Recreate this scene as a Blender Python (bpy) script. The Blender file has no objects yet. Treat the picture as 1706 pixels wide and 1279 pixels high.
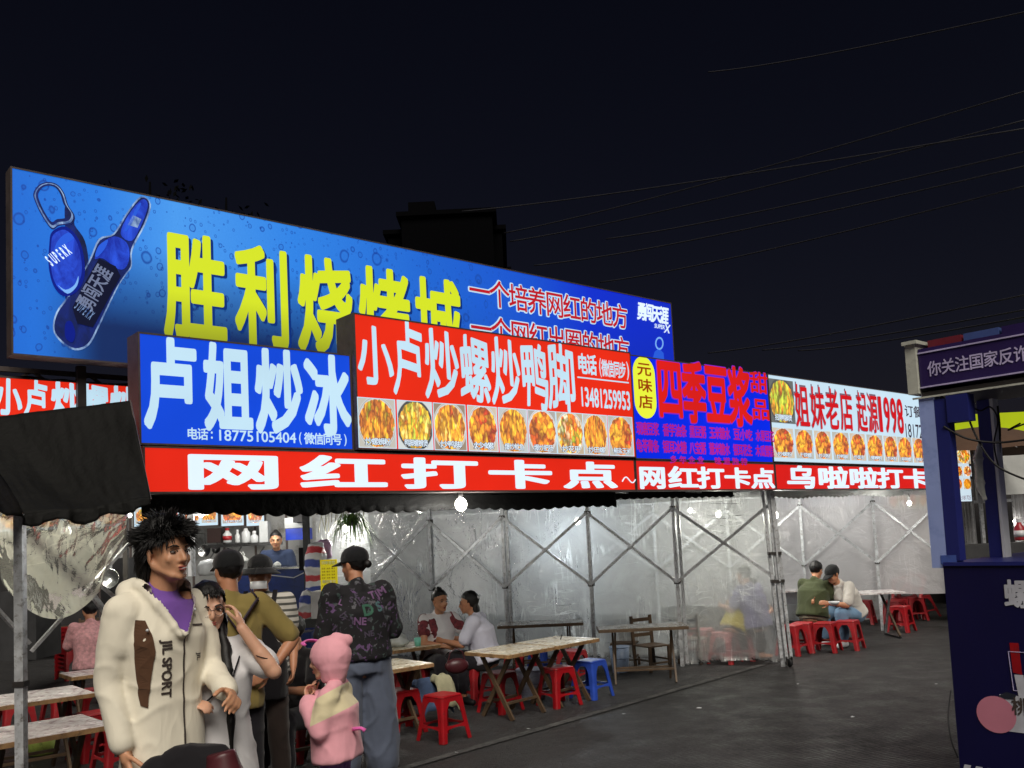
import bpy, bmesh, math, random
from math import sin, cos, pi, radians as RAD, atan2, sqrt, exp
from mathutils import Vector as V, Matrix, noise
from mathutils.bvhtree import BVHTree
random.seed(7)
SC = bpy.context.scene
COL = SC.collection

# ------------------------------------------------------------------ camera
F_PX, CX, CY, EYE = 1500.0, 853.0, 779.0, 1.65
ROLL = math.atan(.048)
PITCH = math.atan(113 * cos(ROLL) / F_PX)
fwd = V((0, cos(PITCH), sin(PITCH)))
r0 = V((1, 0, 0)); u0 = r0.cross(fwd)
RT = cos(ROLL) * r0 - sin(ROLL) * u0
UP = sin(ROLL) * r0 + cos(ROLL) * u0
CAM = V((0, 0, EYE))
cd = bpy.data.cameras.new('camera'); cam = bpy.data.objects.new('camera', cd); COL.objects.link(cam)
m = Matrix((RT, UP, -fwd)).transposed().to_4x4(); m.translation = CAM
cam.matrix_world = m
cd.sensor_width = 36; cd.lens = 36 * F_PX / 1706; cd.shift_x = 0; cd.shift_y = (CY - 639.5) / 1706
cd.clip_start = .05; cd.clip_end = 2000
SC.camera = cam

# ------------------------------------------------------------------ world, sun, exposure
W = bpy.data.worlds.new('World'); SC.world = W; W.use_nodes = True
nt = W.node_tree; bg = nt.nodes['Background']
sky = nt.nodes.new('ShaderNodeTexSky'); sky.sky_type = 'NISHITA'; sky.sun_disc = False
sky.sun_elevation = RAD(47); sky.sun_rotation = RAD(170)
tint = nt.nodes.new('ShaderNodeMix'); tint.data_type = 'RGBA'; tint.blend_type = 'MULTIPLY'; tint.inputs[0].default_value = 1; tint.inputs[7].default_value = (1.06, .76, .92, 1)   # city night: less green, a little violet
nt.links.new(sky.outputs[0], tint.inputs[6]); nt.links.new(tint.outputs[2], bg.inputs[0]); bg.inputs[1].default_value = .0024
sl = bpy.data.lights.new('street_light', 'SUN'); sl.energy = 2.8; sl.angle = RAD(34); sl.color = (1, .93, .82)
so = bpy.data.objects.new('street_light', sl); COL.objects.link(so)
sd = V((sin(RAD(170)) * cos(RAD(47)), cos(RAD(170)) * cos(RAD(47)), sin(RAD(47))))   # towards the light: high behind the camera
so.rotation_euler = sd.to_track_quat('Z', 'Y').to_euler()
SC.view_settings.view_transform = 'Standard'; SC.view_settings.look = 'None'
SC.view_settings.exposure = 0; SC.view_settings.gamma = 1; SC.view_settings.use_curve_mapping = False
SC.render.engine = 'CYCLES'
SC.cycles.use_denoising = True
SC.cycles.transparent_max_bounces = 24; SC.cycles.max_bounces = 6; SC.cycles.diffuse_bounces = 3
SC.cycles.sample_clamp_indirect = 4

# ------------------------------------------------------------------ pixel / place helpers
def ray(x, y): return (x - CX) / F_PX * RT - (y - CY) / F_PX * UP + fwd
def G(x, y, z=0):
    r = ray(x, y); return CAM + r * ((z - EYE) / r.z)
def D(x, y, dist):                       # point seen at x, y at forward distance dist
    r = ray(x, y); return CAM + r * (dist / r.y)
ud = ray(2588, 809); ud.z = 0; ud.normalize()
vd = V((-ud.y, ud.x, 0))
P0 = G(1305, 1110)
SANG = atan2(ud.y, ud.x)
def SP(s, v, z): return P0 + ud * s + vd * v + V((0, 0, z))
def S(x, y, off=-.15):                   # pixel -> (s, z) on the plane v = off
    r = ray(x, y); t = ((P0 - CAM).dot(vd) + off) / r.dot(vd); p = CAM + r * t
    return (p - P0).dot(ud), p.z

# ------------------------------------------------------------------ materials
def lin(c):
    return tuple(((v / 255) / 12.92 if v / 255 <= .04045 else (((v / 255) + .055) / 1.055) ** 2.4) for v in c) + (1,)
class N:
    def __init__(s, name):
        s.m = bpy.data.materials.new(name); s.m.use_nodes = True; s.t = s.m.node_tree
        s.b = s.t.nodes['Principled BSDF']; s.out = s.t.nodes['Material Output']
    def n(s, typ, **k):
        o = s.t.nodes.new(typ)
        for a, v in k.items():
            if a.startswith('i_'):
                key = a[2:]; key = int(key) if key.isdigit() else key.replace('_', ' ')
                o.inputs[key].default_value = v
            else: setattr(o, a, v)
        return o
    def l(s, a, b): s.t.links.new(a, b)
    def coord(s, sc=(1, 1, 1), out='Object', rot=(0, 0, 0)):
        tc = s.n('ShaderNodeTexCoord'); mp = s.n('ShaderNodeMapping')
        mp.inputs['Scale'].default_value = sc; mp.inputs['Rotation'].default_value = rot
        s.l(tc.outputs[out], mp.inputs[0]); return mp.outputs[0]
    def noise(s, vec, scale, detail=4, rough=.55, dist=0):
        o = s.n('ShaderNodeTexNoise'); o.inputs['Scale'].default_value = scale; o.inputs['Detail'].default_value = detail
        o.inputs['Roughness'].default_value = rough; o.inputs['Distortion'].default_value = dist
        if vec is not None: s.l(vec, o.inputs['Vector'])
        return o.outputs[0]
    def ramp(s, fac, stops):
        o = s.n('ShaderNodeValToRGB'); e = o.color_ramp.elements
        while len(e) < len(stops): e.new(.5)
        for el, (p, c) in zip(e, stops):
            el.position = p; el.color = c if len(c) == 4 else tuple(c) + (1,)
        s.l(fac, o.inputs[0]); return o.outputs[0]
    def mix(s, fac, a, b, mode='MIX'):
        o = s.n('ShaderNodeMix', data_type='RGBA', blend_type=mode)
        for sock, v in ((0, fac), (6, a), (7, b)):
            if hasattr(v, 'is_linked') or hasattr(v, 'links'): s.l(v, o.inputs[sock])
            else: o.inputs[sock].default_value = v
        return o.outputs[2]
    def bump(s, h, strength=.3, dist=.01):
        o = s.n('ShaderNodeBump'); o.inputs['Strength'].default_value = strength; o.inputs['Distance'].default_value = dist
        s.l(h, o.inputs['Height']); s.l(o.outputs[0], s.b.inputs['Normal']); return o.outputs[0]
def mat(name, rgb, rough=.6, metal=0, var=.25, vs=6, bump=0, bs=60, dirt=None, spec=.5, bd=.004, sub=0):
    """rgb in 0-255 screen values of the base colour"""
    n = N(name); c = lin(rgb); co = n.coord()
    f = n.noise(co, vs, 5)
    dk = tuple(v * (1 - var) for v in c[:3]) + (1,); lt = tuple(min(1, v * (1 + var * .6)) for v in c[:3]) + (1,)
    col = n.ramp(f, [(.3, dk), (.7, lt)])
    if dirt:
        g = n.noise(co, vs * 2.3, 6, .7); g = n.ramp(g, [(.52, (0, 0, 0)), (.72, (1, 1, 1))])
        col = n.mix(g, col, lin(dirt))
    n.l(col, n.b.inputs['Base Color'])
    n.b.inputs['Roughness'].default_value = rough; n.b.inputs['Metallic'].default_value = metal
    n.b.inputs['Specular IOR Level'].default_value = spec
    if sub:
        n.b.inputs['Subsurface Weight'].default_value = sub; n.b.inputs['Subsurface Radius'].default_value = (.02, .008, .004)
    if bump: n.bump(n.noise(co, bs, 5, .6), bump, bd)
    return n.m
def emit(name, rgb, st=1.0, un=.08, dark=None):
    """backlit print: colour as shown, slightly uneven tubes behind it"""
    n = N(name); co = n.coord(); f = n.noise(co, 1.3, 2)
    c = lin(rgb); a = tuple(v * (1 - un) for v in c[:3]) + (1,)
    col = n.ramp(f, [(.35, a), (.65, c)])
    n.b.inputs['Base Color'].default_value = tuple(v * .25 for v in c[:3]) + (1,)
    n.b.inputs['Roughness'].default_value = .35
    n.l(col, n.b.inputs['Emission Color']); n.b.inputs['Emission Strength'].default_value = st
    return n.m

# ------------------------------------------------------------------ object helpers
def tag(o, label=None, cat=None, group=None, kind=None):
    if label: o['label'] = label
    if cat: o['category'] = cat
    if group: o['group'] = group
    if kind: o['kind'] = kind
    return o
def empty(name, loc=(0, 0, 0), rz=0, **k):
    o = bpy.data.objects.new(name, None); COL.objects.link(o); o.location = loc; o.rotation_euler = (0, 0, rz)
    o.empty_display_size = .1
    return tag(o, **k)
def link(name, me, mt=None, parent=None, smooth=False, **k):
    o = bpy.data.objects.new(name, me); COL.objects.link(o)
    if mt is not None and not me.materials: me.materials.append(mt)
    if parent is not None: o.parent = parent
    if smooth:
        for p in me.polygons: p.use_smooth = True
    return tag(o, **k)
def copy_tree(o, parent=None):
    c = o.copy(); COL.objects.link(c)
    if parent is not None: c.parent = parent
    for ch in list(o.children): copy_tree(ch, c)
    return c
class MB:
    def __init__(s): s.v = []; s.f = []
    def add(s, vs, fs):
        k = len(s.v); s.v += [tuple(p) for p in vs]; s.f += [tuple(i + k for i in f) for f in fs]; return s
    def box(s, c, d, M=None, rz=0):
        x, y, z = d[0] / 2, d[1] / 2, d[2] / 2; vs = []
        for sx, sy, sz in ((-1, -1, -1), (1, -1, -1), (1, 1, -1), (-1, 1, -1), (-1, -1, 1), (1, -1, 1), (1, 1, 1), (-1, 1, 1)):
            p = V((sx * x, sy * y, sz * z))
            if rz: p = Matrix.Rotation(rz, 3, 'Z') @ p
            if M is not None: p = M @ p
            vs.append(p + V(c))
        return s.add(vs, [(3, 2, 1, 0), (4, 5, 6, 7), (0, 1, 5, 4), (1, 2, 6, 5), (2, 3, 7, 6), (3, 0, 4, 7)])
    def bar(s, a, b, w, h=None, up=V((0, 0, 1))):
        a, b = V(a), V(b); h = h or w; d = (b - a); L = d.length; d.normalize()
        x = d.cross(up)
        if x.length < 1e-3: x = d.cross(V((1, 0, 0)))
        x.normalize(); y = x.cross(d)
        vs = [p + x * i * w / 2 + y * j * h / 2 for p in (a, b) for i, j in ((-1, -1), (1, -1), (1, 1), (-1, 1))]
        return s.add(vs, [(0, 1, 2, 3), (7, 6, 5, 4), (0, 4, 5, 1), (1, 5, 6, 2), (2, 6, 7, 3), (3, 7, 4, 0)])
    def tube(s, pts, r, n=8, cap=True):
        pts = [V(p) for p in pts]; rs = r if isinstance(r, (list, tuple)) else [r] * len(pts)
        k = len(s.v); x = None
        for i, p in enumerate(pts):
            d = (pts[min(i + 1, len(pts) - 1)] - pts[max(i - 1, 0)]).normalized()
            if x is None:
                x = d.cross(V((0, 0, 1)))
                if x.length < .01: x = d.cross(V((1, 0, 0)))
            else: x = x - d * x.dot(d)
            x.normalize(); y = d.cross(x)
            for j in range(n):
                a = 2 * pi * j / n; s.v.append(tuple(p + (x * cos(a) + y * sin(a)) * rs[i]))
        for i in range(len(pts) - 1):
            for j in range(n):
                a = k + i * n + j; b = k + i * n + (j + 1) % n; s.f.append((a, b, b + n, a + n))
        if cap:
            s.f.append(tuple(k + j for j in reversed(range(n)))); s.f.append(tuple(k + (len(pts) - 1) * n + j for j in range(n)))
        return s
    def lathe(s, prof, n=20, c=(0, 0, 0)):
        k = len(s.v); c = V(c)
        for r, z in prof:
            for j in range(n):
                a = 2 * pi * j / n; s.v.append(tuple(c + V((r * cos(a), r * sin(a), z))))
        for i in range(len(prof) - 1):
            for j in range(n):
                a = k + i * n + j; b = k + i * n + (j + 1) % n; s.f.append((a, b, b + n, a + n))
        s.f.append(tuple(k + j for j in reversed(range(n)))); s.f.append(tuple(k + (len(prof) - 1) * n + j for j in range(n)))
        return s
    def ell(s, c, r, rot=None, n=12, m=8):
        k = len(s.v); c = V(c); r = r if hasattr(r, '__len__') else (r, r, r)
        def P(p):
            p = V((p[0] * r[0], p[1] * r[1], p[2] * r[2]))
            if rot is not None: p = rot @ p
            return tuple(c + p)
        s.v.append(P((0, 0, -1)))
        for i in range(1, m):
            t = -pi / 2 + pi * i / m
            for j in range(n):
                a = 2 * pi * j / n; s.v.append(P((cos(t) * cos(a), cos(t) * sin(a), sin(t))))
        s.v.append(P((0, 0, 1))); top = len(s.v) - 1
        for j in range(n):
            s.f.append((k, k + 1 + (j + 1) % n, k + 1 + j)); b = k + 1 + (m - 2) * n
            s.f.append((b + j, b + (j + 1) % n, top))
        for i in range(m - 2):
            for j in range(n):
                a = k + 1 + i * n + j; b = k + 1 + i * n + (j + 1) % n; s.f.append((a, b, b + n, a + n))
        return s
    def poly(s, pts, th, axis=V((0, 1, 0))):
        """flat outline extruded by th along axis"""
        n = len(pts); pts = [V(p) for p in pts]; vs = pts + [p + V(axis) * th for p in pts]
        fs = [tuple(range(n)), tuple(reversed(range(n, 2 * n)))] + [(i, i + n, (i + 1) % n + n, (i + 1) % n) for i in range(n)]
        return s.add(vs, fs)
    def grid(s, fn, nu, nv):
        k = len(s.v)
        for j in range(nv + 1):
            for i in range(nu + 1): s.v.append(tuple(fn(i / nu, j / nv)))
        for j in range(nv):
            for i in range(nu):
                a = k + j * (nu + 1) + i; s.f.append((a, a + 1, a + nu + 2, a + nu + 1))
        return s
    def mesh(s, name='m'):
        me = bpy.data.meshes.new(name); me.from_pydata(s.v, [], s.f); me.update(); return me
    def build(s, name, mt, parent=None, smooth=False, **k): return link(name, s.mesh(name), mt, parent, smooth, **k)
def uvgrid(me, w, h, x0=0, z0=0):
    uv = me.uv_layers.new(name='UVMap')
    for lp in me.loops:
        co = me.vertices[lp.vertex_index].co; uv.data[lp.index].uv = ((co.x - x0) / w, (co.z - z0) / h)

# ------------------------------------------------------------------ lettering
_gl = {}
GS = bpy.data.scenes.new('glyphs')
def glyph(ch, off):
    """outline of a character, emboldened by off; returns 3-D points (x, y, tiny lift) and faces"""
    key = (ch, off)
    if key in _gl: return _gl[key]
    if (ch, None) not in _gl:
        cu = bpy.data.curves.new('t', 'FONT'); cu.body = ch; cu.resolution_u = 3
        o = bpy.data.objects.new('t', cu); GS.collection.objects.link(o); GS.view_layers[0].update(); dg = GS.view_layers[0].depsgraph
        me = bpy.data.meshes.new_from_object(o.evaluated_get(dg))
        _gl[(ch, None)] = ([v.co.copy() for v in me.vertices], [tuple(p.vertices) for p in me.polygons])
        bpy.data.objects.remove(o); bpy.data.curves.remove(cu); bpy.data.meshes.remove(me)
    vs, fs = _gl[(ch, None)]
    if off <= .004: _gl[key] = (vs, fs); return _gl[key]
    d = off; sh = [(0, 0), (d, 0), (-d, 0), (0, d), (0, -d)]
    if off > .008: q = d * .8; sh += [(q, q), (-q, q), (q, -q), (-q, -q)]
    if off > .024: q, r = d * .95, d * .42; sh += [(q, r), (-q, r), (q, -r), (-q, -r), (r, q), (-r, q), (r, -q), (-r, -q)]
    ov, of = [], []
    for k, (dx, dy) in enumerate(sh):
        q = len(ov); ov += [V((v.x + dx, v.y + dy, k * .00012)) for v in vs]; of += [tuple(i + q for i in f) for f in fs]
    _gl[key] = (ov, of); return _gl[key]
def cells(mb, text, x0, x1, z0, z1, fill=1.0, off=.02, y=-.004, vertical=False, shear=0, wob=0):
    """CJK characters, one per equal cell, cell box stretched over x0..x1, z0..z1"""
    n = len(text)
    for i, ch in enumerate(text):
        if ch == ' ': continue
        if vertical: a0, a1 = x0, x1; h = (z1 - z0) / n; b1 = z1 - i * h; b0 = b1 - h * fill
        else: w = (x1 - x0) / n; a0 = x0 + i * w + w * (1 - fill) / 2; a1 = a0 + w * fill; b0, b1 = z0, z1
        vs, fs = glyph(ch, off); out = []
        for v in vs:
            X = (v.x - .04) / .92; Z = (v.y + .10) / .95
            if wob: X += wob * sin(Z * 5 + i * 2.1); Z += wob * sin(X * 5 + i)
            out.append((a0 + (a1 - a0) * X + shear * (Z - .5) * (b1 - b0), y - v.z, b0 + (b1 - b0) * Z))
        mb.add(out, [tuple(f) for f in fs])
    return mb
def run(mb, text, x0, x1, z0, z1, off=.01, y=-.004, shear=0):
    """a whole latin / digit run fitted to its box"""
    vs, fs = glyph(text, off); xs = [v.x for v in vs]; ys = [v.y for v in vs]
    ax, bx, ay, by = min(xs), max(xs), min(ys), max(ys)
    if text == text.strip() and all(c.isdigit() for c in text): ay, by = -.01, .70
    return mb.add([(x0 + (x1 - x0) * (v.x - ax) / (bx - ax) + shear * ((v.y - ay) / (by - ay)) * (z1 - z0), y - v.z, z0 + (z1 - z0) * (v.y - ay) / (by - ay)) for v in vs], fs)

# ------------------------------------------------------------------ shared materials
M = {}
M['dark_metal'] = mat('dark_metal', (70, 66, 64), .5, .6, .3, 8)
M['sign_side'] = mat('sign_side_metal', (92, 82, 80), .55, .3, .3, 5, dirt=(70, 60, 55))
M['steel'] = mat('galvanised_steel', (205, 208, 212), .4, .35, .35, 14, bump=.15, bs=90, dirt=(105, 98, 90))
M['tarp'] = mat('black_tarpaulin', (11, 11, 10), .75, 0, .4, 3, bump=.5, bs=14, bd=.02, spec=.25)
M['tarp2'] = mat('brown_tarpaulin', (28, 25, 21), .65, 0, .35, 3, bump=.5, bs=14, bd=.02, spec=.25)
M['tarp_white'] = mat('white_tarpaulin', (190, 192, 190), .6, 0, .15, 4, bump=.3, bs=20, bd=.01)
M['red_pl'] = mat('red_plastic', (158, 16, 26), .38, 0, .22, 7, bump=.08, bs=120, dirt=(120, 30, 34))
M['red_pl2'] = mat('faded_red_plastic', (162, 30, 38), .42, 0, .22, 7, bump=.08, bs=120, dirt=(150, 60, 60))
M['blue_pl'] = mat('blue_plastic', (44, 76, 176), .35, 0, .2, 7, bump=.08, bs=120)
M['wood'] = mat('worn_wood', (150, 116, 78), .65, 0, .45, 9, bump=.3, bs=50, dirt=(70, 50, 34))
M['dwood'] = mat('dark_wood', (84, 66, 48), .6, 0, .4, 9, bump=.3, bs=50)
M['black'] = mat('black_plastic', (26, 26, 28), .45, 0, .2, 6)
M['white_pl'] = mat('white_plastic', (215, 218, 222), .35, 0, .12, 8)
M['rubber'] = mat('black_rubber', (22, 22, 24), .6)
M['tubeglass'] = emit('lit_bulb', (255, 250, 235), 14, 0)

# table laminate: marbled, glossy
def laminate(name, a, b, c):
    n = N(name); co = n.coord((1, 1, 1))
    f = n.noise(co, 5, 6, .65, 2.5); g = n.noise(co, 30, 3)
    col = n.ramp(f, [(.32, lin(c)), (.46, lin(b)), (.56, lin(a)), (.72, lin(b))])
    col = n.mix(n.ramp(g, [(.45, (0, 0, 0)), (.7, (.4, .4, .4))]), col, lin(c))
    n.l(col, n.b.inputs['Base Color']); n.b.inputs['Roughness'].default_value = .16
    w = n.noise(co, 7, 4); r = n.ramp(w, [(.35, (.1, .1, .1)), (.75, (.38, .38, .38))]); n.l(r, n.b.inputs['Roughness'])
    n.bump(n.noise(co, 22, 3), .06, .004); return n.m
M['lam1'] = laminate('marbled_laminate', (232, 226, 208), (205, 190, 160), (120, 100, 76))
M['lam2'] = laminate('white_marbled_laminate', (238, 236, 236), (215, 205, 205), (135, 115, 120))
M['lam3'] = laminate('dark_laminate', (120, 112, 100), (92, 84, 72), (50, 44, 38))

# clear plastic film: mostly lets light through, fogged, creases painted whiter in place of glints
def film(name, fog, tint=(.80, .84, .84), rot=.6, bs=1.0, crease=1.0, gls=1.0):
    n = N(name); co = n.coord()
    def mapped(sc, r):
        mp = n.n('ShaderNodeMapping'); mp.inputs['Scale'].default_value = sc; mp.inputs['Rotation'].default_value = (0, r, 0); n.l(co, mp.inputs[0]); return mp.outputs[0]
    def ridge(f, w):      # thin lines where a noise crosses its middle
        s_ = n.n('ShaderNodeMath', operation='SUBTRACT'); n.l(f, s_.inputs[0]); s_.inputs[1].default_value = .5
        a_ = n.n('ShaderNodeMath', operation='ABSOLUTE'); n.l(s_.outputs[0], a_.inputs[0])
        return n.ramp(a_.outputs[0], [(0, (1, 1, 1)), (w, (0, 0, 0))])
    streak = ridge(n.noise(mapped((7, 7, .7), rot), 1.5, 2, .5, .6), .03)
    streak2 = ridge(n.noise(mapped((1.1, 1.1, 6), .35), 1.2, 2, .5, 1.0), .022)
    crink = ridge(n.noise(co, 9, 3, .6, 1.2), .035)
    mask = n.ramp(n.noise(co, 1.3, 3, .6), [(.50, (0, 0, 0)), (.66, (1, 1, 1))])
    mask2 = n.ramp(n.noise(mapped((1, 1, 1), 1.1), .9, 3, .6), [(.52, (0, 0, 0)), (.68, (1, 1, 1))])
    mottl = n.noise(co, 2.2, 6, .62, .6); big = n.noise(co, .8, 3)
    A = n.mix(1, streak, mask, 'MULTIPLY'); B = n.mix(1, streak2, mask2, 'MULTIPLY'); C = n.mix(1, crink, n.mix(1, mask, mask2, 'ADD'), 'MULTIPLY')
    lines = n.mix(1, n.mix(1, A, B, 'ADD'), n.mix(.22, (0, 0, 0, 1), C), 'ADD')
    h = n.n('ShaderNodeMath', operation='MULTIPLY_ADD'); n.l(lines, h.inputs[0]); h.inputs[1].default_value = .03 * crease; n.l(mottl, h.inputs[2])
    bp = n.n('ShaderNodeBump'); bp.inputs['Strength'].default_value = .8 * bs; bp.inputs['Distance'].default_value = .05; n.l(h.outputs[0], bp.inputs['Height'])
    tr = n.n('ShaderNodeBsdfTransparent'); tr.inputs[0].default_value = (.95, .97, .97, 1)
    df = n.n('ShaderNodeBsdfDiffuse'); tl = n.n('ShaderNodeBsdfTranslucent'); gl = n.n('ShaderNodeBsdfGlossy'); gl.inputs['Roughness'].default_value = .16
    for x in (df, tl): x.inputs[0].default_value = tint + (1,)
    for x in (df, gl): n.l(bp.outputs[0], x.inputs['Normal'])
    m1 = n.n('ShaderNodeMixShader'); m1.inputs[0].default_value = .62; n.l(df.outputs[0], m1.inputs[1]); n.l(tl.outputs[0], m1.inputs[2])
    f1 = n.n('ShaderNodeMath', operation='MULTIPLY_ADD'); n.l(lines, f1.inputs[0]); f1.inputs[1].default_value = .34 * crease; f1.inputs[2].default_value = fog - .22
    f2 = n.n('ShaderNodeMath', operation='MULTIPLY_ADD'); n.l(mottl, f2.inputs[0]); f2.inputs[1].default_value = .34; n.l(f1.outputs[0], f2.inputs[2])
    f3 = n.n('ShaderNodeMath', operation='MULTIPLY_ADD', use_clamp=True); n.l(big, f3.inputs[0]); f3.inputs[1].default_value = .2; n.l(f2.outputs[0], f3.inputs[2])
    m2 = n.n('ShaderNodeMixShader'); n.l(f3.outputs[0], m2.inputs[0]); n.l(tr.outputs[0], m2.inputs[1]); n.l(m1.outputs[0], m2.inputs[2])
    fr = n.n('ShaderNodeFresnel'); fr.inputs[0].default_value = 1.5; n.l(bp.outputs[0], fr.inputs['Normal'])
    fm_ = n.n('ShaderNodeMath', operation='MULTIPLY_ADD', use_clamp=True); n.l(lines, fm_.inputs[0]); fm_.inputs[1].default_value = .02 * crease; fq = n.n('ShaderNodeMath', operation='MULTIPLY'); n.l(fr.outputs[0], fq.inputs[0]); fq.inputs[1].default_value = gls; n.l(fq.outputs[0], fm_.inputs[2])
    m3 = n.n('ShaderNodeMixShader'); n.l(fm_.outputs[0], m3.inputs[0]); n.l(m2.outputs[0], m3.inputs[1]); n.l(gl.outputs[0], m3.inputs[2])
    n.l(m3.outputs[0], n.out.inputs[0]); return n.m
M['film'] = film('clear_plastic_film', .36, (.80, .84, .85), crease=1.9, bs=1.6, gls=1.8)
M['film_left'] = film('gathered_plastic_film', .66, (.97, .98, .86), .6, .9, 2.6, .7)
M['film_fog'] = film('fogged_plastic_film', .35, (.84, .87, .87), crease=1.7, bs=1.5, gls=1.6)
M['film_back'] = film('hazy_plastic_film', .74, (.90, .89, .92), .2, 1.2, 1.5)

# ------------------------------------------------------------------ ground
n = N('brushed_asphalt'); co = n.coord(out='Object')
big = n.noise(co, .35, 5, .6); mid = n.noise(co, 3, 6, .65); fine = n.noise(co, 90, 4, .7)
base = n.ramp(big, [(.3, (.009, .009, .010)), (.55, (.018, .017, .018)), (.75, (.034, .033, .034))])
base = n.mix(.55, base, n.ramp(mid, [(.35, (.011, .011, .012)), (.65, (.040, .039, .041))]))
base = n.mix(n.ramp(fine, [(.5, (0, 0, 0)), (.75, (.55, .55, .55))]), base, (.16, .155, .155, 1))
BASE_SOCK = base
n.l(n.ramp(mid, [(.3, (.38, .38, .38)), (.7, (.8, .8, .8))]), n.b.inputs['Roughness'])
mp = n.n('ShaderNodeMapping'); mp.inputs['Rotation'].default_value = (0, 0, SANG + .5); n.l(co, mp.inputs[0])
wv = n.n('ShaderNodeTexWave', wave_type='BANDS', bands_direction='X'); wv.inputs['Scale'].default_value = 9; wv.inputs['Distortion'].default_value = 5
wv.inputs['Detail'].default_value = 3; wv.inputs['Detail Scale'].default_value = 1.2; n.l(mp.outputs[0], wv.inputs[0])
wl_ = n.ramp(wv.outputs[1], [(.25, (.62, .62, .62)), (.75, (1.3, 1.3, 1.3))]); patch = n.ramp(n.noise(co, .5, 4, .6), [(.42, (0, 0, 0)), (.6, (1, 1, 1))])
base = n.mix(patch, base, n.mix(1, base, wl_, 'MULTIPLY'))
stain = n.ramp(n.noise(co, 1.6, 6, .7, 1.0), [(.56, (1, 1, 1)), (.66, (.45, .45, .45))]); base = n.mix(1, base, stain, 'MULTIPLY')
n.l(base, n.b.inputs['Base Color'])
ad = n.n('ShaderNodeMath', operation='MULTIPLY_ADD'); n.l(wv.outputs[1], ad.inputs[0]); ad.inputs[1].default_value = .8; n.l(fine, ad.inputs[2])
n.bump(ad.outputs[0], 1.0, .02)
MB().grid(lambda a, b: (-300 + 600 * a, -300 + 600 * b, .006 * noise.noise(V((a * 90, b * 90, 0)))-.004), 60, 60).build('ground', n.m, kind='structure')
# worn painted line along the stalls
n = N('worn_paint'); co = n.coord(); f = n.noise(co, 9, 6, .7)
n.l(n.ramp(f, [(.42, (.025, .025, .025)), (.68, (.10, .097, .094))]), n.b.inputs['Base Color']); n.b.inputs['Roughness'].default_value = .8
ga, gb = G(640, 1290), G(1270, 1108)
def gl_line(t, w): 
    p = ga + (gb - ga) * t; d = (gb - ga).normalized(); q = V((-d.y, d.x, 0)); p += q * (w * .045); p.z = .007; return p
MB().grid(lambda a, b: gl_line(a, b * 2 - 1), 30, 1).build('road_line', n.m, kind='structure')

# ------------------------------------------------------------------ illuminated signs
class Sign:
    def __init__(s, name, s0, s1, z0, z1, off, depth, face, label, cat, group=None, side=None, uv=False, rows=1, ang=SANG, origin=None):
        s.s0, s.z0, s.off = s0, z0, off; s.w, s.h = s1 - s0, z1 - z0
        loc = SP(s0, off, z0) if origin is None else origin
        s.e = empty(name, loc, ang, label=label, cat=cat, group=group)
        w, h = s.w, s.h; side = side or M['sign_side']
        b = MB(); b.box((w / 2, depth / 2 + .004, h / 2), (w, depth, h)); b.build('housing', side, s.e)
        fb = MB().grid(lambda a, c: (.012 + (w - .024) * a, 0, .012 + (h - .024) * c), max(2, int(w * 3)), 3)
        s.face = fb.build('light_panel', face, s.e)
        t = MB()
        for c, d in (((w / 2, 0, h - .006), (w, .012, .012)), ((w / 2, 0, .006), (w, .012, .012)), ((.006, 0, h / 2), (.012, .012, h - .024)), ((w - .006, 0, h / 2), (.012, .012, h - .024))): t.box(c, d)
        t.build('edge_trim', side, s.e)
    def px(s, x, y): a = S(x, y, s.off); return a[0] - s.s0, a[1] - s.z0
    def char(s, mt, *a, name='character', **k):
        b = MB(); cells(b, *a, **k); return b.build(name, mt, s.e)
    def part(s, name, mb, mt, parent=None, **k): return mb.build(name, mt, parent or s.e, **k)

T_WHITE = emit('print_white', (222, 240, 255), 1.0, .06)
T_WHITE2 = emit('print_bluish_white', (190, 222, 240), 1.0, .1)
T_RED = emit('print_red', (228, 44, 22), 1.0, .1)
T_REDSTRIP = emit('print_strip_red', (226, 40, 22), 1.0, .12)
T_RED3 = emit('print_dim_red', (214, 30, 26), 1.0, .12)
T_BLUE = emit('print_blue', (18, 72, 216), 1.0, .14)
T_BLUE2 = emit('print_deep_blue', (6, 40, 226), 1.0, .12)
T_PANELWHITE = emit('print_panel_white', (196, 222, 238), 1.0, .06)
T_YEL = emit('print_yellow', (226, 236, 60), 1.0, .06)
T_TXTRED = emit('print_text_red', (205, 24, 32), 1.0, .08)
T_DKRED = emit('print_dark_red', (186, 26, 40), 1.0, .1)
T_PUR = emit('print_purple', (130, 40, 190), 1.0, .1)
T_MAG = emit('print_magenta', (178, 30, 120), 1.0, .2)
T_BROWN = emit('print_brown', (150, 60, 10), 1.0)
T_INK = emit('print_ink', (60, 45, 60), .8)
T_GREY = emit('print_grey', (120, 96, 112), 1.0)

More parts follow.
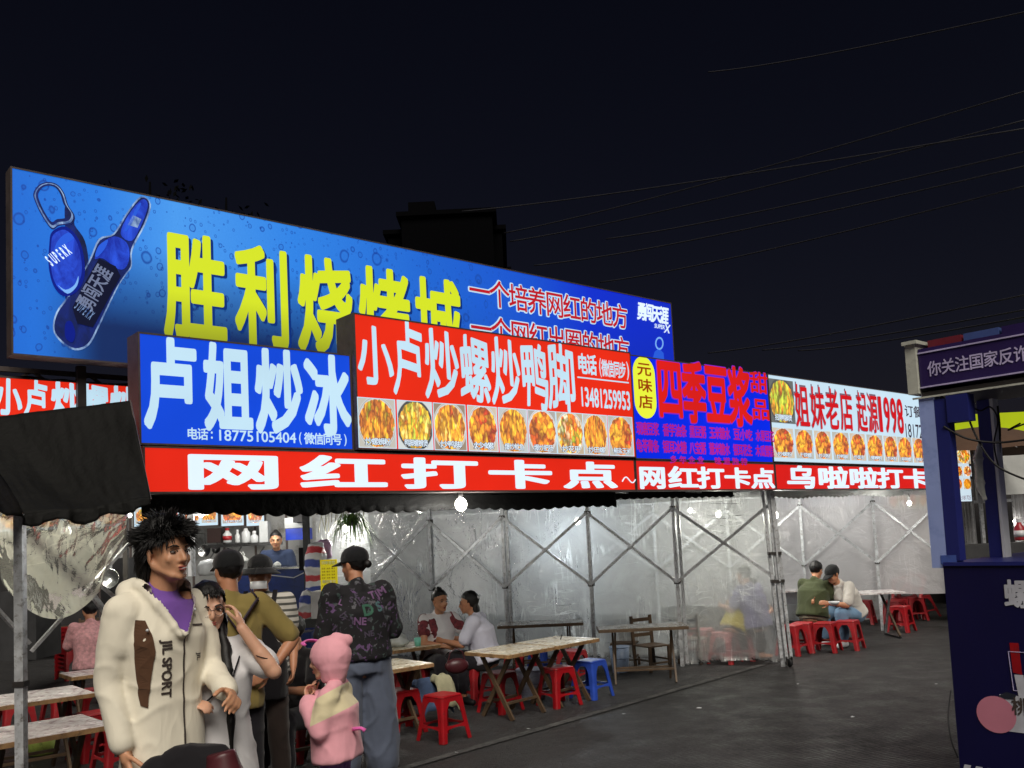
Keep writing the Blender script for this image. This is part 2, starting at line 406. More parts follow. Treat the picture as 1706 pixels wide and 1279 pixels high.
def food_mat(name, cols, plate, bgc, seed, stx=2.4, rot=.6, st=1.0):
    """printed photograph of a dish: plate, then heaped food"""
    n = N(name); tc = n.n('ShaderNodeTexCoord'); uv = tc.outputs['UV']
    mp = n.n('ShaderNodeMapping'); mp.inputs['Location'].default_value = (-.5, -.5, 0); n.l(uv, mp.inputs[0])
    ln = n.n('ShaderNodeVectorMath', operation='LENGTH'); 
    m2 = n.n('ShaderNodeMapping'); m2.inputs['Scale'].default_value = (1, .98, 0); n.l(mp.outputs[0], m2.inputs[0]); n.l(m2.outputs[0], ln.inputs[0])
    wob = n.noise(uv, 7, 3); 
    ad = n.n('ShaderNodeMath', operation='MULTIPLY_ADD'); n.l(wob, ad.inputs[0]); ad.inputs[1].default_value = .12; n.l(ln.outputs['Value'], ad.inputs[2])
    rm = n.n('ShaderNodeMapping'); rm.inputs['Location'].default_value = (seed * 1.7, seed * 2.3, 0); rm.inputs['Rotation'].default_value = (0, 0, rot); rm.inputs['Scale'].default_value = (stx, 1, 1); n.l(uv, rm.inputs[0])
    vo = n.n('ShaderNodeTexVoronoi', feature='F1'); vo.inputs['Scale'].default_value = 7; vo.inputs['Randomness'].default_value = 1
    dn = n.n('ShaderNodeTexNoise'); dn.inputs['Scale'].default_value = 4; n.l(rm.outputs[0], dn.inputs['Vector'])
    mv = n.mix(.34, rm.outputs[0], dn.outputs[1]); n.l(mv, vo.inputs['Vector'])
    sp = n.n('ShaderNodeSeparateColor'); n.l(vo.outputs['Color'], sp.inputs[0])
    k = len(cols); food = n.ramp(sp.outputs[0], [((i + .2) / k, lin(c)) for i, c in enumerate(cols)])
    sh = n.ramp(vo.outputs['Distance'], [(.0, (2.4, 2.2, 1.8)), (.3, (1.7, 1.55, 1.3)), (.75, (.55, .36, .18))])
    food = n.mix(1.0, food, sh, 'MULTIPLY')
    rim = n.ramp(ln.outputs['Value'], [(.49, lin(plate)), (.505, tuple(v * .55 for v in lin(plate)[:3])), (.52, lin(plate)), (.54, lin(bgc))])
    fm = n.ramp(ad.outputs[0], [(.525, (0, 0, 0)), (.54, (1, 1, 1))])
    col = n.mix(fm, food, rim)
    n.b.inputs['Base Color'].default_value = (.1, .1, .1, 1)
    n.l(col, n.b.inputs['Emission Color']); n.b.inputs['Emission Strength'].default_value = st; return n.m
OR, YE, GR, RD, BR, CR, LG = (218, 132, 28), (232, 184, 44), (140, 160, 30), (196, 62, 18), (168, 92, 20), (236, 214, 130), (176, 200, 60)
FOOD = [food_mat('dish_print', c, p, b, i, sx, r) for i, (c, p, b, sx, r) in enumerate([
    ([OR, YE, OR, YE, GR, OR, BR], (205, 208, 205), (190, 186, 176), 3.2, .6),
    ([YE, YE, CR, LG, YE, GR, OR], (60, 62, 66), (208, 214, 214), 2.6, -.6),
    ([YE, OR, YE, RD, CR, YE], (214, 214, 208), (150, 130, 110), 2.8, .9),
    ([OR, BR, YE, OR, YE, RD], (220, 220, 218), (205, 190, 170), 1.6, .3),
    ([OR, YE, BR, OR, YE], (210, 206, 196), (190, 196, 196), 3.0, -.9),
    ([OR, YE, RD, OR, BR], (230, 230, 228), (170, 165, 160), 1.3, 1.2),
    ([CR, YE, RD, GR, (235, 235, 225), OR], (225, 225, 220), (190, 170, 140), 2.0, .2),
    ([OR, YE, YE, OR, BR], (220, 222, 220), (198, 188, 176), 4.6, -1.1),
    ([YE, OR, YE, RD, OR], (205, 208, 210), (180, 180, 170), 1.2, .4),
    ([RD, OR, RD, BR, YE], (230, 232, 235), (196, 210, 220), 2.2, .8),
    ([LG, GR, YE, OR, LG], (70, 74, 76), (90, 96, 96), 3.0, .5),
    ([RD, OR, CR, RD, (235, 235, 230)], (236, 238, 240), (200, 212, 222), 1.4, .1)])]
def photo(sg, x0, x1, z0, z1, fm, border=True, cap=None, capmat=None):
    w, h = x1 - x0, z1 - z0
    b = MB(); b.add([(x0, -.004, z0), (x1, -.004, z0), (x1, -.004, z1), (x0, -.004, z1)], [(0, 1, 2, 3)])
    me = b.mesh(); uvgrid(me, w, h, x0, z0); o = link('dish_photo', me, fm, sg.e)
    t = .006
    if border:
        f = MB()
        for c, d in (((x0 + w / 2, -.006, z1), (w + t, .003, t)), ((x0 + w / 2, -.006, z0), (w + t, .003, t)), ((x0, -.006, z0 + h / 2), (t, .003, h - t)), ((x1, -.006, z0 + h / 2), (t, .003, h - t))): f.box(c, d)
        f.build('white_border', T_WHITE2, o)
    if cap:
        o1 = MB(); cells(o1, cap, x0 + w * .16, x1 - w * .16, z0 + h * .05, z0 + h * .2, 1.05, .05, -.007); o1.build('caption_shadow', T_INK, o)
        c = MB(); cells(c, cap, x0 + w * .16, x1 - w * .16, z0 + h * .05, z0 + h * .2, 1.0, .01, -.010); c.build('caption', capmat or T_WHITE, o)
    return o

# --- big blue sign at the back
n = N('big_sign_print'); co = n.coord()
sx = n.n('ShaderNodeSeparateXYZ'); n.l(co, sx.inputs[0])
mr = n.n('ShaderNodeMapRange'); mr.inputs[2].default_value = 7.34; n.l(sx.outputs[0], mr.inputs[0])
mr.inputs[1].default_value = 0
col = n.ramp(mr.outputs[0], [(.0, lin((28, 108, 212))), (.08, lin((40, 126, 226))), (.16, lin((78, 160, 240))), (.3, lin((48, 134, 230))), (.5, lin((28, 100, 208))), (.68, lin((18, 78, 206))), (.8, lin((5, 30, 204))), (1, lin((3, 20, 190)))])
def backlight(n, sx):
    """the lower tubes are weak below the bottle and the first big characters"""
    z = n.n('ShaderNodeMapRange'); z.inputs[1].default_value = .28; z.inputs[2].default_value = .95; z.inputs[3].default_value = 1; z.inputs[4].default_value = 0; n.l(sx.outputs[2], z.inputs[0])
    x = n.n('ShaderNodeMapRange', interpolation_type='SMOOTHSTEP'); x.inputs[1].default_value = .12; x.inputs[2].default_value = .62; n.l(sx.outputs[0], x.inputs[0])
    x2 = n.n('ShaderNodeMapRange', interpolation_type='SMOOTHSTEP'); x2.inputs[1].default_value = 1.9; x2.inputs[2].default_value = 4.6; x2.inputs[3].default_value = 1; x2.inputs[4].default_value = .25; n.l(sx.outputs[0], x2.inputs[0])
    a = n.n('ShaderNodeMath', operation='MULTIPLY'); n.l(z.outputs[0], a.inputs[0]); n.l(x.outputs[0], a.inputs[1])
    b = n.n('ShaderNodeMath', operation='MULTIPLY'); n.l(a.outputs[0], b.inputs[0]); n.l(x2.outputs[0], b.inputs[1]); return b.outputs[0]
def drops(n, co, scale, dens, seed):
    mp = n.n('ShaderNodeMapping'); mp.inputs['Location'].default_value = (seed, 0, seed); mp.inputs['Scale'].default_value = (1, 1, .8); n.l(co, mp.inputs[0])
    ds = n.mix(.04, mp.outputs[0], n.n('ShaderNodeTexNoise', i_Scale=6).outputs[1])
    vo = n.n('ShaderNodeTexVoronoi'); vo.inputs['Scale'].default_value = scale; n.l(ds, vo.inputs['Vector'])
    sc = n.n('ShaderNodeSeparateColor'); n.l(vo.outputs['Color'], sc.inputs[0])
    rr = n.n('ShaderNodeMath', operation='MULTIPLY'); n.l(sc.outputs[0], rr.inputs[0]); rr.inputs[1].default_value = .36
    dd = n.n('ShaderNodeMath', operation='DIVIDE'); n.l(vo.outputs['Distance'], dd.inputs[0]); n.l(rr.outputs[0], dd.inputs[1])
    gate = n.ramp(sc.outputs[1], [(dens, (1, 1, 1)), (dens + .02, (0, 0, 0))])
    ring = n.ramp(dd.outputs[0], [(0, (.25, .25, .25)), (.55, (.1, .1, .1)), (.8, (1, 1, 1)), (1.0, (0, 0, 0))])
    return n.mix(1, ring, gate, 'MULTIPLY')
d1 = drops(n, co, 6, .6, 3); d2 = drops(n, co, 12, .7, 7); d3 = drops(n, co, 26, .7, 1)
d12 = n.mix(1, n.mix(1, d1, d2, 'ADD'), d3, 'ADD')
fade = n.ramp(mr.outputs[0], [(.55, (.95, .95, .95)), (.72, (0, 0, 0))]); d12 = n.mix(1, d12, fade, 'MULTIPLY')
col = n.mix(d12, col, lin((18, 66, 160)))
col = n.mix(n.noise(co, 60, 4, .7), col, n.mix(1, col, (.72, .78, .85, 1), 'MULTIPLY'))
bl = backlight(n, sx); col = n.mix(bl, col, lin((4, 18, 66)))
n.b.inputs['Base Color'].default_value = (.01, .04, .15, 1); n.b.inputs['Roughness'].default_value = .4
n.l(col, n.b.inputs['Emission Color']); n.b.inputs['Emission Strength'].default_value = 1
n2 = N('big_sign_yellow'); co2 = n2.coord(); sx2 = n2.n('ShaderNodeSeparateXYZ'); n2.l(co2, sx2.inputs[0])
z = n2.n('ShaderNodeMapRange'); z.inputs[1].default_value = .12; z.inputs[2].default_value = .62; n2.l(sx2.outputs[2], z.inputs[0])
c2 = n2.ramp(z.outputs[0], [(0, lin((112, 118, 14))), (1, lin((208, 224, 26)))])
n2.b.inputs['Base Color'].default_value = (.1, .1, .02, 1); n2.l(c2, n2.b.inputs['Emission Color']); n2.b.inputs['Emission Strength'].default_value = 1
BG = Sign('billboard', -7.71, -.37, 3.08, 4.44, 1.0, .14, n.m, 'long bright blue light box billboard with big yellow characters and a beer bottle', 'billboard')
px = BG.px
# big characters, one per measured cell
SHB = emit('print_shadow_blue', (12, 50, 130), .8)
for ch, xa, xb in zip('胜利烧烤城', (270, 388, 490, 592, 685), (376, 482, 586, 680, 764)):
    a = px(xa, 400)[0]; b = px(xb, 430)[0]; zt = px(272, 382)[1]; zb = px(276, 562)[1]
    BG.char(n2.m, ch, a, b, zb, zt, .92, .030, -.008); BG.char(SHB, ch, a + .02, b + .025, zb - .015, zt - .02, .92, .030, -.004, name='character_shadow')
for k, (txt, yo) in enumerate((('一个培养网红的地方', 0), ('一个网红出圈的地方', 0))):
    a = px(781, 480)[0]; b = px(1044, 520)[0]; z1, z0 = px(782, 459)[1], px(782, 505)[1]
    if k: dz = (z1 - z0) * 1.35; z1 -= dz; z0 -= dz
    w = MB(); cells(w, txt, a, b, z0, z1, 1.0, .055, -.005); BG.part('letter_outline', w, T_WHITE2)
    w = MB(); cells(w, txt, a, b, z0, z1, 1.0, .012, -.011); BG.part('lettering', w, T_DKRED)
w = MB(); a = px(1062, 515); b = px(1112, 525); z1 = px(1064, 503)[1]; z0 = px(1064, 532)[1]
cells(w, '勇闯天涯', a[0], b[0], z0, z1, 1.1, .035, -.005, shear=.12)
run(w, 'SUPER', px(1089, 535)[0], px(1106, 535)[0], z0 - .07, z0 - .015, .02, -.005, .2); run(w, 'X', px(1104, 535)[0], px(1114, 545)[0], z0 - .11, z0 - .0, .02, -.0075, .3)
BG.part('logo_lettering', w, T_WHITE)

def pp(pts, y): return [V((px(a, b)[0], y, px(a, b)[1])) for a, b in pts]
def crop1(pts): return [(x / 3.045, 260 + y / 3.045) for x, y in pts]
def smooth_loop(pts, k=4):
    out = []; n_ = len(pts)
    for i in range(n_):
        p0, p1, p2, p3 = [V(pts[(i + j - 1) % n_]) for j in range(4)]
        for q in range(k):
            t = q / k; out.append(tuple(.5 * ((2 * p1) + (p2 - p0) * t + (2 * p0 - 5 * p1 + 4 * p2 - p3) * t * t + (3 * p1 - p0 - 3 * p2 + p3) * t ** 3)))
    return out
def art(name, pts, y, mt, sm=True):
    p = smooth_loop(pts) if sm else pts
    b = MB(); q = pp(p, y); b.add(q, [tuple(range(len(q)))]); return BG.part(name, b, mt)
def art_mat(name, a, b, sc=9):
    n = N(name); co = n.coord((1, 1, .45), rot=(0, .5, 0)); f = n.noise(co, sc, 5, .65, .6)
    n.l(n.ramp(f, [(.36, lin(a)), (.52, tuple((x + y) / 2 for x, y in zip(lin(a), lin(b)))), (.66, lin(b))]), n.b.inputs['Emission Color']); n.b.inputs['Emission Strength'].default_value = 1; n.b.inputs['Base Color'].default_value = (0, .01, .05, 1); return n.m
A_DK = art_mat('art_dark', (4, 8, 44), (14, 30, 110)); A_unused = emit('art_dark', (8, 14, 60), 1); A_NV = emit('art_navy', (10, 28, 130), 1); A_BL = art_mat('art_blue', (8, 26, 150), (40, 84, 226)); A_LT = emit('art_light', (120, 175, 240), 1)
A_MD = emit('art_mid', (40, 90, 215), 1); A_GR = art_mat('art_grey', (50, 80, 140), (170, 200, 235), 16)
# keychain bottle opener
loop_o = crop1([(168, 190), (195, 148), (240, 132), (290, 145), (325, 190), (345, 250), (378, 305), (362, 345), (300, 355), (262, 372), (215, 310), (180, 240)])
art('opener_shadow', crop1([(330, 250), (378, 305), (378, 350), (430, 430), (450, 560), (430, 660), (380, 730), (330, 720), (330, 400)]), -.004, A_DK)
b = MB(); lp = smooth_loop(loop_o, 5); lp2 = [((x - 84) * .72 + 84, (y - 338) * .76 + 336) for x, y in lp]
q = pp(lp, -.006) + pp(lp2, -.006); k_ = len(lp); b.add(q, [(i, (i + 1) % k_, (i + 1) % k_ + k_, i + k_) for i in range(k_)]); BG.part('opener_ring', b, A_DK)
lp3 = [((x - 84) * .93 + 84, (y - 338) * .94 + 338) for x, y in lp]; lp4 = [((x - 84) * .85 + 84, (y - 338) * .87 + 337) for x, y in lp]
b = MB(); q = pp(lp3, -.008) + pp(lp4, -.008); b.add(q, [(i, (i + 1) % k_, (i + 1) % k_ + k_, i + k_) for i in range(k_)]); BG.part('ring_highlight', b, A_GR)
pod = crop1([(262, 385), (330, 358), (395, 420), (425, 520), (425, 620), (385, 690), (320, 712), (270, 660), (245, 560), (248, 450)])
art('opener_body', pod, -.010, A_NV)
art('opener_face', [((x - 110) * .86 + 109, (y - 435) * .88 + 434) for x, y in pod], -.012, A_BL)
art('opener_shine', crop1([(275, 470), (300, 420), (345, 390), (370, 420), (330, 450), (290, 520)]), -.014, A_MD)
art('opener_glint', crop1([(290, 655), (330, 680), (375, 655), (395, 610), (388, 660), (340, 700)]), -.014, A_LT)
# bottle, neck up to the right
art('bottle_outline', crop1([(712, 205), (765, 245), (735, 350), (672, 475), (668, 560), (640, 600), (590, 680), (500, 870), (450, 960), (380, 985), (310, 945), (268, 880), (285, 790), (350, 700), (450, 530), (500, 420), (575, 392), (640, 290)]), -.004, A_GR)
art('bottle_glass', crop1([(715, 212), (757, 245), (728, 345), (664, 470), (662, 555), (632, 600), (582, 680), (492, 865), (445, 950), (380, 975), (315, 938), (275, 880), (292, 795), (356, 705), (456, 535), (506, 428), (580, 398), (646, 294)]), -.007, A_DK)
art('bottle_shoulder', crop1([(520, 440), (580, 408), (640, 440), (655, 500), (640, 560), (600, 575), (520, 520), (478, 520)]), -.009, A_BL)
art('bottle_neck', crop1([(716, 222), (748, 248), (720, 340), (668, 430), (610, 395), (650, 300)]), -.009, A_BL)
art('neck_label', crop1([(672, 300), (715, 322), (695, 365), (645, 350)]), -.011, A_GR, False)
art('neck_shine', crop1([(700, 245), (712, 250), (668, 340), (640, 380), (632, 372), (665, 310)]), -.011, A_MD)
art('shoulder_shine', crop1([(500, 455), (545, 425), (530, 470), (495, 510), (480, 505)]), -.011, A_MD)
art('bottle_label', crop1([(500, 520), (585, 560), (610, 610), (470, 870), (390, 850), (365, 770), (430, 640)]), -.011, emit('art_label', (14, 18, 44), 1), False)
art('bottle_base_shine', crop1([(330, 850), (360, 840), (380, 900), (365, 945), (330, 920)]), -.011, A_NV)
def slanted(text, p, q, size, off=.02, y=-.014):
    """characters set along the line p->q (photo points), letter tops to its left"""
    b = MB(); a = V(pp([p], y)[0]); c = V(pp([q], y)[0]); d = (c - a) / len(text); up = V((-d.z, 0, d.x)).normalized() * size; d2 = d
    for i, ch in enumerate(text):
        vs, fs = glyph(ch, off)
        b.add([tuple(a + d2 * (i + v.x) + up * v.y) for v in vs], fs)
    return b
BG.part('label_lettering', slanted('勇闯天涯', crop1([(455, 790)])[0], crop1([(568, 590)])[0], .145, .02), T_GREY if False else emit('art_silver', (112, 122, 150), 1))
BG.part('label_small_lettering', slanted('SUPERX', crop1([(372, 770)])[0], crop1([(455, 835)])[0], .10, .02), A_GR)
BG.part('opener_lettering', slanted('SUPERX', crop1([(262, 560)])[0], crop1([(368, 490)])[0], .11, .03), T_WHITE)
# small opener at the far end
lp = [(1098 + 7 * cos(t * pi / 8), 572 + 11 * sin(t * pi / 8)) for t in range(16)]; lp2 = [(1098 + 5 * cos(t * pi / 8), 572 + 8 * sin(t * pi / 8)) for t in range(16)]
b = MB(); q = pp(lp, -.005) + pp(lp2, -.005); b.add(q, [(i, (i + 1) % 16, (i + 1) % 16 + 16, i + 16) for i in range(16)]); BG.part('opener_ring', b, A_LT)
art('opener_body', [(1090, 586), (1097, 580), (1105, 588), (1106, 600), (1086, 602)], -.005, A_MD, False)
# mounting posts behind and below the billboard
for i in range(6):
    b = MB(); b.box((.5 + i * 1.25, .17, -.35), (.06, .06, .68)); BG.part('mounting_post', b, M['dark_metal'])

# --- blue sign: fried ice
B1 = Sign('shop_sign', -7.22, -5.655, 2.34, 3.07, -.12, .2, T_BLUE, 'blue light box sign with four big white characters and a phone number', 'sign')
px = B1.px
b = MB()
for ch, xa, xb in zip('卢姐炒冰', (238, 338, 424, 506), (330, 420, 504, 582)):
    B1.char(T_WHITE2, ch, px(xa, 640)[0], px(xb, 640)[0], px(245, 712)[1], px(245, 562)[1], .93, .036)
b = MB(); zt, zb = px(312, 712)[1] , px(312, 732)[1]
cells(b, '电话', px(311, 724)[0], px(346, 726)[0], zb, zt, 1, .02); run(b, ':', px(351, 726)[0], px(354, 726)[0], zb + .01, zt - .02, .02)
run(b, '18775105404', px(365, 728)[0], px(493, 734)[0], zb, zt - .005, .012)
run(b, '(', px(498, 734)[0], px(502, 734)[0], zb - .01, zt); cells(b, '微信同号', px(507, 734)[0], px(569, 736)[0], zb - .005, zt, 1, .02); run(b, ')', px(573, 734)[0], px(577, 734)[0], zb - .01, zt)
B1.part('phone_lettering', b, T_WHITE2)

# --- red sign: fried snails and duck feet
R1 = Sign('shop_sign', -5.65, -2.53, 2.345, 3.385, -.17, .25, T_RED, 'red light box sign with white brush characters above nine dish photos', 'sign')
px = R1.px
b = MB()
for ch, xa, xb, ya, yb in zip('小卢炒螺炒鸭脚', (596, 655, 708, 766, 818, 867, 912), (652, 704, 762, 814, 864, 910, 955), (545, 538, 552, 562, 566, 572, 575), (644, 660, 666, 670, 676, 680, 684)):
    R1.char(T_WHITE2, ch, px(xa, 600)[0], px(xb, 600)[0], px((xa + xb) / 2, yb)[1], px((xa + xb) / 2, ya)[1], 1.0, .022, -.004, shear=.03, wob=.03)
b = MB(); z1, z0 = px(962, 588)[1], px(962, 622)[1]
cells(b, '电话', px(962, 605)[0], px(993, 610)[0], z0, z1, 1, .03); run(b, '(', px(998, 612)[0], px(1001, 612)[0], z0 - .01, z1 - .02); cells(b, '微信同步', px(1002, 612)[0], px(1042, 618)[0], z0, z1 - .03, 1, .02); run(b, ')', px(1043, 612)[0], px(1047, 612)[0], z0 - .01, z1 - .02)
run(b, '13481259953', px(968, 655)[0], px(1049, 665)[0], px(964, 676)[1], px(964, 644)[1], .02)
R1.part('phone_lettering', b, T_WHITE2); b = MB(); b.box(((px(962, 632)[0] + px(1047, 640)[0]) / 2, -.004, z0 - .035), (px(1047, 640)[0] - px(962, 632)[0], .004, .012)); R1.part('underline', b, T_WHITE2)
z0, z1 = px(600, 745)[1], px(600, 662)[1]
xe = [(596, 658), (662, 719), (722, 775), (779, 827), (830, 877), (879, 925), (926, 970), (970, 1010), (1012, 1052)]
for i, ((xa, xb), cap) in enumerate(zip(xe, ['炒螺蛳粉', '鸭脚螺蛳煲', '炒鸭脚', '炒螺', '爆炒鱿鱼', '爆炒肥肠', '炒花甲', '炒田螺', '椒盐玉米'])):
    photo(R1, px(xa, 700)[0], px(xb, 700)[0], z0, z1, FOOD[i], True, cap)

# --- red strips below
def strip(s0, s1, txt, xs, off, ya, yb, label, face, wmul=1):
    T = Sign('sign_strip', s0, s1, 2.025, 2.33, off, .16, face, label, 'sign'); b = MB()
    for ch, (xa, xb) in zip(txt, xs):
        zt = T.px(xs[0][0], ya)[1]; zb = T.px(xs[0][0], yb)[1]
        T.char(T_WHITE, ch, T.px(xa, 790)[0], T.px(xb, 790)[0], zb, zt, 1.04, .036)
    return T
T1 = strip(-7.21, -2.54, '网红打卡点', [(314, 462), (508, 638), (675, 790), (818, 915), (942, 1024)], -.15, 754, 815, 'longest red strip sign with five widely spaced white characters', T_REDSTRIP)
b = MB(); b.tube([(T1.px(1036 + 22 * t, 800)[0], -.006, .09 + .035 * sin(t * 6) + .03 * t) for t in [i / 10 for i in range(11)]], .006, 5); T1.part('swoosh', b, T_WHITE)
T2 = strip(-2.53, -.135, '网红打卡点', [(1065, 1107), (1115, 1160), (1163, 1204), (1208, 1248), (1252, 1288)], -.15, 776, 814, 'red strip sign with five white characters under the deep blue menu sign', T_RED3)
T3 = strip(-.125, 4.62, '乌啦啦打卡点', [(1312, 1356), (1364, 1410), (1416, 1459), (1463, 1502), (1506, 1544), (1552, 1572)], -.15, 776, 814, 'red strip sign with white characters under the white photo sign', T_RED3)

# --- deep blue dessert sign
B2 = Sign('shop_sign', -2.52, -.15, 2.335, 3.37, -.15, .2, T_BLUE2, 'deep blue light box sign with heavy red characters and yellow oval', 'sign')
px = B2.px
x0, x1 = px(1055, 640)[0], px(1092, 650)[0]; zt, zb = px(1072, 594)[1], px(1075, 697)[1]; r = (x1 - x0) / 2; xc = (x0 + x1) / 2
b = MB(); q = [(xc + r * cos(t), -.004, zt - r + r * sin(t)) for t in [i * pi / 12 for i in range(13)]] + [(xc + r * cos(t), -.004, zb + r + r * sin(t)) for t in [pi + i * pi / 12 for i in range(13)]]
b.add(q, [tuple(range(len(q)))]); B2.part('yellow_oval', b, T_YEL)
b = MB(); cells(b, '元味店', xc - r * .62, xc + r * .62, zb + .07, zt - .06, .82, .02, -.008, vertical=True); B2.part('oval_lettering', b, T_BROWN)
o = MB(); b = MB()
for ch, xa, xb, ya, yb in zip('四季豆浆', (1093, 1135, 1173, 1211), (1137, 1175, 1213, 1250), (596, 604, 608, 614), (698, 704, 706, 710)):
    a, c = px(xa, 650)[0], px(xb, 650)[0]; z1, z0 = px((xa + xb) / 2, ya)[1], px((xa + xb) / 2, yb)[1]
    B2.char(T_PUR, ch, a, c, z0, z1, .92, .050, -.004, name='character_outline'); B2.char(T_RED3, ch, a, c, z0, z1, .92, .034, -.009)
cells(o, '甜品', px(1250, 650)[0], px(1278, 650)[0], px(1262, 708)[1], px(1262, 620)[1], .8, .04, -.004, vertical=True)
cells(b, '甜品', px(1250, 650)[0], px(1278, 650)[0], px(1262, 708)[1], px(1262, 620)[1], .8, .022, -.009, vertical=True)
B2.part('letter_outline', o, T_PUR); B2.part('lettering', b, T_RED3)
o = MB(); b = MB()
for ya, yb, words_ in ((702, 724, ('现磨豆浆', '香芋油条', '黑豆粥', '玉米糖水', '豆小吃', '水果豆花')), (731, 753, ('龟苓膏条', '银耳冰糖', '八宝粥', '薏米糖水', '银耳花生', '木瓜雪糕'))):
    for i, wd in enumerate(words_):
        xa = (1059, 1103, 1147, 1180, 1220, 1257)[i]; xb = (1096, 1142, 1174, 1214, 1251, 1287)[i]
        for t, of, yy in ((o, .05, -.004), (b, .015, -.008)): cells(t, wd, px(xa, ya)[0], px(xb, ya)[0], px(1060, yb)[1], px(1060, ya)[1], 1, of * .6, yy)
for wd, xa, xb in (('多年企业', 1114, 1174), ('味道独特', 1188, 1246)):
    for t, of, yy in ((o, .05, -.004), (b, .02, -.008)): cells(t, wd, px(xa, 770)[0], px(xb, 770)[0], px(1115, 771)[1], px(1115, 759)[1], .7, of, yy)
B2.part('menu_outline', o, T_PUR); B2.part('menu_lettering', b, T_MAG)

# --- white sign
W1 = Sign('shop_sign', -.145, 4.0, 2.345, 3.375, -.15, .2, T_PANELWHITE, 'white light box sign with tall red characters above a row of dish photos', 'sign')
px = W1.px
photo(W1, px(1281, 660)[0], px(1322, 660)[0], px(1282, 703)[1], px(1282, 630)[1], FOOD[10], False, '招牌鸭脚煲')
b = MB(); sh = MB()
for ch, xa, xb in zip('姐妹老店起源', (1322, 1348, 1373, 1397, 1425, 1443), (1348, 1374, 1397, 1420, 1443, 1461)):
    z1, z0 = px(1330, 640)[1], px(1330, 712)[1]
    W1.char(T_TXTRED, ch, px(xa, 670)[0], px(xb, 670)[0], z0, z1, .86, .012, -.008); cells(sh, ch, px(xa, 670)[0] - .015, px(xb, 670)[0] - .012, z0 - .01, z1 + .03, .86, .008, -.004)
for ch, xa, xb in zip('1998', (1462, 1471, 1482, 1492.5), (1467, 1480, 1491, 1502)):
    run(b, ch, px(xa, 670)[0], px(xb, 670)[0], z0 + .03, z1 - .02, .02, -.008); run(sh, ch, px(xa, 670)[0] - .015, px(xb, 670)[0] - .012, z0 + .03, z1 - .02, .015, -.004)
W1.part('digits', b, T_TXTRED); W1.part('letter_shadow', sh, T_GREY)
b = MB(); cells(b, '订餐电话', px(1506, 680)[0], px(1562, 680)[0], px(1330, 678)[1] + .02, px(1330, 652)[1], .95, .012); run(b, '18172198', px(1507, 700)[0], px(1552, 700)[0], px(1330, 712)[1] - .02, px(1330, 688)[1] , .008)
W1.part('phone_lettering', b, T_INK)
z0, z1 = px(1290, 762)[1], px(1290, 712)[1]
xe = [(1288, 1322), (1325, 1354), (1357, 1384), (1387, 1414), (1416, 1441), (1444, 1470), (1472, 1494), (1495, 1518), (1520, 1541), (1543, 1562), (1564, 1578)]
for i, (xa, xb) in enumerate(xe):
    photo(W1, px(xa, 740)[0], px(xb, 740)[0], z0, z1, FOOD[(i * 5 + 3) % 10], False, ('炒螺粉', '干捞螺', '炒河粉', '炒鸭脚', '炒面条', '螺蛳鸭', '炒米粉', '麻辣螺', '烤茄子', '炒鱿鱼', '炒花甲')[i], T_WHITE)

# --- small signs seen beyond the blue booth post
a = S(1560, 705); c = S(1585, 703)
W2 = Sign('shop_sign', 4.02, c[0] + .02, 2.345, c[1], -.15, .2, T_PANELWHITE, 'narrow white sign slice right of the blue post with a red character', 'sign')
b = MB(); cells(b, '鲜', W2.w - .36, W2.w - .04, W2.h - .42, W2.h - .06, 1, .03); W2.part('lettering', b, T_RED)
photo(W2, W2.w - .34, W2.w - .03, .05, .42, FOOD[0], False)
a = S(1589, 744, .05); c = S(1620, 836, .05)
W3 = Sign('menu_board', 4.66, c[0], c[1], a[1] + .0, .05, .12, emit('far_panel_white', (205, 224, 236), 1), 'small white menu board with dish photos right of the blue post', 'sign')
px = W3.px
photo(W3, px(1594, 760)[0], px(1616, 760)[0], px(1604, 772)[1], px(1604, 746)[1], FOOD[6], False)
for i, (xa, xb, ya, yb) in enumerate(((1590, 1602, 776, 793), (1604, 1617, 776, 793), (1590, 1602, 797, 815), (1604, 1617, 797, 815))):
    photo(W3, px(xa, ya)[0], px(xb, ya)[0], px(xa, yb)[1], px(xa, ya)[1], FOOD[(3, 11, 9, 7)[i]], False)
b = MB(); run(b, '电话:181725', px(1591, 828)[0], px(1617, 828)[0], px(1600, 833)[1], px(1600, 824)[1], .01); W3.part('lettering', b, T_GREY)

# --- rear red sign on the left, half hidden by the awning
R2 = Sign('shop_sign', -9.9, -6.2, 2.42, 2.96, 1.2, .2, T_RED, 'red light box sign with white characters partly hidden behind the black awning', 'sign')
px = R2.px; b = MB()
for ch, xa, xb in zip('小卢炒螺炒鸭', (-8, 41, 86, 135, 184, 228), (34, 78, 134, 180, 226, 268)):
    R2.char(T_WHITE2, ch, px(xa, 660)[0], px(xb, 660)[0], px(10, 692)[1], px(10, 632)[1], 1.0, .038, shear=.05, wob=.03)

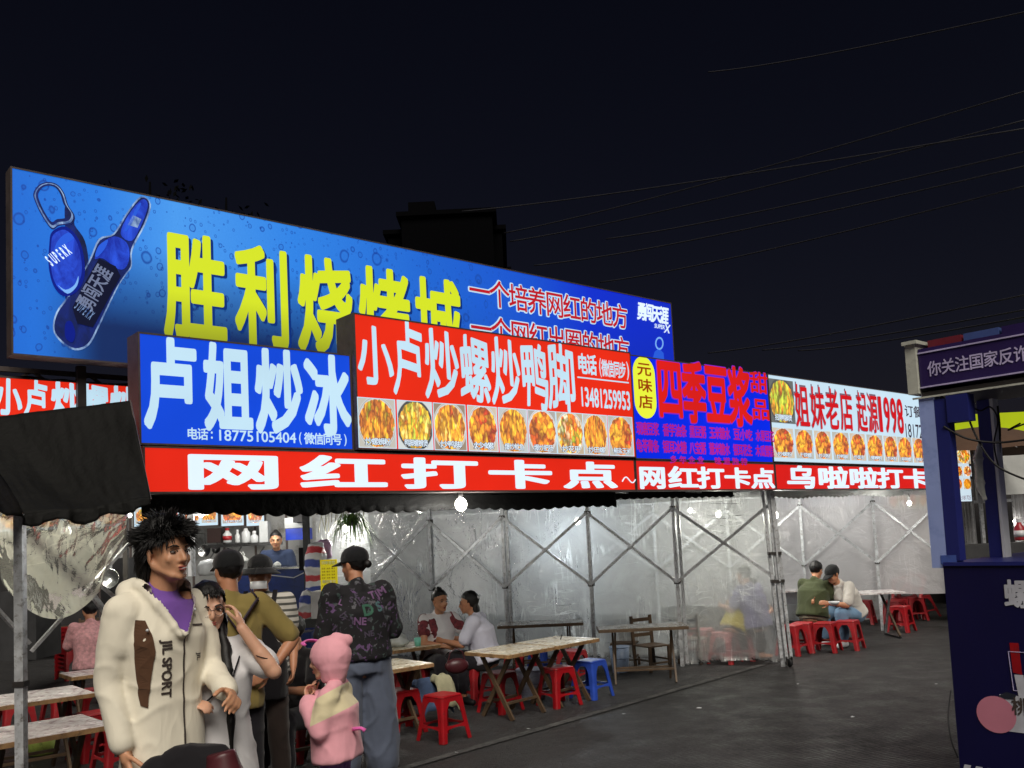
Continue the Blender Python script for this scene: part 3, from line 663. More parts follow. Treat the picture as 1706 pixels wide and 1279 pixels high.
# ------------------------------------------------------------------ stall roofs and valances
def nz(x, y=0, z=0): return noise.noise(V((x, y, z)))
def roof(name, s0, s1, v0, v1, z0, z1, mt, label):
    e = empty(name, SP(s0, v0, 0), SANG, label=label, cat='canopy')
    w, d = s1 - s0, v1 - v0
    def fn(a, b, th=0): return (w * a, d * b, z0 + (z1 - z0) * sin(b * pi * .5) + .05 * nz(a * w * 1.5, b * d * 1.5) - .05 * sin(a * w * 2.6) ** 2 - th)
    MB().grid(fn, int(w * 5), int(d * 4)).build('roof_sheet', mt, e, True)
    k = MB()
    for i in range(int(w / 1.2) + 1): k.bar((i * 1.2, .05, z0 - .02), (i * 1.2, d, z1 - .02), .03)
    for i in range(int(w / 1.2) + 1): MB().bar((i * 1.2 + .02, .05, z0 - .05), (i * 1.2 + .02, d, z1 - .10), .03).build('rafter', M['steel'], e)
    return e
def valance(par, x0, x1, y, z0, z1, mt, period=.13, amp=.02):
    def fn(a, b):
        x = x0 + (x1 - x0) * a; s_ = abs(sin(pi * x / period)); zb = z0 - amp * s_ + .03 * nz(x * 1.3)
        return (x, y + .02 * nz(x * 3, b * 2) * b, z1 + (zb - z1) * b)
    o = MB().grid(fn, int(abs(x1 - x0) / period * 6), 3).build('valance', mt, par, True)
    md = o.modifiers.new('s', 'SOLIDIFY'); md.thickness = .003
    return o
RA = roof('stall_canopy', -7.15, -.25, .1, 4.2, 2.08, 2.55, M['tarp'], 'dark tarpaulin roof of the stalls behind the big red and blue signs')
valance(RA, .02, 4.62, .03, 1.90, 2.06, M['tarp'])
valance(RA, 4.7, 6.9, .25, 1.99, 2.06, M['tarp'])
RB = roof('stall_canopy', -.1, 4.8, .1, 5.0, 2.1, 2.5, M['tarp_white'], 'pale tarpaulin roof of the stall behind the white photo sign')
valance(RB, .1, 4.7, .2, 1.975, 2.09, M['tarp_white'], .11, .02)
# dark truss under the billboard
e = empty('roof_truss', SP(-7.9, 1.35, 2.9), SANG, label='dark steel truss and bundled cables under the billboard on the left', cat='truss')
for i, z in enumerate((.0, .14)): MB().bar((0, 0, z), (2.4, 0, z), .035).build('beam', M['sign_side'], e)
b = MB()
for i in range(12): b.bar((i * .2, 0, 0 if i % 2 else .14), ((i + 1) * .2, 0, .14 if i % 2 else 0), .02)
b.build('lacing', M['sign_side'], e)
b = MB()
for k in range(3): b.tube([(x * .12, -.05 - .03 * k, .06 + .03 * nz(x * .5, k)) for x in range(20)], .012, 5)
b.build('cable_bundle', M['rubber'], e)
MB().grid(lambda a, b_: (2.4 * a - .3, .5, -.62 + .75 * b_ + .03 * nz(a * 8, b_ * 4)), 20, 6).build('backing_tarp', M['tarp2'], e, True)

# ------------------------------------------------------------------ folding lattice walls with plastic film
WD = V((-.945, .327, 0)).normalized(); WA = atan2(WD.y, WD.x)
def on_line(P, d, px):
    """distance along P + d t (on plan) of the photo column px near eye level"""
    r = ray(px, 879 - .0); n_ = V((-d.y, d.x, 0)); t = (P - CAM).dot(n_) / r.dot(n_); return (CAM + r * t - P).dot(d)
def lattice(name, P, posts, z0, z1, ztop, label, dbl=(), post_w=.042, skip=()):
    e = empty(name, P, WA, label=label, cat='frame')
    for i, x in enumerate(posts):
        MB().box((x, 0, ztop / 2), (post_w, post_w, ztop)).build('post', M['steel'], e)
        if i in dbl:
            MB().box((x - post_w * 1.5, .02, ztop / 2 + .02), (post_w * .8, post_w * .8, ztop - .04)).build('post', M['steel'], e)
        MB().box((x, 0, z0), (post_w * 1.7, post_w * 1.7, .045)).build('bracket', M['dark_metal'], e)
        MB().box((x, 0, z1), (post_w * 1.7, post_w * 1.7, .045)).build('bracket', M['dark_metal'], e)
    for i in range(len(posts) - 1):
        if i in skip: continue
        a, b_ = posts[i], posts[i + 1]
        for (za, zb, y) in ((z0, z1, .030), (z1, z0, .048)):
            MB().bar((a, y, za), (b_, y, zb), .034, .016, V((0, 1, 0))).build('scissor_bar', M['steel'], e)
        MB().lathe([(.012, -.012), (.012, .012)], 8, (0, 0, 0)).build('pivot_bolt', M['dark_metal'], e).location = ((a + b_) / 2, .03, (z0 + z1) / 2)
    MB().bar((posts[0], 0, ztop), (posts[-1], 0, ztop), .03).build('top_rail', M['steel'], e)
    return e
def sheet(name, P, ang, x0, x1, z0, z1, mt, label, amp=.03, seed=0, n=26, y=-.06, edge=.05, group=None):
    e = bpy.data.objects
    def fn(a, b_):
        x = x0 + (x1 - x0) * a; z = z0 + (z1 - z0) * b_
        w = .5 * sin((x * 1.8 + z * .9) + seed) + .8 * nz(x * 1.4, z * .9, seed) + .45 * nz(x * 5, z * 3, seed + 5)
        zz = z if b_ > .02 else z0 + edge * nz(x * 1.2, seed)
        return (x, y - amp * (1 + w), zz)
    o = MB().grid(fn, int(abs(x1 - x0) * n), int((z1 - z0) * n)).build(name, mt, None, True, label=label, cat='plastic sheet', group=group)
    o.location = P; o.rotation_euler = (0, 0, ang); return o
PC = P0 + V((.0, .0, 0))
posts1 = [0] + [on_line(PC, WD, q) for q in (1123, 980, 838, 716, 604)]
L1 = lattice('lattice_screen', PC, posts1, 1.0, 1.89, 2.05, 'folding steel lattice frame with crossed bars behind the seated women', dbl=(1, 3))
for i in range(5):
    sheet('plastic_sheet', PC, WA, posts1[i] + .02, posts1[i + 1] - .005, .10 if i else .03, 2.03, M['film_fog'] if i == 0 else M['film'],
          ('fogged plastic sheet with blurred diners behind it, next to the corner pole', 'creased plastic sheet between the corner bay and the middle posts', 'smooth grey plastic sheet behind the joined tables', 'smooth plastic sheet right behind the two seated women', 'plastic sheet beside the hanging plant and dark capped woman')[i], .02, i * 3.1, y=-.05)
# corner: three poles, a bracket and a castor
e = empty('corner_pole', PC + V((.03, -.05, 0)), 0, label='tall bundled steel corner pole with a black castor at its foot', cat='pole')
top = V((-.09, .0, 2.05))
for k, (dx, dy) in enumerate(((0, 0), (.055, .01), (-.055, .02))):
    MB().bar((dx, dy, .10 if k else .06), (top.x + dx * 1.0, dy, top.z), .034).build('pole', M['steel'], e)
MB().bar((.02 - .045, -.03, .98), (-.06, -.03, 2.0), .02).build('sleeve', M['steel'], e)
for z in (.98, 1.30): MB().box((-.09 * z / 2.05, -.005, z), (.15, .06, .035)).build('collar', M['dark_metal'], e)
b = MB()
for s_ in (-1, 1): b.box((.02 + s_ * .03, -.02, .07), (.008, .07, .10))
b.build('castor_fork', M['dark_metal'], e)
w = MB().lathe([(.0, -.014), (.045, -.014), (.05, -.006), (.05, .006), (.045, .014), (0, .014)], 16).build('castor_wheel', M['rubber'], e, True); w.location = (.02, -.02, .05); w.rotation_euler = (0, RAD(90), .4)
# second wall at the back of the stalls
P2 = D(1560, 870, 13.1); P2.z = 0
posts2 = [on_line(P2, WD, q) for q in (1575, 1457, 1335, 1212, 1090, 968, 846, 724)]
L2 = lattice('lattice_screen', P2, posts2, 1.0, 1.89, 2.05, 'folding steel lattice frame at the back, behind the seated couple', post_w=.04)
sheet('plastic_sheet', P2, WA, posts2[0], posts2[2], .52, 2.03, M['film_back'], 'hazy plastic sheet behind the couple and the stacked red chairs', .02, 2.2, y=-.06)
sheet('plastic_sheet', P2, WA, posts2[2] + .01, posts2[4], .40, 2.03, M['film_back'], 'hazy plastic sheet seen through the fogged corner bay', .02, 5.2, y=-.06)
sheet('plastic_sheet', P2, WA, posts2[4] + .01, posts2[7], .30, 2.03, M['film_back'], 'hazy back plastic sheet seen through the sheet by the seated women', .02, 8.2, y=-.06)
# flat pale partition behind it
def wallbox(name, P, ang, w, h, th, mt, label=None, cat=None, kind=None, z0=0):
    o = MB().box((w / 2, 0, z0 + h / 2), (w, th, h)).build(name, mt, None, label=label, cat=cat, kind=kind); o.location = P; o.rotation_euler = (0, 0, ang); return o
M['part'] = mat('partition_grey', (176, 178, 180), .7, 0, .18, 2, bump=.2, bs=30, dirt=(120, 118, 112))
M['part_dark'] = mat('partition_dark', (46, 44, 46), .8, 0, .4, 2)
pp_ = P2 + V((.6, 1.5, 0)); wallbox('partition_wall', pp_ + WD * .2, WA, 8.2, 2.4, .05, M['part'], 'long pale partition behind the back plastic sheets', 'wall')
wallbox('market_wall', V((-16, 17, 0)), RAD(-4), 22, 2.9, .1, M['part_dark'], 'long dark wall far behind the open stall', 'wall')
wallbox('market_wall', V((6.3, 17.5, 0)), RAD(-6), 26, 2.3, .1, M['part_dark'], 'low dark wall far beyond the blue booth', 'wall')

# ------------------------------------------------------------------ lamps
def bulb(p, drop, watts, label, r=.035, shade=False, col=(1, .97, .9), group=None):
    e = empty('hanging_bulb', p, 0, label=label, cat='lamp', group=group)
    MB().ell((0, 0, 0), (r, r, r * 1.15)).build('bulb', M['tubeglass'], e, True)
    MB().lathe([(.014, r), (.018, r + .01), (.018, r + .05), (.006, r + .06)], 10).build('socket', M['white_pl'], e, True)
    MB().tube([(0, 0, r + .05), (.01, 0, r + drop * .5), (0, 0, r + drop)], .004, 5).build('cord', M['rubber'], e)
    if shade:
        o = MB().lathe([(.022, r + .09), (.03, r + .05), (.07, r + .02), (.078, -.01), (.074, -.01), (.066, r + .015), (.02, r + .05)], 20).build('lamp_shade', M['white_pl'], e, True)
    l = bpy.data.lights.new('bulb_light', 'POINT'); l.energy = watts; l.shadow_soft_size = .05; l.color = col
    lo = bpy.data.objects.new('bulb_light', l); COL.objects.link(lo); lo.parent = e; lo.location = (0, 0, -r - .07); return e
bulb(D(768, 840, 7.45), .10, 26, 'brightest bare bulb hanging just under the red strip sign', .05)
bulb(D(576, 880, 10.2), .3, 24, 'bare bulb shining among the hanging leaves', .04)
bulb(D(335, 856, 9.6), .2, 14, 'white shaded lamp hanging in front of the menu boards', .03, True)
bulb(D(1292, 858, 12.2), .2, 34, 'bulb at the top of the stall just right of the corner pole', .04)
bulb(D(1197, 856, 11.9), .2, 36, 'bulb glowing through the fogged plastic left of the corner pole', .04, col=(1, .98, .82))
bulb(D(962, 868, 12.0), .2, 42, 'bluish white bulb seen through the plastic sheet in the middle', .04, col=(.85, .93, 1))
bulb(D(1150, 850, 13.7), .2, 18, 'dim bulb behind the second plastic wall above the diners', .035)
bulb(D(1400, 838, 14.25), .1, 11, 'dim unseen bulb added behind the back plastic sheet above the couple', .035)  # out of sight, added to brighten the film of the right stall
bulb(D(1515, 838, 12.4), .1, 14, 'unseen bulb added near the blue post in front of the back plastic sheet', .03)  # second added lamp, spreads the light over the back film
bulb(D(700, 850, 13.5), .2, 36, 'faint bulb behind plastic above the woman in dark red', .035)
bulb(D(440, 842, 11.9), .2, 16, 'kitchen bulb above the smiling vendor', .03)
bulb(D(110, 885, 6.7), .2, 34, 'unseen bulb placed behind the gathered plastic on the left', .035, col=(1, .97, .8))  # hidden lamp put close behind the film to brighten it
bulb(D(216, 858, 8.6), .2, 7, 'small bulb beside the edge of the black awning', .02)
bulb(D(1691, 868, 15), .2, 3, 'tiny distant bulb between the blue booth posts', .03)

# ------------------------------------------------------------------ black awning of the near stall on the left
def quadsheet(name, c, nu, nv, mt, parent, fold=.03, seed=0, th=.004, sag=.0):
    a, b_, c_, d = [V(q) for q in c]
    nn = (b_ - a).cross(d - a).normalized()
    def fn(u, w):
        p = (a * (1 - u) + b_ * u) * (1 - w) + (d * (1 - u) + c_ * u) * w
        k = fold * (nz(u * 5, w * 1.6, seed) + .6 * nz(u * 12, w * 3, seed + 4)) * min(1, 6 * w + .3)
        return p + nn * k + V((0, 0, -sag * sin(pi * u) * sin(pi * w)))
    o = MB().grid(fn, nu, nv).build(name, mt, parent, True)
    md = o.modifiers.new('s', 'SOLIDIFY'); md.thickness = th; return o
AW = empty('black_awning', (0, 0, 0), label='black tarpaulin awning of the near stall hanging over the left tables', cat='awning')
def aw(u, w):       # roof panel: ridge at w = 1, eave at w = 0, sagging cloth with soft folds running down from the apex
    e0, e1, r1, r0_ = D(40, 858, 5.0), D(251, 829, 5.2), D(217, 667, 5.62), D(-60, 700, 5.5)
    p = (e0 * (1 - u) + e1 * u) * (1 - w) + (r0_ * (1 - u) + r1 * u) * w
    fold = .035 * sin(9 * u + 3 * w) * (1 - w) * u * (1 - u) * 4 + .022 * nz(u * 6 + w * 2, w * 1.2, 3) * (1 - w * .7) + .008 * nz(u * 22, w * 5, 8)
    return p + V((.1, -.75, .3)) * fold + V((0, 0, -.10 * sin(pi * u) * sin(pi * w) ** .8))
o = MB().grid(aw, 60, 40).build('awning_sheet', M['tarp'], AW, True); md = o.modifiers.new('s', 'SOLIDIFY'); md.thickness = .004
quadsheet('awning_side', [D(-60, 840, 4.2), D(41, 862, 4.99), D(-50, 702, 5.45), D(-140, 700, 4.4)], 24, 24, M['tarp2'], AW, .035, 6)
def av(u, w):
    p = aw(u, 0); return p + V((.01 * sin(u * 60) * w, -.012 * w + .01 * sin(u * 34) * w, -(.055 + .018 * sin(u * 17) + .02 * sin(pi * u)) * w))
o = MB().grid(av, 80, 4).build('awning_valance', M['tarp'], AW, True); md = o.modifiers.new('s', 'SOLIDIFY'); md.thickness = .003
b = MB().tube([D(251, 832, 5.205), D(217, 667, 5.625)], .006, 6); b.build('edge_rope', M['sign_side'], AW)
e = empty('awning_pole', D(33, 860, 5.0) * 1.0 - V((0, 0, D(33, 860, 5.0).z)), 0, label='steel pole holding the black awning at the far left', cat='pole')
MB().bar((0, 0, 0), (.0, 0, 1.9), .048).build('pole', M['steel'], e); MB().box((0, 0, .97), (.062, .062, .03)).build('collar', M['dark_metal'], e)
MB().box((0, 0, .006), (.14, .14, .012)).build('foot_plate', M['dark_metal'], e)
# diagonal braces of the left frame
e = empty('lattice_screen', (0, 0, 0), label='steel scissor braces behind the gathered plastic on the left', cat='frame')
for a, c, w in ((D(45, 872, 6.0), D(245, 1040, 6.5), .05), (D(-20, 998, 5.6), D(48, 1072, 5.8), .045), (D(52, 1085, 6.2), D(215, 905, 6.6), .045), (D(-10, 900, 6.3), D(60, 870, 6.2), .04), (D(150, 985, 6.45), D(215, 1075, 6.3), .045)):
    MB().bar(a, c, w, .02).build('scissor_bar', M['steel'], e)
MB().bar(D(208, 850, 6.8), D(214, 1105, 6.8), .035).build('post', M['dark_metal'], e)
# gathered plastic sheet
def gathered(u, w):
    xs = -10 + 225 * u; top = 848 + 6 * sin(u * 3)
    bot = 965 + 66 * sin(pi * min(1, max(0, (u * 1.15)))) ** .8 - (60 * max(0, u - .82) / .18)
    y = top + (bot - top) * w; xx = xs + (112 - xs) * .10 * w
    f = .05 * nz(u * 4, w * 4, 3) + .016 * abs(nz(u * 9 + w * 3, w * 6, 9)) + .012 * abs(nz(u * 22, w * 7 + u * 5, 5)) + .12 * sin(pi * w)
    return D(xx, y, 5.75 - f)
MB().grid(gathered, 90, 50).build('plastic_sheet', M['film_left'], None, True, label='gathered clear plastic sheet sagging under the black awning', cat='plastic sheet')

# ------------------------------------------------------------------ stools
def make_stool(mt, h=.36):
    e = empty('plastic_stool'); T, B_ = .115, .165      # half widths, seat and feet
    def hw(z): return B_ + (T - B_) * (z / h) ** .9
    b = MB()
    prof = [(.86, -.012), (1.0, -.012), (1.03, -.004), (1.0, .004), (.9, .008), (.3, .006)]
    n_ = 8
    def ring(k, z):
        r = T * k; c = .022; o = []
        for cx, cy, a0 in ((1, 1, 0), (-1, 1, 90), (-1, -1, 180), (1, -1, 270)):
            for q in (0, 45, 90): o.append((cx * (r - c) + c * cos(RAD(a0 + q)), cy * (r - c) + c * sin(RAD(a0 + q)), h + z))
        return o
    vs = []; 
    for k, z in prof: vs += ring(k, z)
    fs = [(i * 12 + j, i * 12 + (j + 1) % 12, (i + 1) * 12 + (j + 1) % 12, (i + 1) * 12 + j) for i in range(len(prof) - 1) for j in range(12)] + [tuple((len(prof) - 1) * 12 + j for j in range(12))]
    b.add(vs, fs); b.build('seat', mt, e)
    th = .004
    def wing(z):            # width of a leg's flange at height z, flaring into arches
        t = z / h
        w = .046 + .010 * t
        if z > .23: w += ((z - .23) / (h - .23)) ** 2 * .075
        if z < .14 and z > .075: w += .0
        return w
    zs = [0, .03, .07, .12, .17, .22, .26, .29, .315, .335, h - .012]
    for sx, sy in ((1, 1), (-1, 1), (-1, -1), (1, -1)):
        m_ = MB(); v_ = []
        for z in zs:
            r = hw(z); w = min(wing(z), r - .004); c = .014
            v_ += [(sx * (r - w), sy * r, z), (sx * (r - c), sy * r, z), (sx * (r - c * .3), sy * (r - c * .3), z), (sx * r, sy * (r - c), z), (sx * r, sy * (r - w), z)]
        m_.add(v_, [(i * 5 + j, i * 5 + j + 1, i * 5 + j + 6, i * 5 + j + 5) for i in range(len(zs) - 1) for j in range(4)])
        o = m_.build('leg', mt, e); md = o.modifiers.new('s', 'SOLIDIFY'); md.thickness = .007; md.offset = 0
    for k in range(4):
        R_ = Matrix.Rotation(k * pi / 2, 3, 'Z'); m_ = MB(); v_ = []; N_ = 6
        for zz, arch in ((.128, .0), (.098, .022)):
            for i in range(N_ + 1):
                t = i / N_ * 2 - 1; r = hw(zz); z = zz + (arch * (1 - t * t) * .6 if arch else .008 * t * t)
                v_.append(R_ @ V((t * (r - .044), -r + .001, z)))
        m_.add(v_, [(i, i + 1, N_ + 2 + i, N_ + 1 + i) for i in range(N_)])
        o = m_.build('rail', mt, e); md = o.modifiers.new('s', 'SOLIDIFY'); md.thickness = .008; md.offset = 0
        m_ = MB(); zt = h - .012; v_ = [R_ @ V(q) for q in ((-T + .02, -hw(zt) - .0005, zt), (T - .02, -hw(zt) - .0005, zt), (T - .03, -hw(zt - .03) - .0005, zt - .032), (-T + .03, -hw(zt - .03) - .0005, zt - .032))]
        m_.add(v_, [(0, 1, 2, 3)]); o = m_.build('apron', mt, e); md = o.modifiers.new('s', 'SOLIDIFY'); md.thickness = .006; md.offset = 0
    return e
ST_R = make_stool(M['red_pl']); ST_R2 = make_stool(M['red_pl2']); ST_B = make_stool(M['blue_pl']); used = set()
def stool(x, y, proto, label, rot=None, z=0, sc=1.0, group='plastic stools around the tables', dist=None):
    o = proto if proto.name not in used else copy_tree(proto); used.add(proto.name)
    p = G(x, y) if dist is None else D(x, y, dist)
    o.location = (p.x, p.y + .12, z if dist is None else p.z); o.rotation_euler = (RAD(0), 0, SANG + (rot if rot is not None else random.uniform(-.25, .25)))
    o.scale = (sc, sc, sc); tag(o, label, 'stool', group); return o
SL = [(738, 1236, ST_R, 'bright red plastic stool nearest the camera, at the end of the table row', .12), (668, 1224, ST_R, 'red plastic stool just left behind the nearest bright red stool', -.1),
 (834, 1188, ST_R, 'red plastic stool under the near corner of the joined tables', .15), (792, 1172, ST_R2, 'dark red plastic stool left of the joined tables, behind another stool', .05),
 (933, 1178, ST_R, 'red plastic stool at the right long side of the joined tables', -.1), (988, 1164, ST_B, 'blue plastic stool to the right of the joined tables', .1),
 (957, 1142, ST_R2, 'small red plastic stool behind the blue stool', .2), (868, 1138, ST_R2, 'red plastic stool almost hidden under the far half of the joined tables', 0),
 (908, 1120, ST_B, 'blue plastic stool barely visible under the joined tables', 0), (708, 1168, ST_R2, 'red plastic stool behind the half hidden near table', .1),
 (668, 1170, ST_R2, 'red plastic stool pushed under the half hidden near table', -.1),
 (1345, 1087, ST_R2, 'red plastic stool nearest the corner pole, before the man in green', .3), (1383, 1087, ST_R, 'middle red plastic stool of the three in front of the couple', .25),
 (1421, 1083, ST_R2, 'right hand red plastic stool of the three in front of the couple', .2), (1508, 1053, ST_R, 'red plastic stool nearest the camera in the cluster by the blue booth', .1),
 (1446, 1040, ST_R2, 'red plastic stool beside the metal table leg', .3), (1498, 1042, ST_R2, 'red plastic stool with pale seat behind the booth cluster stool', .1),
 (1513, 1034, ST_R2, 'red plastic stool at the back of the cluster by the booth', .1),
 (1213, 1112, ST_R2, 'red plastic stool under the yellow shirted blurred diner', .2), (1250, 1106, ST_R2, 'red plastic stool under the lavender shirted blurred diner', .2),
 (1180, 1108, ST_R, 'dark red plastic stool left of the blurred diners', .1), (1326, 1092, ST_R2, 'red plastic stool half hidden by the corner pole', .1),
 (478, 1226, ST_R, 'red plastic stool behind the child between the standing people', .1), (512, 1268, ST_R, 'red plastic stool beside the child in pink', -.15),
 (145, 1268, ST_R, 'red plastic stool with a worn white seat under the near left table', .15), (186, 1290, ST_R2, 'red plastic stool at the elbow of the young man', .1),
 (92, 1225, ST_R2, 'red plastic stool between the two left tables', .2), (150, 1215, ST_R, 'red plastic stool right of the middle left table', -.1), (14, 1242, ST_R2, 'red plastic stool at the left frame edge', .1),
 (622, 1180, ST_R2, 'red plastic stool behind the legs of the dark capped woman', .1)]
for x, y, p, lb, r in SL:
    o = stool(x, y, p, lb, r)
    if 1175 < x < 1260: o.location.y += .28 if x > 1200 else .5; o.location.x += .06
# stacked stools: left stack and right heap
SK = [make_stool(M['red_pl'])]
for k in range(6):
    o = SK[0] if k == 0 else copy_tree(SK[0]); p = G(118, 1132); o.location = (p.x, p.y + .1, k * .055); o.rotation_euler = (0, 0, SANG + .15); o.scale = (1.15, 1.15, 1.15)
    tag(o, ('lowest', 'second', 'third', 'fourth', 'fifth', 'topmost')[k] + ' red stool in the nested stack behind the left tables', 'stool', 'nested stack of red stools on the left')
lab = ['lying red stool at the left of the heap by the booth', 'red stool at the bottom of the heap by the booth', 'tilted red stool in the middle of the heap by the booth', 'red stool at the right end of the heap', 'topmost red stool of the heap by the booth']
for k, (x, y, zz, rx) in enumerate(((1520, 1043, .0, 0), (1548, 1038, .0, 0), (1535, 1040, .33, .5), (1568, 1036, .0, .2), (1545, 1040, .40, -.4))):
    o = copy_tree(ST_R2); p = G(x, y); o.location = (p.x, p.y + .5, zz); o.rotation_euler = (rx, rx * .5, SANG + k * .9); tag(o, lab[k], 'stool', 'heap of red stools by the blue booth')

# ------------------------------------------------------------------ tables
def make_table(mt, w=.62, d=.56, h=.60, legmt=None):
    e = empty('folding_table'); legmt = legmt or M['dwood']
    me = MB().box((0, 0, h - .008), (w, d, .016)).build('tabletop', mt, e)
    b = MB()
    for c, q in (((0, -d / 2, h - .02), (w + .008, .012, .03)), ((0, d / 2, h - .02), (w + .008, .012, .03)), ((-w / 2, 0, h - .02), (.012, d - .014, .03)), ((w / 2, 0, h - .02), (.012, d - .014, .03))): b.box(c, q)
    b.build('edge_band', M['dwood'] if mt is M['lam3'] else M['wood'], e)
    MB().box((0, 0, h - .035), (w * .8, .05, .035)).build('bearer', legmt, e)
    for s_ in (-1, 1):
        x = s_ * w * .34
        MB().bar((x, -d * .36, 0), (x + .01, d * .30, h - .05), .042, .02, V((1, 0, 0))).build('leg', legmt, e)
        MB().bar((x - .022 * s_, d * .36, 0), (x - .022 * s_, -d * .30, h - .05), .042, .02, V((1, 0, 0))).build('leg', legmt, e)
    MB().bar((-w * .34, -d * .20, .14), (w * .34, -d * .20, .14), .03, .02).build('stretcher', legmt, e)
    MB().bar((-w * .34, d * .20, .14), (w * .34, d * .20, .14), .03, .02).build('stretcher', legmt, e)
    return e
def place_table(e, c, rz, label, h=.6, group='folding tables set out by the stalls'):
    e.location = (c.x, c.y, 0); e.rotation_euler = (0, 0, rz); tag(e, label, 'table', group); return e
TA = make_table(M['lam1']); place_table(TA, V((-.1, 8.48, 0)), SANG + .1, 'near half of the joined tables in front of the seated women')
def tb(c, rz, label, mt=None, **k):
    o = make_table(mt or M['lam1'], **k); return place_table(o, V(c), rz, label)
tb((.36, 8.97, 0), SANG + .1, 'far half of the joined tables, with a small pen on its top', w=.62)
tb((-3.02, 5.66, 0), SANG + .05, 'pale table at the lower left, beside the young man in the cream jacket', M['lam2'], w=.72, d=.56)
tb((-3.85, 6.95, 0), SANG, 'pale table behind the awning pole on the left', M['lam2'], w=.95, d=.6)
tb((-3.85, 8.35, 0), SANG, 'narrow pale table in front of the red stool stack', M['lam2'], w=.6, d=.4)
tb((-1.17, 7.8, 0), SANG, 'table half hidden behind the grey shorts of the capped woman', w=.62, d=.56)
tb((-1.25, 9.1, 0), SANG - .1, 'table carrying a white plastic bag beside the seated women', w=.75, d=.5)
tb((.25, 10.9, 0), SANG - .75, 'dark table against the plastic wall behind the joined tables', M['lam3'], w=1.0, d=.5)
tb((1.33, 9.95, 0), SANG - .75, 'dark table near the corner bay above the wooden chairs', M['lam3'], w=.95, d=.45)
tb((-1.75, 6.9, 0), SANG, 'table behind the child in pink', M['lam2'], w=.6, d=.5)
# metal folding table of the right stall
def metal_table(c, rz, label, w=1.1, d=.55, h=.62):
    e = empty('metal_table', V(c), rz, label=label, cat='table')
    MB().box((0, 0, h), (w, d, .02)).build('tabletop', M['lam2'], e)
    for s_ in (-1, 1):
        MB().bar((s_ * w * .38, -.22, .03), (s_ * w * .30, .2, h), .025).build('leg', M['dwood'], e)
        MB().bar((s_ * w * .36, .22, .03), (s_ * w * .28, -.2, h), .025).build('leg', M['steel'], e)
        MB().box((s_ * w * .37, 0, .012), (.03, .52, .024)).build('foot_bar', M['black'], e)
    return e
p = G(1448, 1062); metal_table((p.x, p.y, 0), SANG - .72, 'metal legged table beside the woman in the white top', .9)
p = G(1340, 1055); metal_table((p.x, p.y + .3, 0), SANG - .72, 'low metal legged table between the couple', .7)

# ------------------------------------------------------------------ wooden chairs
def make_chair():
    e = empty('wooden_chair')
    for i in range(4): MB().box((0, -.14 + i * .093, .36), (.36, .085, .02)).build('seat_slat', M['dwood'], e)
    for sx in (-1, 1):
        MB().bar((sx * .16, -.17, 0), (sx * .16, -.17, .35), .035).build('leg', M['dwood'], e)
        MB().bar((sx * .16, .17, 0), (sx * .16, .22, .78), .035).build('leg', M['dwood'], e)
        MB().bar((sx * .16, -.15, .16), (sx * .16, .16, .16), .022).build('stretcher', M['dwood'], e)
    for z in (.50, .60, .72): MB().bar((-.15, .185 + (z - .4) * .07, z), (.15, .185 + (z - .4) * .07, z), .05, .016, V((0, 1, 0))).build('back_slat', M['dwood'], e)
    MB().bar((-.15, -.16, .12), (.15, -.16, .12), .022).build('stretcher', M['dwood'], e)
    return e
CH = make_chair()
for k, (x, y, rz, lb) in enumerate(((1090, 1118, .5, 'wooden slatted chair with its back to the camera under the dark table'), (1045, 1112, -.3, 'wooden chair beside the bucket, left of the slatted chair'), (1160, 1105, 2.6, 'dark wooden chair next to the middle posts'), (960, 1082, 2.1, 'wooden chair pushed against the plastic wall at the end of the dark table'), (148, 1092, 3.4, 'wooden chair of the diner in pink on the left'))):
    o = CH if k == 0 else copy_tree(CH); p = G(x, y); o.location = (p.x, p.y + .1, 0); o.rotation_euler = (0, 0, rz); o.scale = (.86, .86, .80); tag(o, lb, 'chair', 'wooden chairs')

# ------------------------------------------------------------------ buckets, bags
def bucket(x, y, rgb, label, h=.30, r=.15, rings=4, mtn=None):
    p = G(x, y); e = empty('bucket', (p.x, p.y + r, 0), random.random(), label=label, cat='bucket')
    mt = mat('bucket_' + mtn, rgb, .4, 0, .2, 6, dirt=tuple(int(v * .6) for v in rgb))
    k = .78
    MB().lathe([(r * k, 0), (r * k + .003, .01), (r * .98, h), (r * .94, h), (r * k - .004, .02)], 22).build('bucket_body', mt, e, True)
    for i in range(rings): 
        z = h * (.55 + .42 * i / max(1, rings - 1)); rr = r * k + (r * .98 - r * k) * z / h
        MB().lathe([(rr, z - .006), (rr + .007, z - .003), (rr + .007, z + .003), (rr, z + .006)], 22).build('rim_band', mt, e, True)
    b = MB().tube([(r * cos(t), -.02 - .04 * sin(t), h - .02 - .12 * sin(t)) for t in [i * pi / 10 for i in range(11)]], .003, 5); b.build('handle', M['steel'], e); return e
bucket(55, 1262, (150, 165, 80), 'yellow green ribbed plastic bucket under the near left table', .24, .13, 5, 'green')
bucket(888, 1168, (160, 165, 190), 'greyish white bucket with faded print under the joined tables', .30, .16, 2, 'white')
bucket(1036, 1122, (150, 170, 200), 'white bucket with blue print beside the wooden chair', .30, .12, 2, 'print')
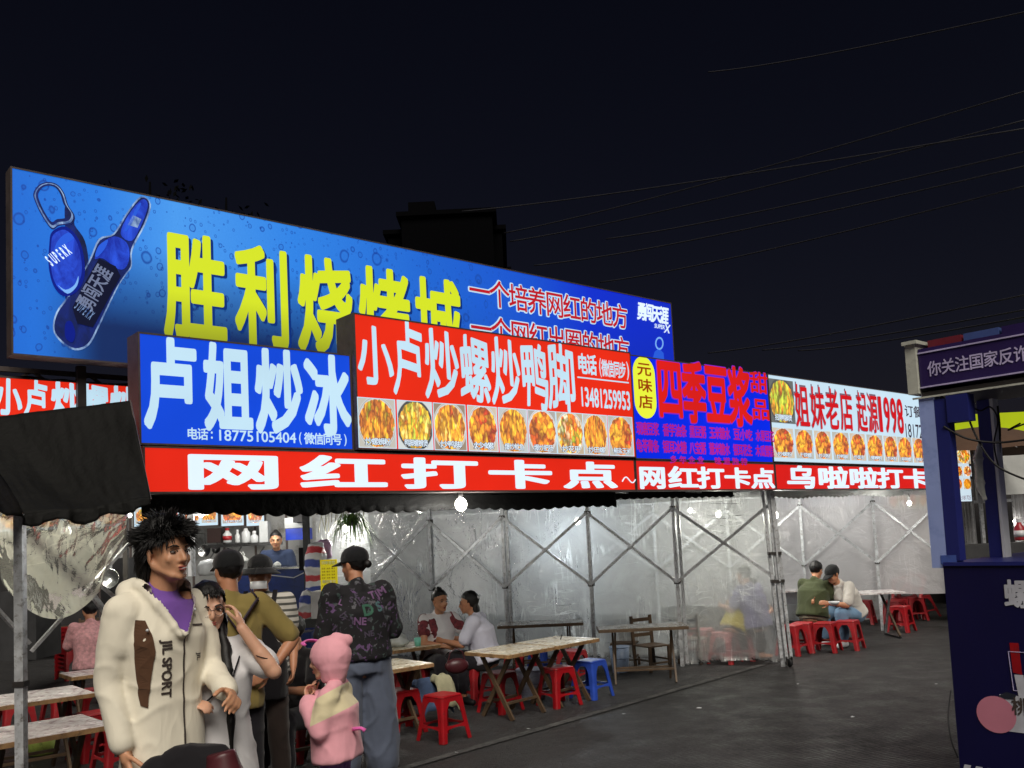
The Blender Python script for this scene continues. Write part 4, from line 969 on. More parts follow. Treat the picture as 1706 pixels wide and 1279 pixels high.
def crumple(name, loc, r, mt, label, cat, seed=0, top=.25, handles=True, squash=.75):
    e = empty(name, loc, 0, label=label, cat=cat)
    def fn(u, w):
        th = u * 2 * pi; ph = (w - .5) * pi; d = V((cos(ph) * cos(th), cos(ph) * sin(th), sin(ph)))
        k = 1 + .28 * nz(d.x * 2.2 + seed, d.y * 2.2, d.z * 2.2) + .12 * nz(d.x * 7, d.y * 7 + seed, d.z * 7)
        z = d.z * r * squash * k; z = max(z, -r * squash * .8) + r * squash * .8
        sh_ = 1 - .55 * max(0, d.z) ** 2
        return (d.x * r * k * sh_, d.y * r * k * sh_, z)
    MB().grid(fn, 26, 16).build('bag_body', mt, e, True)
    if handles:
        for s_ in (-1, 1):
            b = MB(); b.tube([(s_ * .02, 0, r * 1.1), (s_ * .035, .01, r * 1.5), (s_ * .02, .0, r * 1.95), (s_ * .0, -.01, r * 1.6), (s_ * .01, -.01, r * 1.15)], [.012, .008, .006, .008, .012], 6); b.build('handle', mt, e, True)
    return e
M['bag'] = mat('thin_white_bag', (226, 230, 228), .35, 0, .1, 9, sub=0)
M['bag'].node_tree.nodes['Principled BSDF'].inputs['Transmission Weight'].default_value = .25
crumple('plastic_bag', V((-1.22, 9.1, .6)), .10, M['bag'], 'knotted white plastic bag of takeaway food on the table by the women', 'bag', 2)
M['gtea'] = mat('green_cup', (120, 200, 180), .4); 
e = empty('paper_cup', V((-1.02, 9.05, .602)), 0, label='small mint green cup beside the white plastic bag', cat='cup'); MB().lathe([(.028, 0), (.036, .08), (.034, .08), (.026, .01)], 14).build('cup_body', M['gtea'], e, True)
M['maroon'] = mat('maroon_leather', (80, 34, 40), .4, 0, .3, 9)
e = empty('handbag', V((-.62, 8.75, .36)), .3, label='maroon handbag beside the woman in the dark red top', cat='bag')
MB().ell((0, 0, .07), (.12, .05, .075)).build('bag_body', M['maroon'], e, True); MB().tube([(-.09, 0, .1), (-.06, 0, .2), (.0, 0, .24), (.06, 0, .2), (.09, 0, .1)], .006, 6).build('strap', M['maroon'], e)
# scraps on the ground
rnd = random.Random(11)
for i, (x, y) in enumerate(((760, 1255), (1040, 1190), (1165, 1180), (1420, 1195), (1560, 1140), (1330, 1140), (880, 1215))):
    p = G(x, y); b = MB(); r_ = .015 + .012 * rnd.random(); b.add([(r_ * cos(a) * rnd.uniform(.6, 1.2), r_ * sin(a) * rnd.uniform(.6, 1.2), .004 + .006 * rnd.random()) for a in [q * pi / 3 for q in range(6)]], [(0, 1, 2, 3), (0, 3, 4, 5)])
    o = b.build('paper_scrap', M['white_pl'], None, label='tiny white paper scrap on the ' + ('road by the nearest red stool', 'road below the blue stool', 'road in front of the wooden chairs', 'open road toward the booth', 'road near the booth edge', 'road beside the castor of the corner pole', 'road below the joined tables')[i], cat='litter'); o.location = p
# little pen holder / tissue on tables
e = empty('table_pen', V((.40, 9.02, .6)), 0, label='small dark pen standing on the far joined table', cat='pen'); MB().tube([(0, 0, .002), (.012, 0, .05)], .005, 6).build('pen_body', M['black'], e)
def bowl(x, y, z, label, mt, r=.06):
    p = G(x, y, z); e = empty('bowl', p, 0, label=label, cat='bowl'); MB().lathe([(r * .45, 0), (r * .8, .02), (r, .045), (r * .94, .045), (r * .7, .02), (0, .012)], 18).build('bowl_body', mt, e, True)
bowl(512, 1100, .6, 'white bowl on the table behind the child', M['white_pl']); bowl(498, 1102, .6, 'stacked pale dish on the table behind the child', M['white_pl'], .075)
bowl(1390, 1008, .62, 'white paper food tray between the couple', M['white_pl'], .07)
# jeans jacket over a stool
M['denim'] = mat('washed_denim', (60, 78, 110), .8, 0, .3, 20, bump=.3, bs=120); M['khaki'] = mat('khaki_cloth', (150, 146, 118), .85, 0, .25, 9, bump=.3, bs=60)
def cloth_over(loc, w, d, h, mt, label, seed):
    o = MB().grid(lambda u, q: (w * (u - .5) * (1.0 + .3 * abs(q - .5)), d * (q - .5) * 2 * (.6 if abs(q - .5) < .25 else 1), h - max(0, (abs(q - .5) - .22)) * h * 2.2 - max(0, abs(u - .5) - .35) * h * .9 + .02 * nz(u * 4, q * 4, seed)), 20, 20).build('draped_jacket', mt, None, True, label=label, cat='jacket')
    o.location = loc; o.rotation_euler = (0, 0, SANG); md = o.modifiers.new('s', 'SOLIDIFY'); md.thickness = .006
cloth_over(V((-.85, 8.15, .0)), .30, .16, .42, M['denim'], 'blue denim jacket hanging down over a stool behind the capped woman', 1)
cloth_over(V((-.72, 8.12, .02)), .18, .13, .43, M['khaki'], 'khaki cloth lying over the denim jacket', 5)

# ------------------------------------------------------------------ people
WS_ = bpy.data.scenes.new('work')          # small side scene: evaluating there skips the thousand objects of the real one
def evald(o):
    WS_.collection.objects.link(o); WS_.view_layers[0].update(); dg = WS_.view_layers[0].depsgraph
    me = bpy.data.meshes.new_from_object(o.evaluated_get(dg)); WS_.collection.objects.unlink(o); return me
class Blob:
    """overlapping closed volumes fused into one continuous skin"""
    def __init__(s): s.mb = MB()
    def cap(s, a, b, ra, rb, n=14, flat=1.0, side=V((1, 0, 0))):
        a, b = V(a), V(b); d = b - a; L = d.length
        if L < 1e-5: s.mb.ell(a, ra, n=n); return s
        d.normalize(); x = side - d * side.dot(d)
        if x.length < .05: x = V((0, 1, 0)) - d * d.y
        x.normalize(); y = d.cross(x); rings = []
        for t in (-80, -55, -30, 0): rings.append((a + d * ra * sin(RAD(t)), ra * cos(RAD(t))))
        for t in (0, 30, 55, 80): rings.append((b + d * rb * sin(RAD(t)), rb * cos(RAD(t))))
        vs = [c + (x * cos(2 * pi * j / n) + y * sin(2 * pi * j / n) * flat) * r for c, r in rings for j in range(n)]
        fs = [(i * n + j, i * n + (j + 1) % n, (i + 1) * n + (j + 1) % n, (i + 1) * n + j) for i in range(7) for j in range(n)]
        fs += [tuple(reversed(range(n))), tuple(7 * n + j for j in range(n))]
        s.mb.add(vs, fs); return s
    def chain(s, pts, rs, **k):
        for i in range(len(pts) - 1): s.cap(pts[i], pts[i + 1], rs[i], rs[i + 1], **k)
        return s
    def loft(s, rings, side=V((1, 0, 0)), n=20, sq=1.0):
        """rings: (centre, half width, half depth); sections square to the path"""
        cs = [V(r[0]) for r in rings]; vs = []
        for i, (c, rx, ry) in enumerate(rings):
            d = (cs[min(i + 1, len(cs) - 1)] - cs[max(i - 1, 0)]).normalized(); x = (side - d * side.dot(d)).normalized(); y = d.cross(x)
            for j in range(n):
                t = 2 * pi * j / n; cx, sy = cos(t), sin(t)
                cx = abs(cx) ** sq * (1 if cx >= 0 else -1); sy = abs(sy) ** sq * (1 if sy >= 0 else -1)
                vs.append(cs[i] + x * rx * cx + y * ry * sy)
        fs = [(i * n + j, i * n + (j + 1) % n, (i + 1) * n + (j + 1) % n, (i + 1) * n + j) for i in range(len(cs) - 1) for j in range(n)]
        fs += [tuple(reversed(range(n))), tuple((len(cs) - 1) * n + j for j in range(n))]
        s.mb.add(vs, fs); return s
    def ell(s, c, r, rot=None): s.mb.ell(c, r, rot, 16, 10); return s
    def build(s, name, mt, parent, vox=.010, smooth=6, wr=0, ws=9, seed=0, cut=None):
        me = s.mb.mesh(); o = bpy.data.objects.new(name, me)
        md = o.modifiers.new('r', 'REMESH'); md.mode = 'VOXEL'; md.voxel_size = vox
        md = o.modifiers.new('s', 'SMOOTH'); md.iterations = smooth; md.factor = .5
        m2 = evald(o); o.modifiers.clear(); COL.objects.link(o); o.data = m2; bpy.data.meshes.remove(me)
        if wr:
            for v, vn in zip(m2.vertices, [v.normal.copy() for v in m2.vertices]):
                c = v.co; n_ = nz(c.x * ws + seed, c.y * ws, c.z * ws * .55 + seed); r_ = 1 - abs(nz(c.x * ws * .8 + seed * 2, c.y * ws * .8 + 4, c.z * ws * .8)) * 3.2
                v.co = c + vn * (wr * n_ + wr * .8 * max(0, r_) ** 2)
        if cut:
            bm = bmesh.new(); bm.from_mesh(m2); bmesh.ops.delete(bm, geom=[f for f in bm.faces if cut(f.calc_center_median())], context='FACES'); bm.to_mesh(m2); bm.free()
        m2.materials.clear(); m2.materials.append(mt)
        for p in m2.polygons: p.use_smooth = True
        if parent is not None: o.parent = parent
        return o
def skin(name, rgb): 
    k = mat(name, rgb, .5, 0, .12, 10, bump=.05, bs=150, sub=.12); return k
M['skin'] = skin('skin', (206, 152, 118)); M['skin2'] = skin('skin_tan', (188, 132, 100)); M['skin3'] = skin('skin_pale', (218, 168, 140))
M['hair'] = mat('black_hair', (13, 11, 12), .55, 0, .35, 30, bump=.4, bs=160); M['eye'] = mat('eye_white', (150, 140, 134), .2, 0, .02); M['iris'] = mat('iris', (24, 16, 12), .15, 0, .1); M['lip'] = mat('lips', (160, 84, 76), .45, 0, .1)
def cloth(name, rgb, rough=.85, var=.12, vs=7, bump=.25, bs=180, dirt=None, fold=1.0):
    n = N(name); c = lin(rgb); co = n.coord(); f = n.noise(co, vs, 5)
    col = n.ramp(f, [(.3, tuple(v * (1 - var) for v in c[:3])), (.7, tuple(min(1, v * (1 + var * .6)) for v in c[:3]))])
    if dirt: g = n.ramp(n.noise(co, vs * 2.3, 6, .7), [(.52, (0, 0, 0)), (.72, (1, 1, 1))]); col = n.mix(g, col, lin(dirt))
    n.l(col, n.b.inputs['Base Color']); n.b.inputs['Roughness'].default_value = rough; n.b.inputs['Specular IOR Level'].default_value = .2
    n.b.inputs['Sheen Weight'].default_value = .15
    mp = n.n('ShaderNodeMapping'); mp.inputs['Scale'].default_value = (1, 1, .55); mp.inputs['Rotation'].default_value = (.3, .5, 0); n.l(co, mp.inputs[0])
    big = n.noise(mp.outputs[0], 6, 2, .5, 1.2); fine = n.noise(co, bs, 3, .6)
    s_ = n.n('ShaderNodeMath', operation='SUBTRACT'); n.l(big, s_.inputs[0]); s_.inputs[1].default_value = .5; a_ = n.n('ShaderNodeMath', operation='ABSOLUTE'); n.l(s_.outputs[0], a_.inputs[0])
    cr = n.ramp(a_.outputs[0], [(0, (1, 1, 1)), (.3, (0, 0, 0))])
    ad = n.n('ShaderNodeMath', operation='MULTIPLY_ADD'); n.l(fine, ad.inputs[0]); ad.inputs[1].default_value = .06 * bump * 4; n.l(cr, ad.inputs[2]); n.bump(ad.outputs[0], .22 * fold, .010); return n.m
def head_rot(yaw, pitch=0, roll=0): return Matrix.Rotation(yaw, 3, 'Z') @ Matrix.Rotation(pitch, 3, 'X') @ Matrix.Rotation(roll, 3, 'Y')
def add_head(B_, c, R_, k=1.0, ears=True, fem=0):
    P = lambda x, y, z: c + R_ @ V((x, y, z)) * k
    E_ = lambda x, y, z, a, b_, d: B_.ell(P(x, y, z), (a * k, b_ * k, d * k), R_)
    E_(0, -.014, .036, .076, .094, .086); E_(0, .018, -.020, .062 - .003 * fem, .072, .082)
    E_(0, .030, -.062, .046 - .005 * fem, .050, .046); E_(0, .066, -.092, .020, .018, .016)
    for s_ in (-1, 1):
        B_.cap(P(s_ * .056, -.005, -.045), P(s_ * .022, .060, -.088), .020 * k, .014 * k)
        E_(s_ * .036, .062, -.024, .020, .018, .020); E_(s_ * .029, .080, .024, .022, .010, .008)
        if ears:
            Er = R_ @ Matrix.Rotation(s_ * -.35, 3, 'Z'); B_.ell(P(s_ * .078, -.010, -.008), (.007 * k, .018 * k, .030 * k), Er); B_.ell(P(s_ * .080, -.014, .010), (.007 * k, .016 * k, .014 * k), Er)
    B_.cap(P(0, .086, .010), P(0, .104, -.028), .009 * k, .012 * k); E_(.011, .090, -.034, .008, .009, .007); E_(-.011, .090, -.034, .008, .009, .007)
    E_(0, .082, -.056, .022, .011, .007); E_(0, .080, -.069, .018, .011, .007)
def face_parts(par, c, R_, k=1.0, fem=0, brow=True):
    P = lambda x, y, z: c + R_ @ V((x, y, z)) * k
    for s_ in (-1, 1):
        MB().ell(P(s_ * .030, .0765, .002), (.0135 * k, .0085 * k, .0048 * k), R_).build('eye', M['eye'], par, True)
        MB().ell(P(s_ * .029, .0842, .002), (.0052 * k, .003 * k, .0044 * k), R_, 10, 6).build('iris', M['iris'], par, True)
        MB().tube([P(s_ * .015, .085, .004), P(s_ * .024, .088, .0095), P(s_ * .034, .086, .0095), P(s_ * .045, .078, .004)], .0019 * k, 5).build('eyelid', M['hair'], par)
        if brow: MB().tube([P(s_ * .013, .091, .021), P(s_ * .026, .0925, .0265), P(s_ * .040, .086, .026), P(s_ * .051, .075, .020)], [.0028 * k, .0034 * k, .003 * k, .0015 * k], 5).build('eyebrow', M['hair'], par)
    b = MB(); b.ell(P(0, .0895, -.0565), (.020 * k, .006 * k, .0042 * k), R_); b.ell(P(0, .0885, -.066), (.017 * k, .006 * k, .005 * k), R_); b.build('lips', M['lip'], par, True)
def strands(par, c, R_, n_, L, rad, pred, down=.5, spread=.35, k=1.0, seed=1, mt=None, kinks=3, grow=None, name='hair_strands'):
    rnd = random.Random(seed); b = MB(); cnt = 0; tries = 0
    while cnt < n_ and tries < 60000:
        tries += 1
        d = V((rnd.gauss(0, 1), rnd.gauss(0, 1), rnd.gauss(0, 1))).normalized()
        if not pred(d): continue
        cnt += 1; root = V((d.x * .080, d.y * .099 - .014, d.z * .092 + .034)); l = (L(d) if callable(L) else L) * rnd.uniform(.65, 1.15)
        g = d + V((rnd.gauss(0, spread), rnd.gauss(0, spread), rnd.gauss(0, spread) * .7))
        if grow: g = g * .45 + grow(d)
        g.normalize(); pts = []; p = root - d * .01
        for i in range(kinks + 1):
            pts.append(c + R_ @ p * k); p = p + g * (l / kinks); g = (g + V((0, 0, -down))).normalized()
        b.tube(pts, [rad * k, rad * 1.1 * k, rad * .8 * k, rad * .1 * k][:kinks + 1], 4, True)
    return b.build(name, mt or M['hair'], par, True)
def hair_cap(par, c, R_, pred, k=1.0, vox=.006, extra=(), sc=1.0, mt=None, seed=0):
    B_ = Blob(); P = lambda x, y, z: c + R_ @ V((x, y, z)) * k
    B_.ell(P(0, -.018, .040), (.084 * k * sc, .098 * k * sc, .092 * k * sc), R_)
    for (x, y, z, a, b_, d) in extra: B_.ell(P(x, y, z), (a * k, b_ * k, d * k), R_)
    Ri = R_.transposed()
    return B_.build('hair', mt or M['hair'], par, vox, 3, .004, 30, seed, cut=(lambda q: not pred(Ri @ (q - c) / k)) if pred else None)

def hand(B_, w, d, nrm, k=1.0, curl=.5, thumb=1, spread=.14):
    """wrist w, direction d, palm normal nrm; thumb +1/-1 picks the side it leaves from"""
    d = V(d).normalized(); nrm = (V(nrm) - d * V(nrm).dot(d)).normalized(); s_ = d.cross(nrm) * thumb
    pc = w + d * .05 * k
    B_.cap(w, w + d * .03 * k, .026 * k, .030 * k, flat=.7, side=s_)
    for q in (-.022, -.008, .007, .021): B_.cap(w + d * .015 * k + s_ * q * .6 * k, w + d * .082 * k + s_ * q * 1.25 * k, .013 * k, .0115 * k)
    for q, ln, r in ((.032, .070, .0092), (.011, .080, .0095), (-.010, .074, .009), (-.030, .058, .008)):
        p = w + d * .086 * k + s_ * q * k; g = (d + s_ * q * spread * 10).normalized(); seg = ln * k / 2.6; rr = r * k
        for i, f in enumerate((1.1, .85, .65)):
            a_ = curl * (.9 if i == 0 else 1.15); ax = g.cross(nrm).normalized(); g = (Matrix.Rotation(a_, 3, ax) @ g)
            if g.dot(nrm) < 0 and i == 0: g = Matrix.Rotation(-2 * a_, 3, ax) @ g
            p2 = p + g * seg * f; B_.cap(p, p2, rr, rr * .9, 8); p = p2; rr *= .9
    p = w + d * .022 * k + s_ * .024 * k; g = (d * .7 + s_ * .8 + nrm * .35).normalized()
    for f in (.036, .030, .024):
        p2 = p + g * f * k; B_.cap(p, p2, .0115 * k, .010 * k, 8); p = p2; g = (g + d * .45 * (1 - curl) + nrm * .35 * curl - s_ * .15).normalized()

class Person:
    """joints in metres for a 1.70 m figure facing +Y; right hand on +X"""
    def __init__(s, name, label, H, loc, rz, cat='person', J=None, skinm='skin', vox=.009, head_k=1.0, **k):
        s.k = H / 1.70; s.e = empty('person', loc, rz, label=label, cat=cat, **k); s.skin = M[skinm]; s.vox = vox; s.hk = head_k
        j = dict(pelvis=(0, 0, .92), waist=(0, .0, 1.06), chest=(0, .01, 1.26), sh=(0, -.005, 1.39), neck=(0, .0, 1.43), head=(0, .035, 1.585),
                 rs=(.175, -.005, 1.385), ls=(-.175, -.005, 1.385), re=(.23, -.02, 1.11), le=(-.23, -.02, 1.11), rw=(.25, .06, .87), lw=(-.25, .06, .87),
                 rh=(.09, 0, .90), lh=(-.09, 0, .90), rk=(.10, .02, .49), lk=(-.10, .02, .49), ra=(.11, -.01, .08), la=(-.11, -.01, .08), rt=(.13, .15, .03), lt=(-.13, .15, .03))
        if J: j.update(J)
        s.j = {a: V(b) * s.k for a, b in j.items()}; s.R = Matrix.Identity(3)
        s.side = (s.j['rs'] - s.j['ls']).normalized()
    def body(s, fem=0, head=True, hands=True, hk=None, rhand=None, lhand=None, legs=True):
        B_ = Blob(); j, k = s.j, s.k; sd = s.side
        B_.loft([(j['pelvis'] - (j['waist'] - j['pelvis']).normalized() * .10 * k, .12 * k, .10 * k), (j['pelvis'], .155 * k, .11 * k), (j['waist'], .13 * k, .095 * k), (j['chest'], .155 * k, .11 * k), (j['sh'], .13 * k, .085 * k)], sd)
        B_.cap(j['rs'], j['ls'], .055 * k, .055 * k); B_.cap(j['neck'] - V((0, 0, .03)), j['head'] + V((0, -.02, -.05)) * k, .056 * k, .052 * k)
        add_head(B_, j['head'], s.R, s.k * s.hk, fem=fem)
        for a in 'rl':
            B_.chain([j[a + 's'], j[a + 'e'], j[a + 'w']], [.047 * k, .038 * k, .026 * k]); B_.cap(j[a + 's'].lerp(j[a + 'e'], .2), j[a + 's'].lerp(j[a + 'e'], .6), .046 * k, .043 * k)
            B_.cap(j[a + 'e'].lerp(j[a + 'w'], .15), j[a + 'e'].lerp(j[a + 'w'], .45), .040 * k, .036 * k)
            h_ = rhand if a == 'r' else lhand; d = (j[a + 'w'] - j[a + 'e']).normalized()
            h_ = h_ or {}; hand(B_, j[a + 'w'], h_.get('d', d), h_.get('n', (-1 if a == 'r' else 1, .2, 0)), k * .95, h_.get('curl', .45), h_.get('thumb', 1))
            if legs:
                B_.chain([j[a + 'h'], j[a + 'k'], j[a + 'a']], [.082 * k, .056 * k, .040 * k]); B_.cap(j[a + 'k'].lerp(j[a + 'a'], .15), j[a + 'k'].lerp(j[a + 'a'], .45), .052 * k, .050 * k)
                B_.cap(j[a + 'a'] + V((0, -.02, -.03)) * k, j[a + 't'], .036 * k, .028 * k)
        o = B_.build('body', s.skin, s.e, s.vox, 4); s.bodyo = o; return o
    def top(s, mt, r=1.0, sleeve=.55, hem=.0, name='shirt', vox=.011, wr=.006, seed=1, loose=.02, extra=None, cut=None, sr=.062, flare=1.0, collar=True, both=True, shr=.066):
        B_ = Blob(); j, k = s.j, s.k; dn = (j['pelvis'] - j['waist']).normalized(); L = loose
        if hem: B_.loft([(j['pelvis'] + dn * hem * k, (.165 * r * flare + L) * k, (.12 * r * flare + L) * k), (j['pelvis'] + dn * (hem - .03) * k, (.168 * r * flare + L) * k, (.125 * r * flare + L) * k), (j['waist'], (.150 * r + L) * k, (.112 * r + L) * k), (j['chest'], (.17 * r + L) * k, (.118 * r + L) * k), (j['sh'], .135 * k, .09 * k)], s.side, 24, .85)
        else: B_.loft([(j['pelvis'], (.162 * r + L) * k, (.118 * r + L) * k), (j['waist'], (.145 * r + L) * k, (.108 * r + L) * k), (j['chest'], (.168 * r + L) * k, (.118 * r + L) * k), (j['sh'], .135 * k, .09 * k)], s.side, 24, .85)
        B_.cap(j['rs'], j['ls'], shr * k, shr * k)
        if collar: B_.cap(j['neck'] - V((0, .0, .03)) * k, j['neck'] + V((0, .0, .012)) * k, .078 * k, .062 * k)
        for a in ('rl' if both else 'r'):
            if sleeve <= 1: p = j[a + 's'].lerp(j[a + 'e'], sleeve * 1.0); B_.chain([j[a + 's'], p], [sr * k, (sr - .004) * k])
            else: q = j[a + 'e'].lerp(j[a + 'w'], sleeve - 1); B_.chain([j[a + 's'], j[a + 'e'], q], [sr * k, (sr - .008) * k, (sr - .016) * k])
        if extra: extra(B_)
        return B_.build(name, mt, s.e, vox, 5, wr, 9, seed, cut=cut)
    def legs(s, mt, r=1.0, to=.9, name='trousers', vox=.012, wr=.007, seed=3, top_=.04, low=1.0):
        B_ = Blob(); j, k = s.j, s.k; up = (j['waist'] - j['pelvis']).normalized()
        B_.loft([(j['pelvis'] - up * .07 * k, .165 * k * r, .125 * k * r), (j['pelvis'], .168 * k * r, .125 * k * r), (j['pelvis'] + up * top_ * k, .15 * k, .112 * k)], s.side)
        for a in 'rl':
            if to <= .5: B_.chain([j[a + 'h'], j[a + 'h'].lerp(j[a + 'k'], to * 2)], [.098 * k * r, .085 * k * r])
            else: B_.chain([j[a + 'h'], j[a + 'k'], j[a + 'k'].lerp(j[a + 'a'], to * 2 - 1)], [.098 * k * r, .078 * k * r * low, .066 * k * r * low])
        return B_.build(name, mt, s.e, vox, 6, wr, 8, seed)
    def shoes(s, mt):
        for a in 'rl':
            B_ = Blob(); k = s.k; B_.cap(s.j[a + 'a'] + V((0, -.02, -.035)) * k, s.j[a + 't'] + V((0, .01, 0)), .046 * k, .036 * k); B_.build('shoe', mt, s.e, .010, 3)
def decal(mb, target, name, mt, parent, axis, off=.004, dense=True):
    """lay flat pieces on a curved surface: every point slides along axis (towards the surface) until it meets it"""
    me = mb.mesh(); 
    if dense:
        bm = bmesh.new(); bm.from_mesh(me); bmesh.ops.triangulate(bm, faces=bm.faces)
        for _ in range(4):
            es = [e_ for e_ in bm.edges if e_.calc_length() > .014]
            if es: bmesh.ops.subdivide_edges(bm, edges=es, cuts=1)
        bmesh.ops.triangulate(bm, faces=bm.faces); bm.to_mesh(me); bm.free()
    t = target.data; bvh = BVHTree.FromPolygons([v.co for v in t.vertices], [tuple(p.vertices) for p in t.polygons]); ax = V(axis).normalized(); last = .0
    for v in me.vertices:
        hit = bvh.ray_cast(v.co - ax * 1.0, ax)
        if hit[0] is not None: last = (hit[0] - v.co).dot(ax); v.co = hit[0] - ax * off
        else: v.co = v.co + ax * (last - off)
    return link(name, me, mt, parent)
def atp(px_, py_, dist): p = D(px_, py_, dist); p.z = 0; return p
def facing(x, y): return atan2(-x, y)          # rotation that turns +Y to the plan direction (x, y)
def surf_text(fn, text, o, ex, ez, size, off=.02):
    """letters in the plane origin o, writing direction ex, up ez"""
    b = MB(); ex, ez = V(ex).normalized(), V(ez).normalized(); vs, fs = glyph(text, off); b.add([o + ex * v.x * size + ez * v.y * size for v in vs], fs); return b

# --- the young man in the cream jacket
rz = facing(.80, -.60)
p1 = Person('person', 'young man with tousled black hair in a cream hooded jacket looking right', 1.765, atp(266, 905, 3.72), rz, skinm='skin', vox=.0065,
    J=dict(head=(-.005, .05, 1.583), re=(.195, -.045, 1.11), rw=(.185, .04, .86), le=(-.195, .03, 1.11), lw=(-.13, .24, 1.04), rs=(.160, -.01, 1.375), ls=(-.160, -.01, 1.375)))
p1.R = head_rot(.04, .04, 0)
p1.body(lhand=dict(d=(.25, .9, -.2), n=(.6, -.2, -.6), curl=.85, thumb=-1), rhand=dict(curl=.5))
face_parts(p1.e, p1.j['head'], p1.R, p1.k)
hd = p1.j['head']; k1 = p1.k
hair_cap(p1.e, hd, p1.R, lambda q: q.z > .055 + .35 * max(0, q.y) or (q.y < .012 and q.z > .0) or (q.y < -.03 and q.z > -.10), k1 * 1.03, extra=[(0, -.022, .085, .086, .098, .072), (0, -.075, -.04, .058, .038, .07)], seed=4)
pred = lambda d: (d.z > .30 and d.y < .80) or (d.y < .05 and d.z > -.35)
flow = lambda d: V((d.x * .9 + .25, d.y * .9 + .1, .15 + .45 * d.z)) if d.z > .55 else V((d.x * .35, d.y * .35 - .15, -.75))
strands(p1.e, hd, p1.R, 2400, lambda d: .052 if d.z > .5 else .064, .0026, pred, down=.30, spread=.30, k=k1, seed=5, grow=flow)
strands(p1.e, hd, p1.R, 300, .070, .0024, lambda d: d.z > .25 and d.y < .6, down=.10, spread=.45, k=k1, seed=15)
rt = random.Random(4)
for i in range(26):          # tousled tufts: strands that share a direction
    d0 = V((rt.gauss(0, 1), rt.gauss(-.1, 1), abs(rt.gauss(0, 1)) + .15)).normalized(); g0 = (d0 + V((rt.gauss(0, .5), rt.gauss(0, .5), rt.gauss(.1, .3)))).normalized()
    strands(p1.e, hd, p1.R, 34, rt.uniform(.06, .095), .0026, lambda d, a=d0: d.dot(a) > .955 and not (d.y > .6 and d.z < .3), down=.22, spread=.10, k=k1, seed=100 + i, grow=lambda d, g=g0: g * 1.2)
strands(p1.e, hd, p1.R, 380, .060, .0024, lambda d: d.y > .30 and d.z > .48, down=.42, spread=.30, k=k1, seed=8, grow=lambda d: V((d.x * .6 - .25, .55, -.20)))
strands(p1.e, hd, p1.R, 700, .115, .0028, lambda d: d.y < -.25 and -.85 < d.z < .1, down=.9, spread=.16, k=k1, seed=9, grow=lambda d: V((0, -.2, -.9)))
M['cream'] = cloth('cream_jacket', (240, 233, 214), var=.04, bump=.2, bs=220); M['purple'] = cloth('purple_tee', (124, 84, 170)); M['brownfab'] = cloth('brown_fabric', (92, 64, 46)); M['ink'] = cloth('dark_print', (70, 60, 56)); M['blackcloth'] = cloth('black_cloth', (30, 28, 32)); M['darkpants'] = cloth('dark_trousers', (34, 32, 38))
p1.legs(M['darkpants'], .80)
p1.top(M['purple'], sleeve=.05, name='tee_shirt', loose=.0, wr=.001, shr=.052, sr=.05, r=.98)
vcut = lambda q: q.y > .045 and q.z > 1.275 * k1 and abs(q.x + .012) < (q.z - 1.275 * k1) * .62
def jx(B_):
    j, k = p1.j, p1.k
    # hood lying on the shoulders, collar edges
    B_.cap(V((-.10, -.06, 1.44)) * k, V((.10, -.06, 1.44)) * k, .050 * k, .050 * k); B_.cap(V((-.05, -.10, 1.42)) * k, V((.05, -.10, 1.42)) * k, .065 * k, .065 * k)
    for s_ in (-1, 1):
        B_.chain([V((s_ * .085, -.045, 1.475)) * k, V((s_ * .088, .030, 1.455)) * k, V((s_ * .065, .095, 1.385)) * k, V((s_ * .012, .150, 1.27)) * k], [.026 * k, .026 * k, .022 * k, .012 * k])
        B_.cap(V((s_ * .150, 0, 1.36)) * k, V((s_ * .170, -.01, 1.24)) * k, .064 * k, .058 * k)
    B_.cap(j['lw'].lerp(j['le'], .20), j['lw'].lerp(j['le'], .05), .052 * k, .046 * k)
jk = p1.top(M['cream'], r=.93, sleeve=1.88, hem=.20, name='jacket', loose=.014, extra=jx, cut=vcut, sr=.063, wr=.006, vox=.009, seed=2, collar=False, flare=.98)
# jacket details in the jacket's own frame (front is +Y; letters read down the right breast)
fr = V((0, -1, 0))
b = MB(); b.tube([V((-.012 + .006 * sin(i), .3, 1.27 - i * .05)) * k1 for i in range(11)], .0025, 4)
b = MB(); b.add([V((-.012 + s_ * .004, .3, z)) * k1 for z in (1.27, 1.10, .95, .78) for s_ in (-1, 1)], [(0, 1, 3, 2), (2, 3, 5, 4), (4, 5, 7, 6)]); decal(b, jk, 'zip_placket', M['ink'], p1.e, fr, .005)
b = surf_text(None, 'JIL SPORT', V((.075, .3, 1.255)) * k1, (0, 0, -1), (-1, 0, 0), .052, .03)
decal(b, jk, 'chest_lettering', M['ink'], p1.e, fr, .004)
pts = [(.118, 1.335), (.150, 1.34), (.160, 1.25), (.150, 1.15), (.136, 1.02), (.118, 1.01), (.112, 1.10), (.100, 1.22)]
b = MB(); b.add([V((x, .3, z)) * k1 for x, z in pts], [tuple(range(len(pts)))]); decal(b, jk, 'brown_stripe', M['brownfab'], p1.e, fr, .008)
b = surf_text(None, 'JIL', V((-.075, .3, 1.19)) * k1, (0, 0, -1), (-1, 0, 0), .030, .03); decal(b, jk, 'small_lettering', M['ink'], p1.e, fr, .004)
pts = [(-.06, 1.305), (-.12, 1.30), (-.12, 1.294), (-.06, 1.298)]
b = MB(); b.add([V((x, .3, z)) * k1 for x, z in pts], [(0, 1, 2, 3)]); decal(b, jk, 'pocket_seam', M['ink'], p1.e, fr, .004)
for x, z in ((.045, 1.365), (-.075, 1.36), (.128, 1.30)): MB().ell(V((x, .115, z)) * k1, .006).build('snap_button', M['white_pl'], p1.e, True)
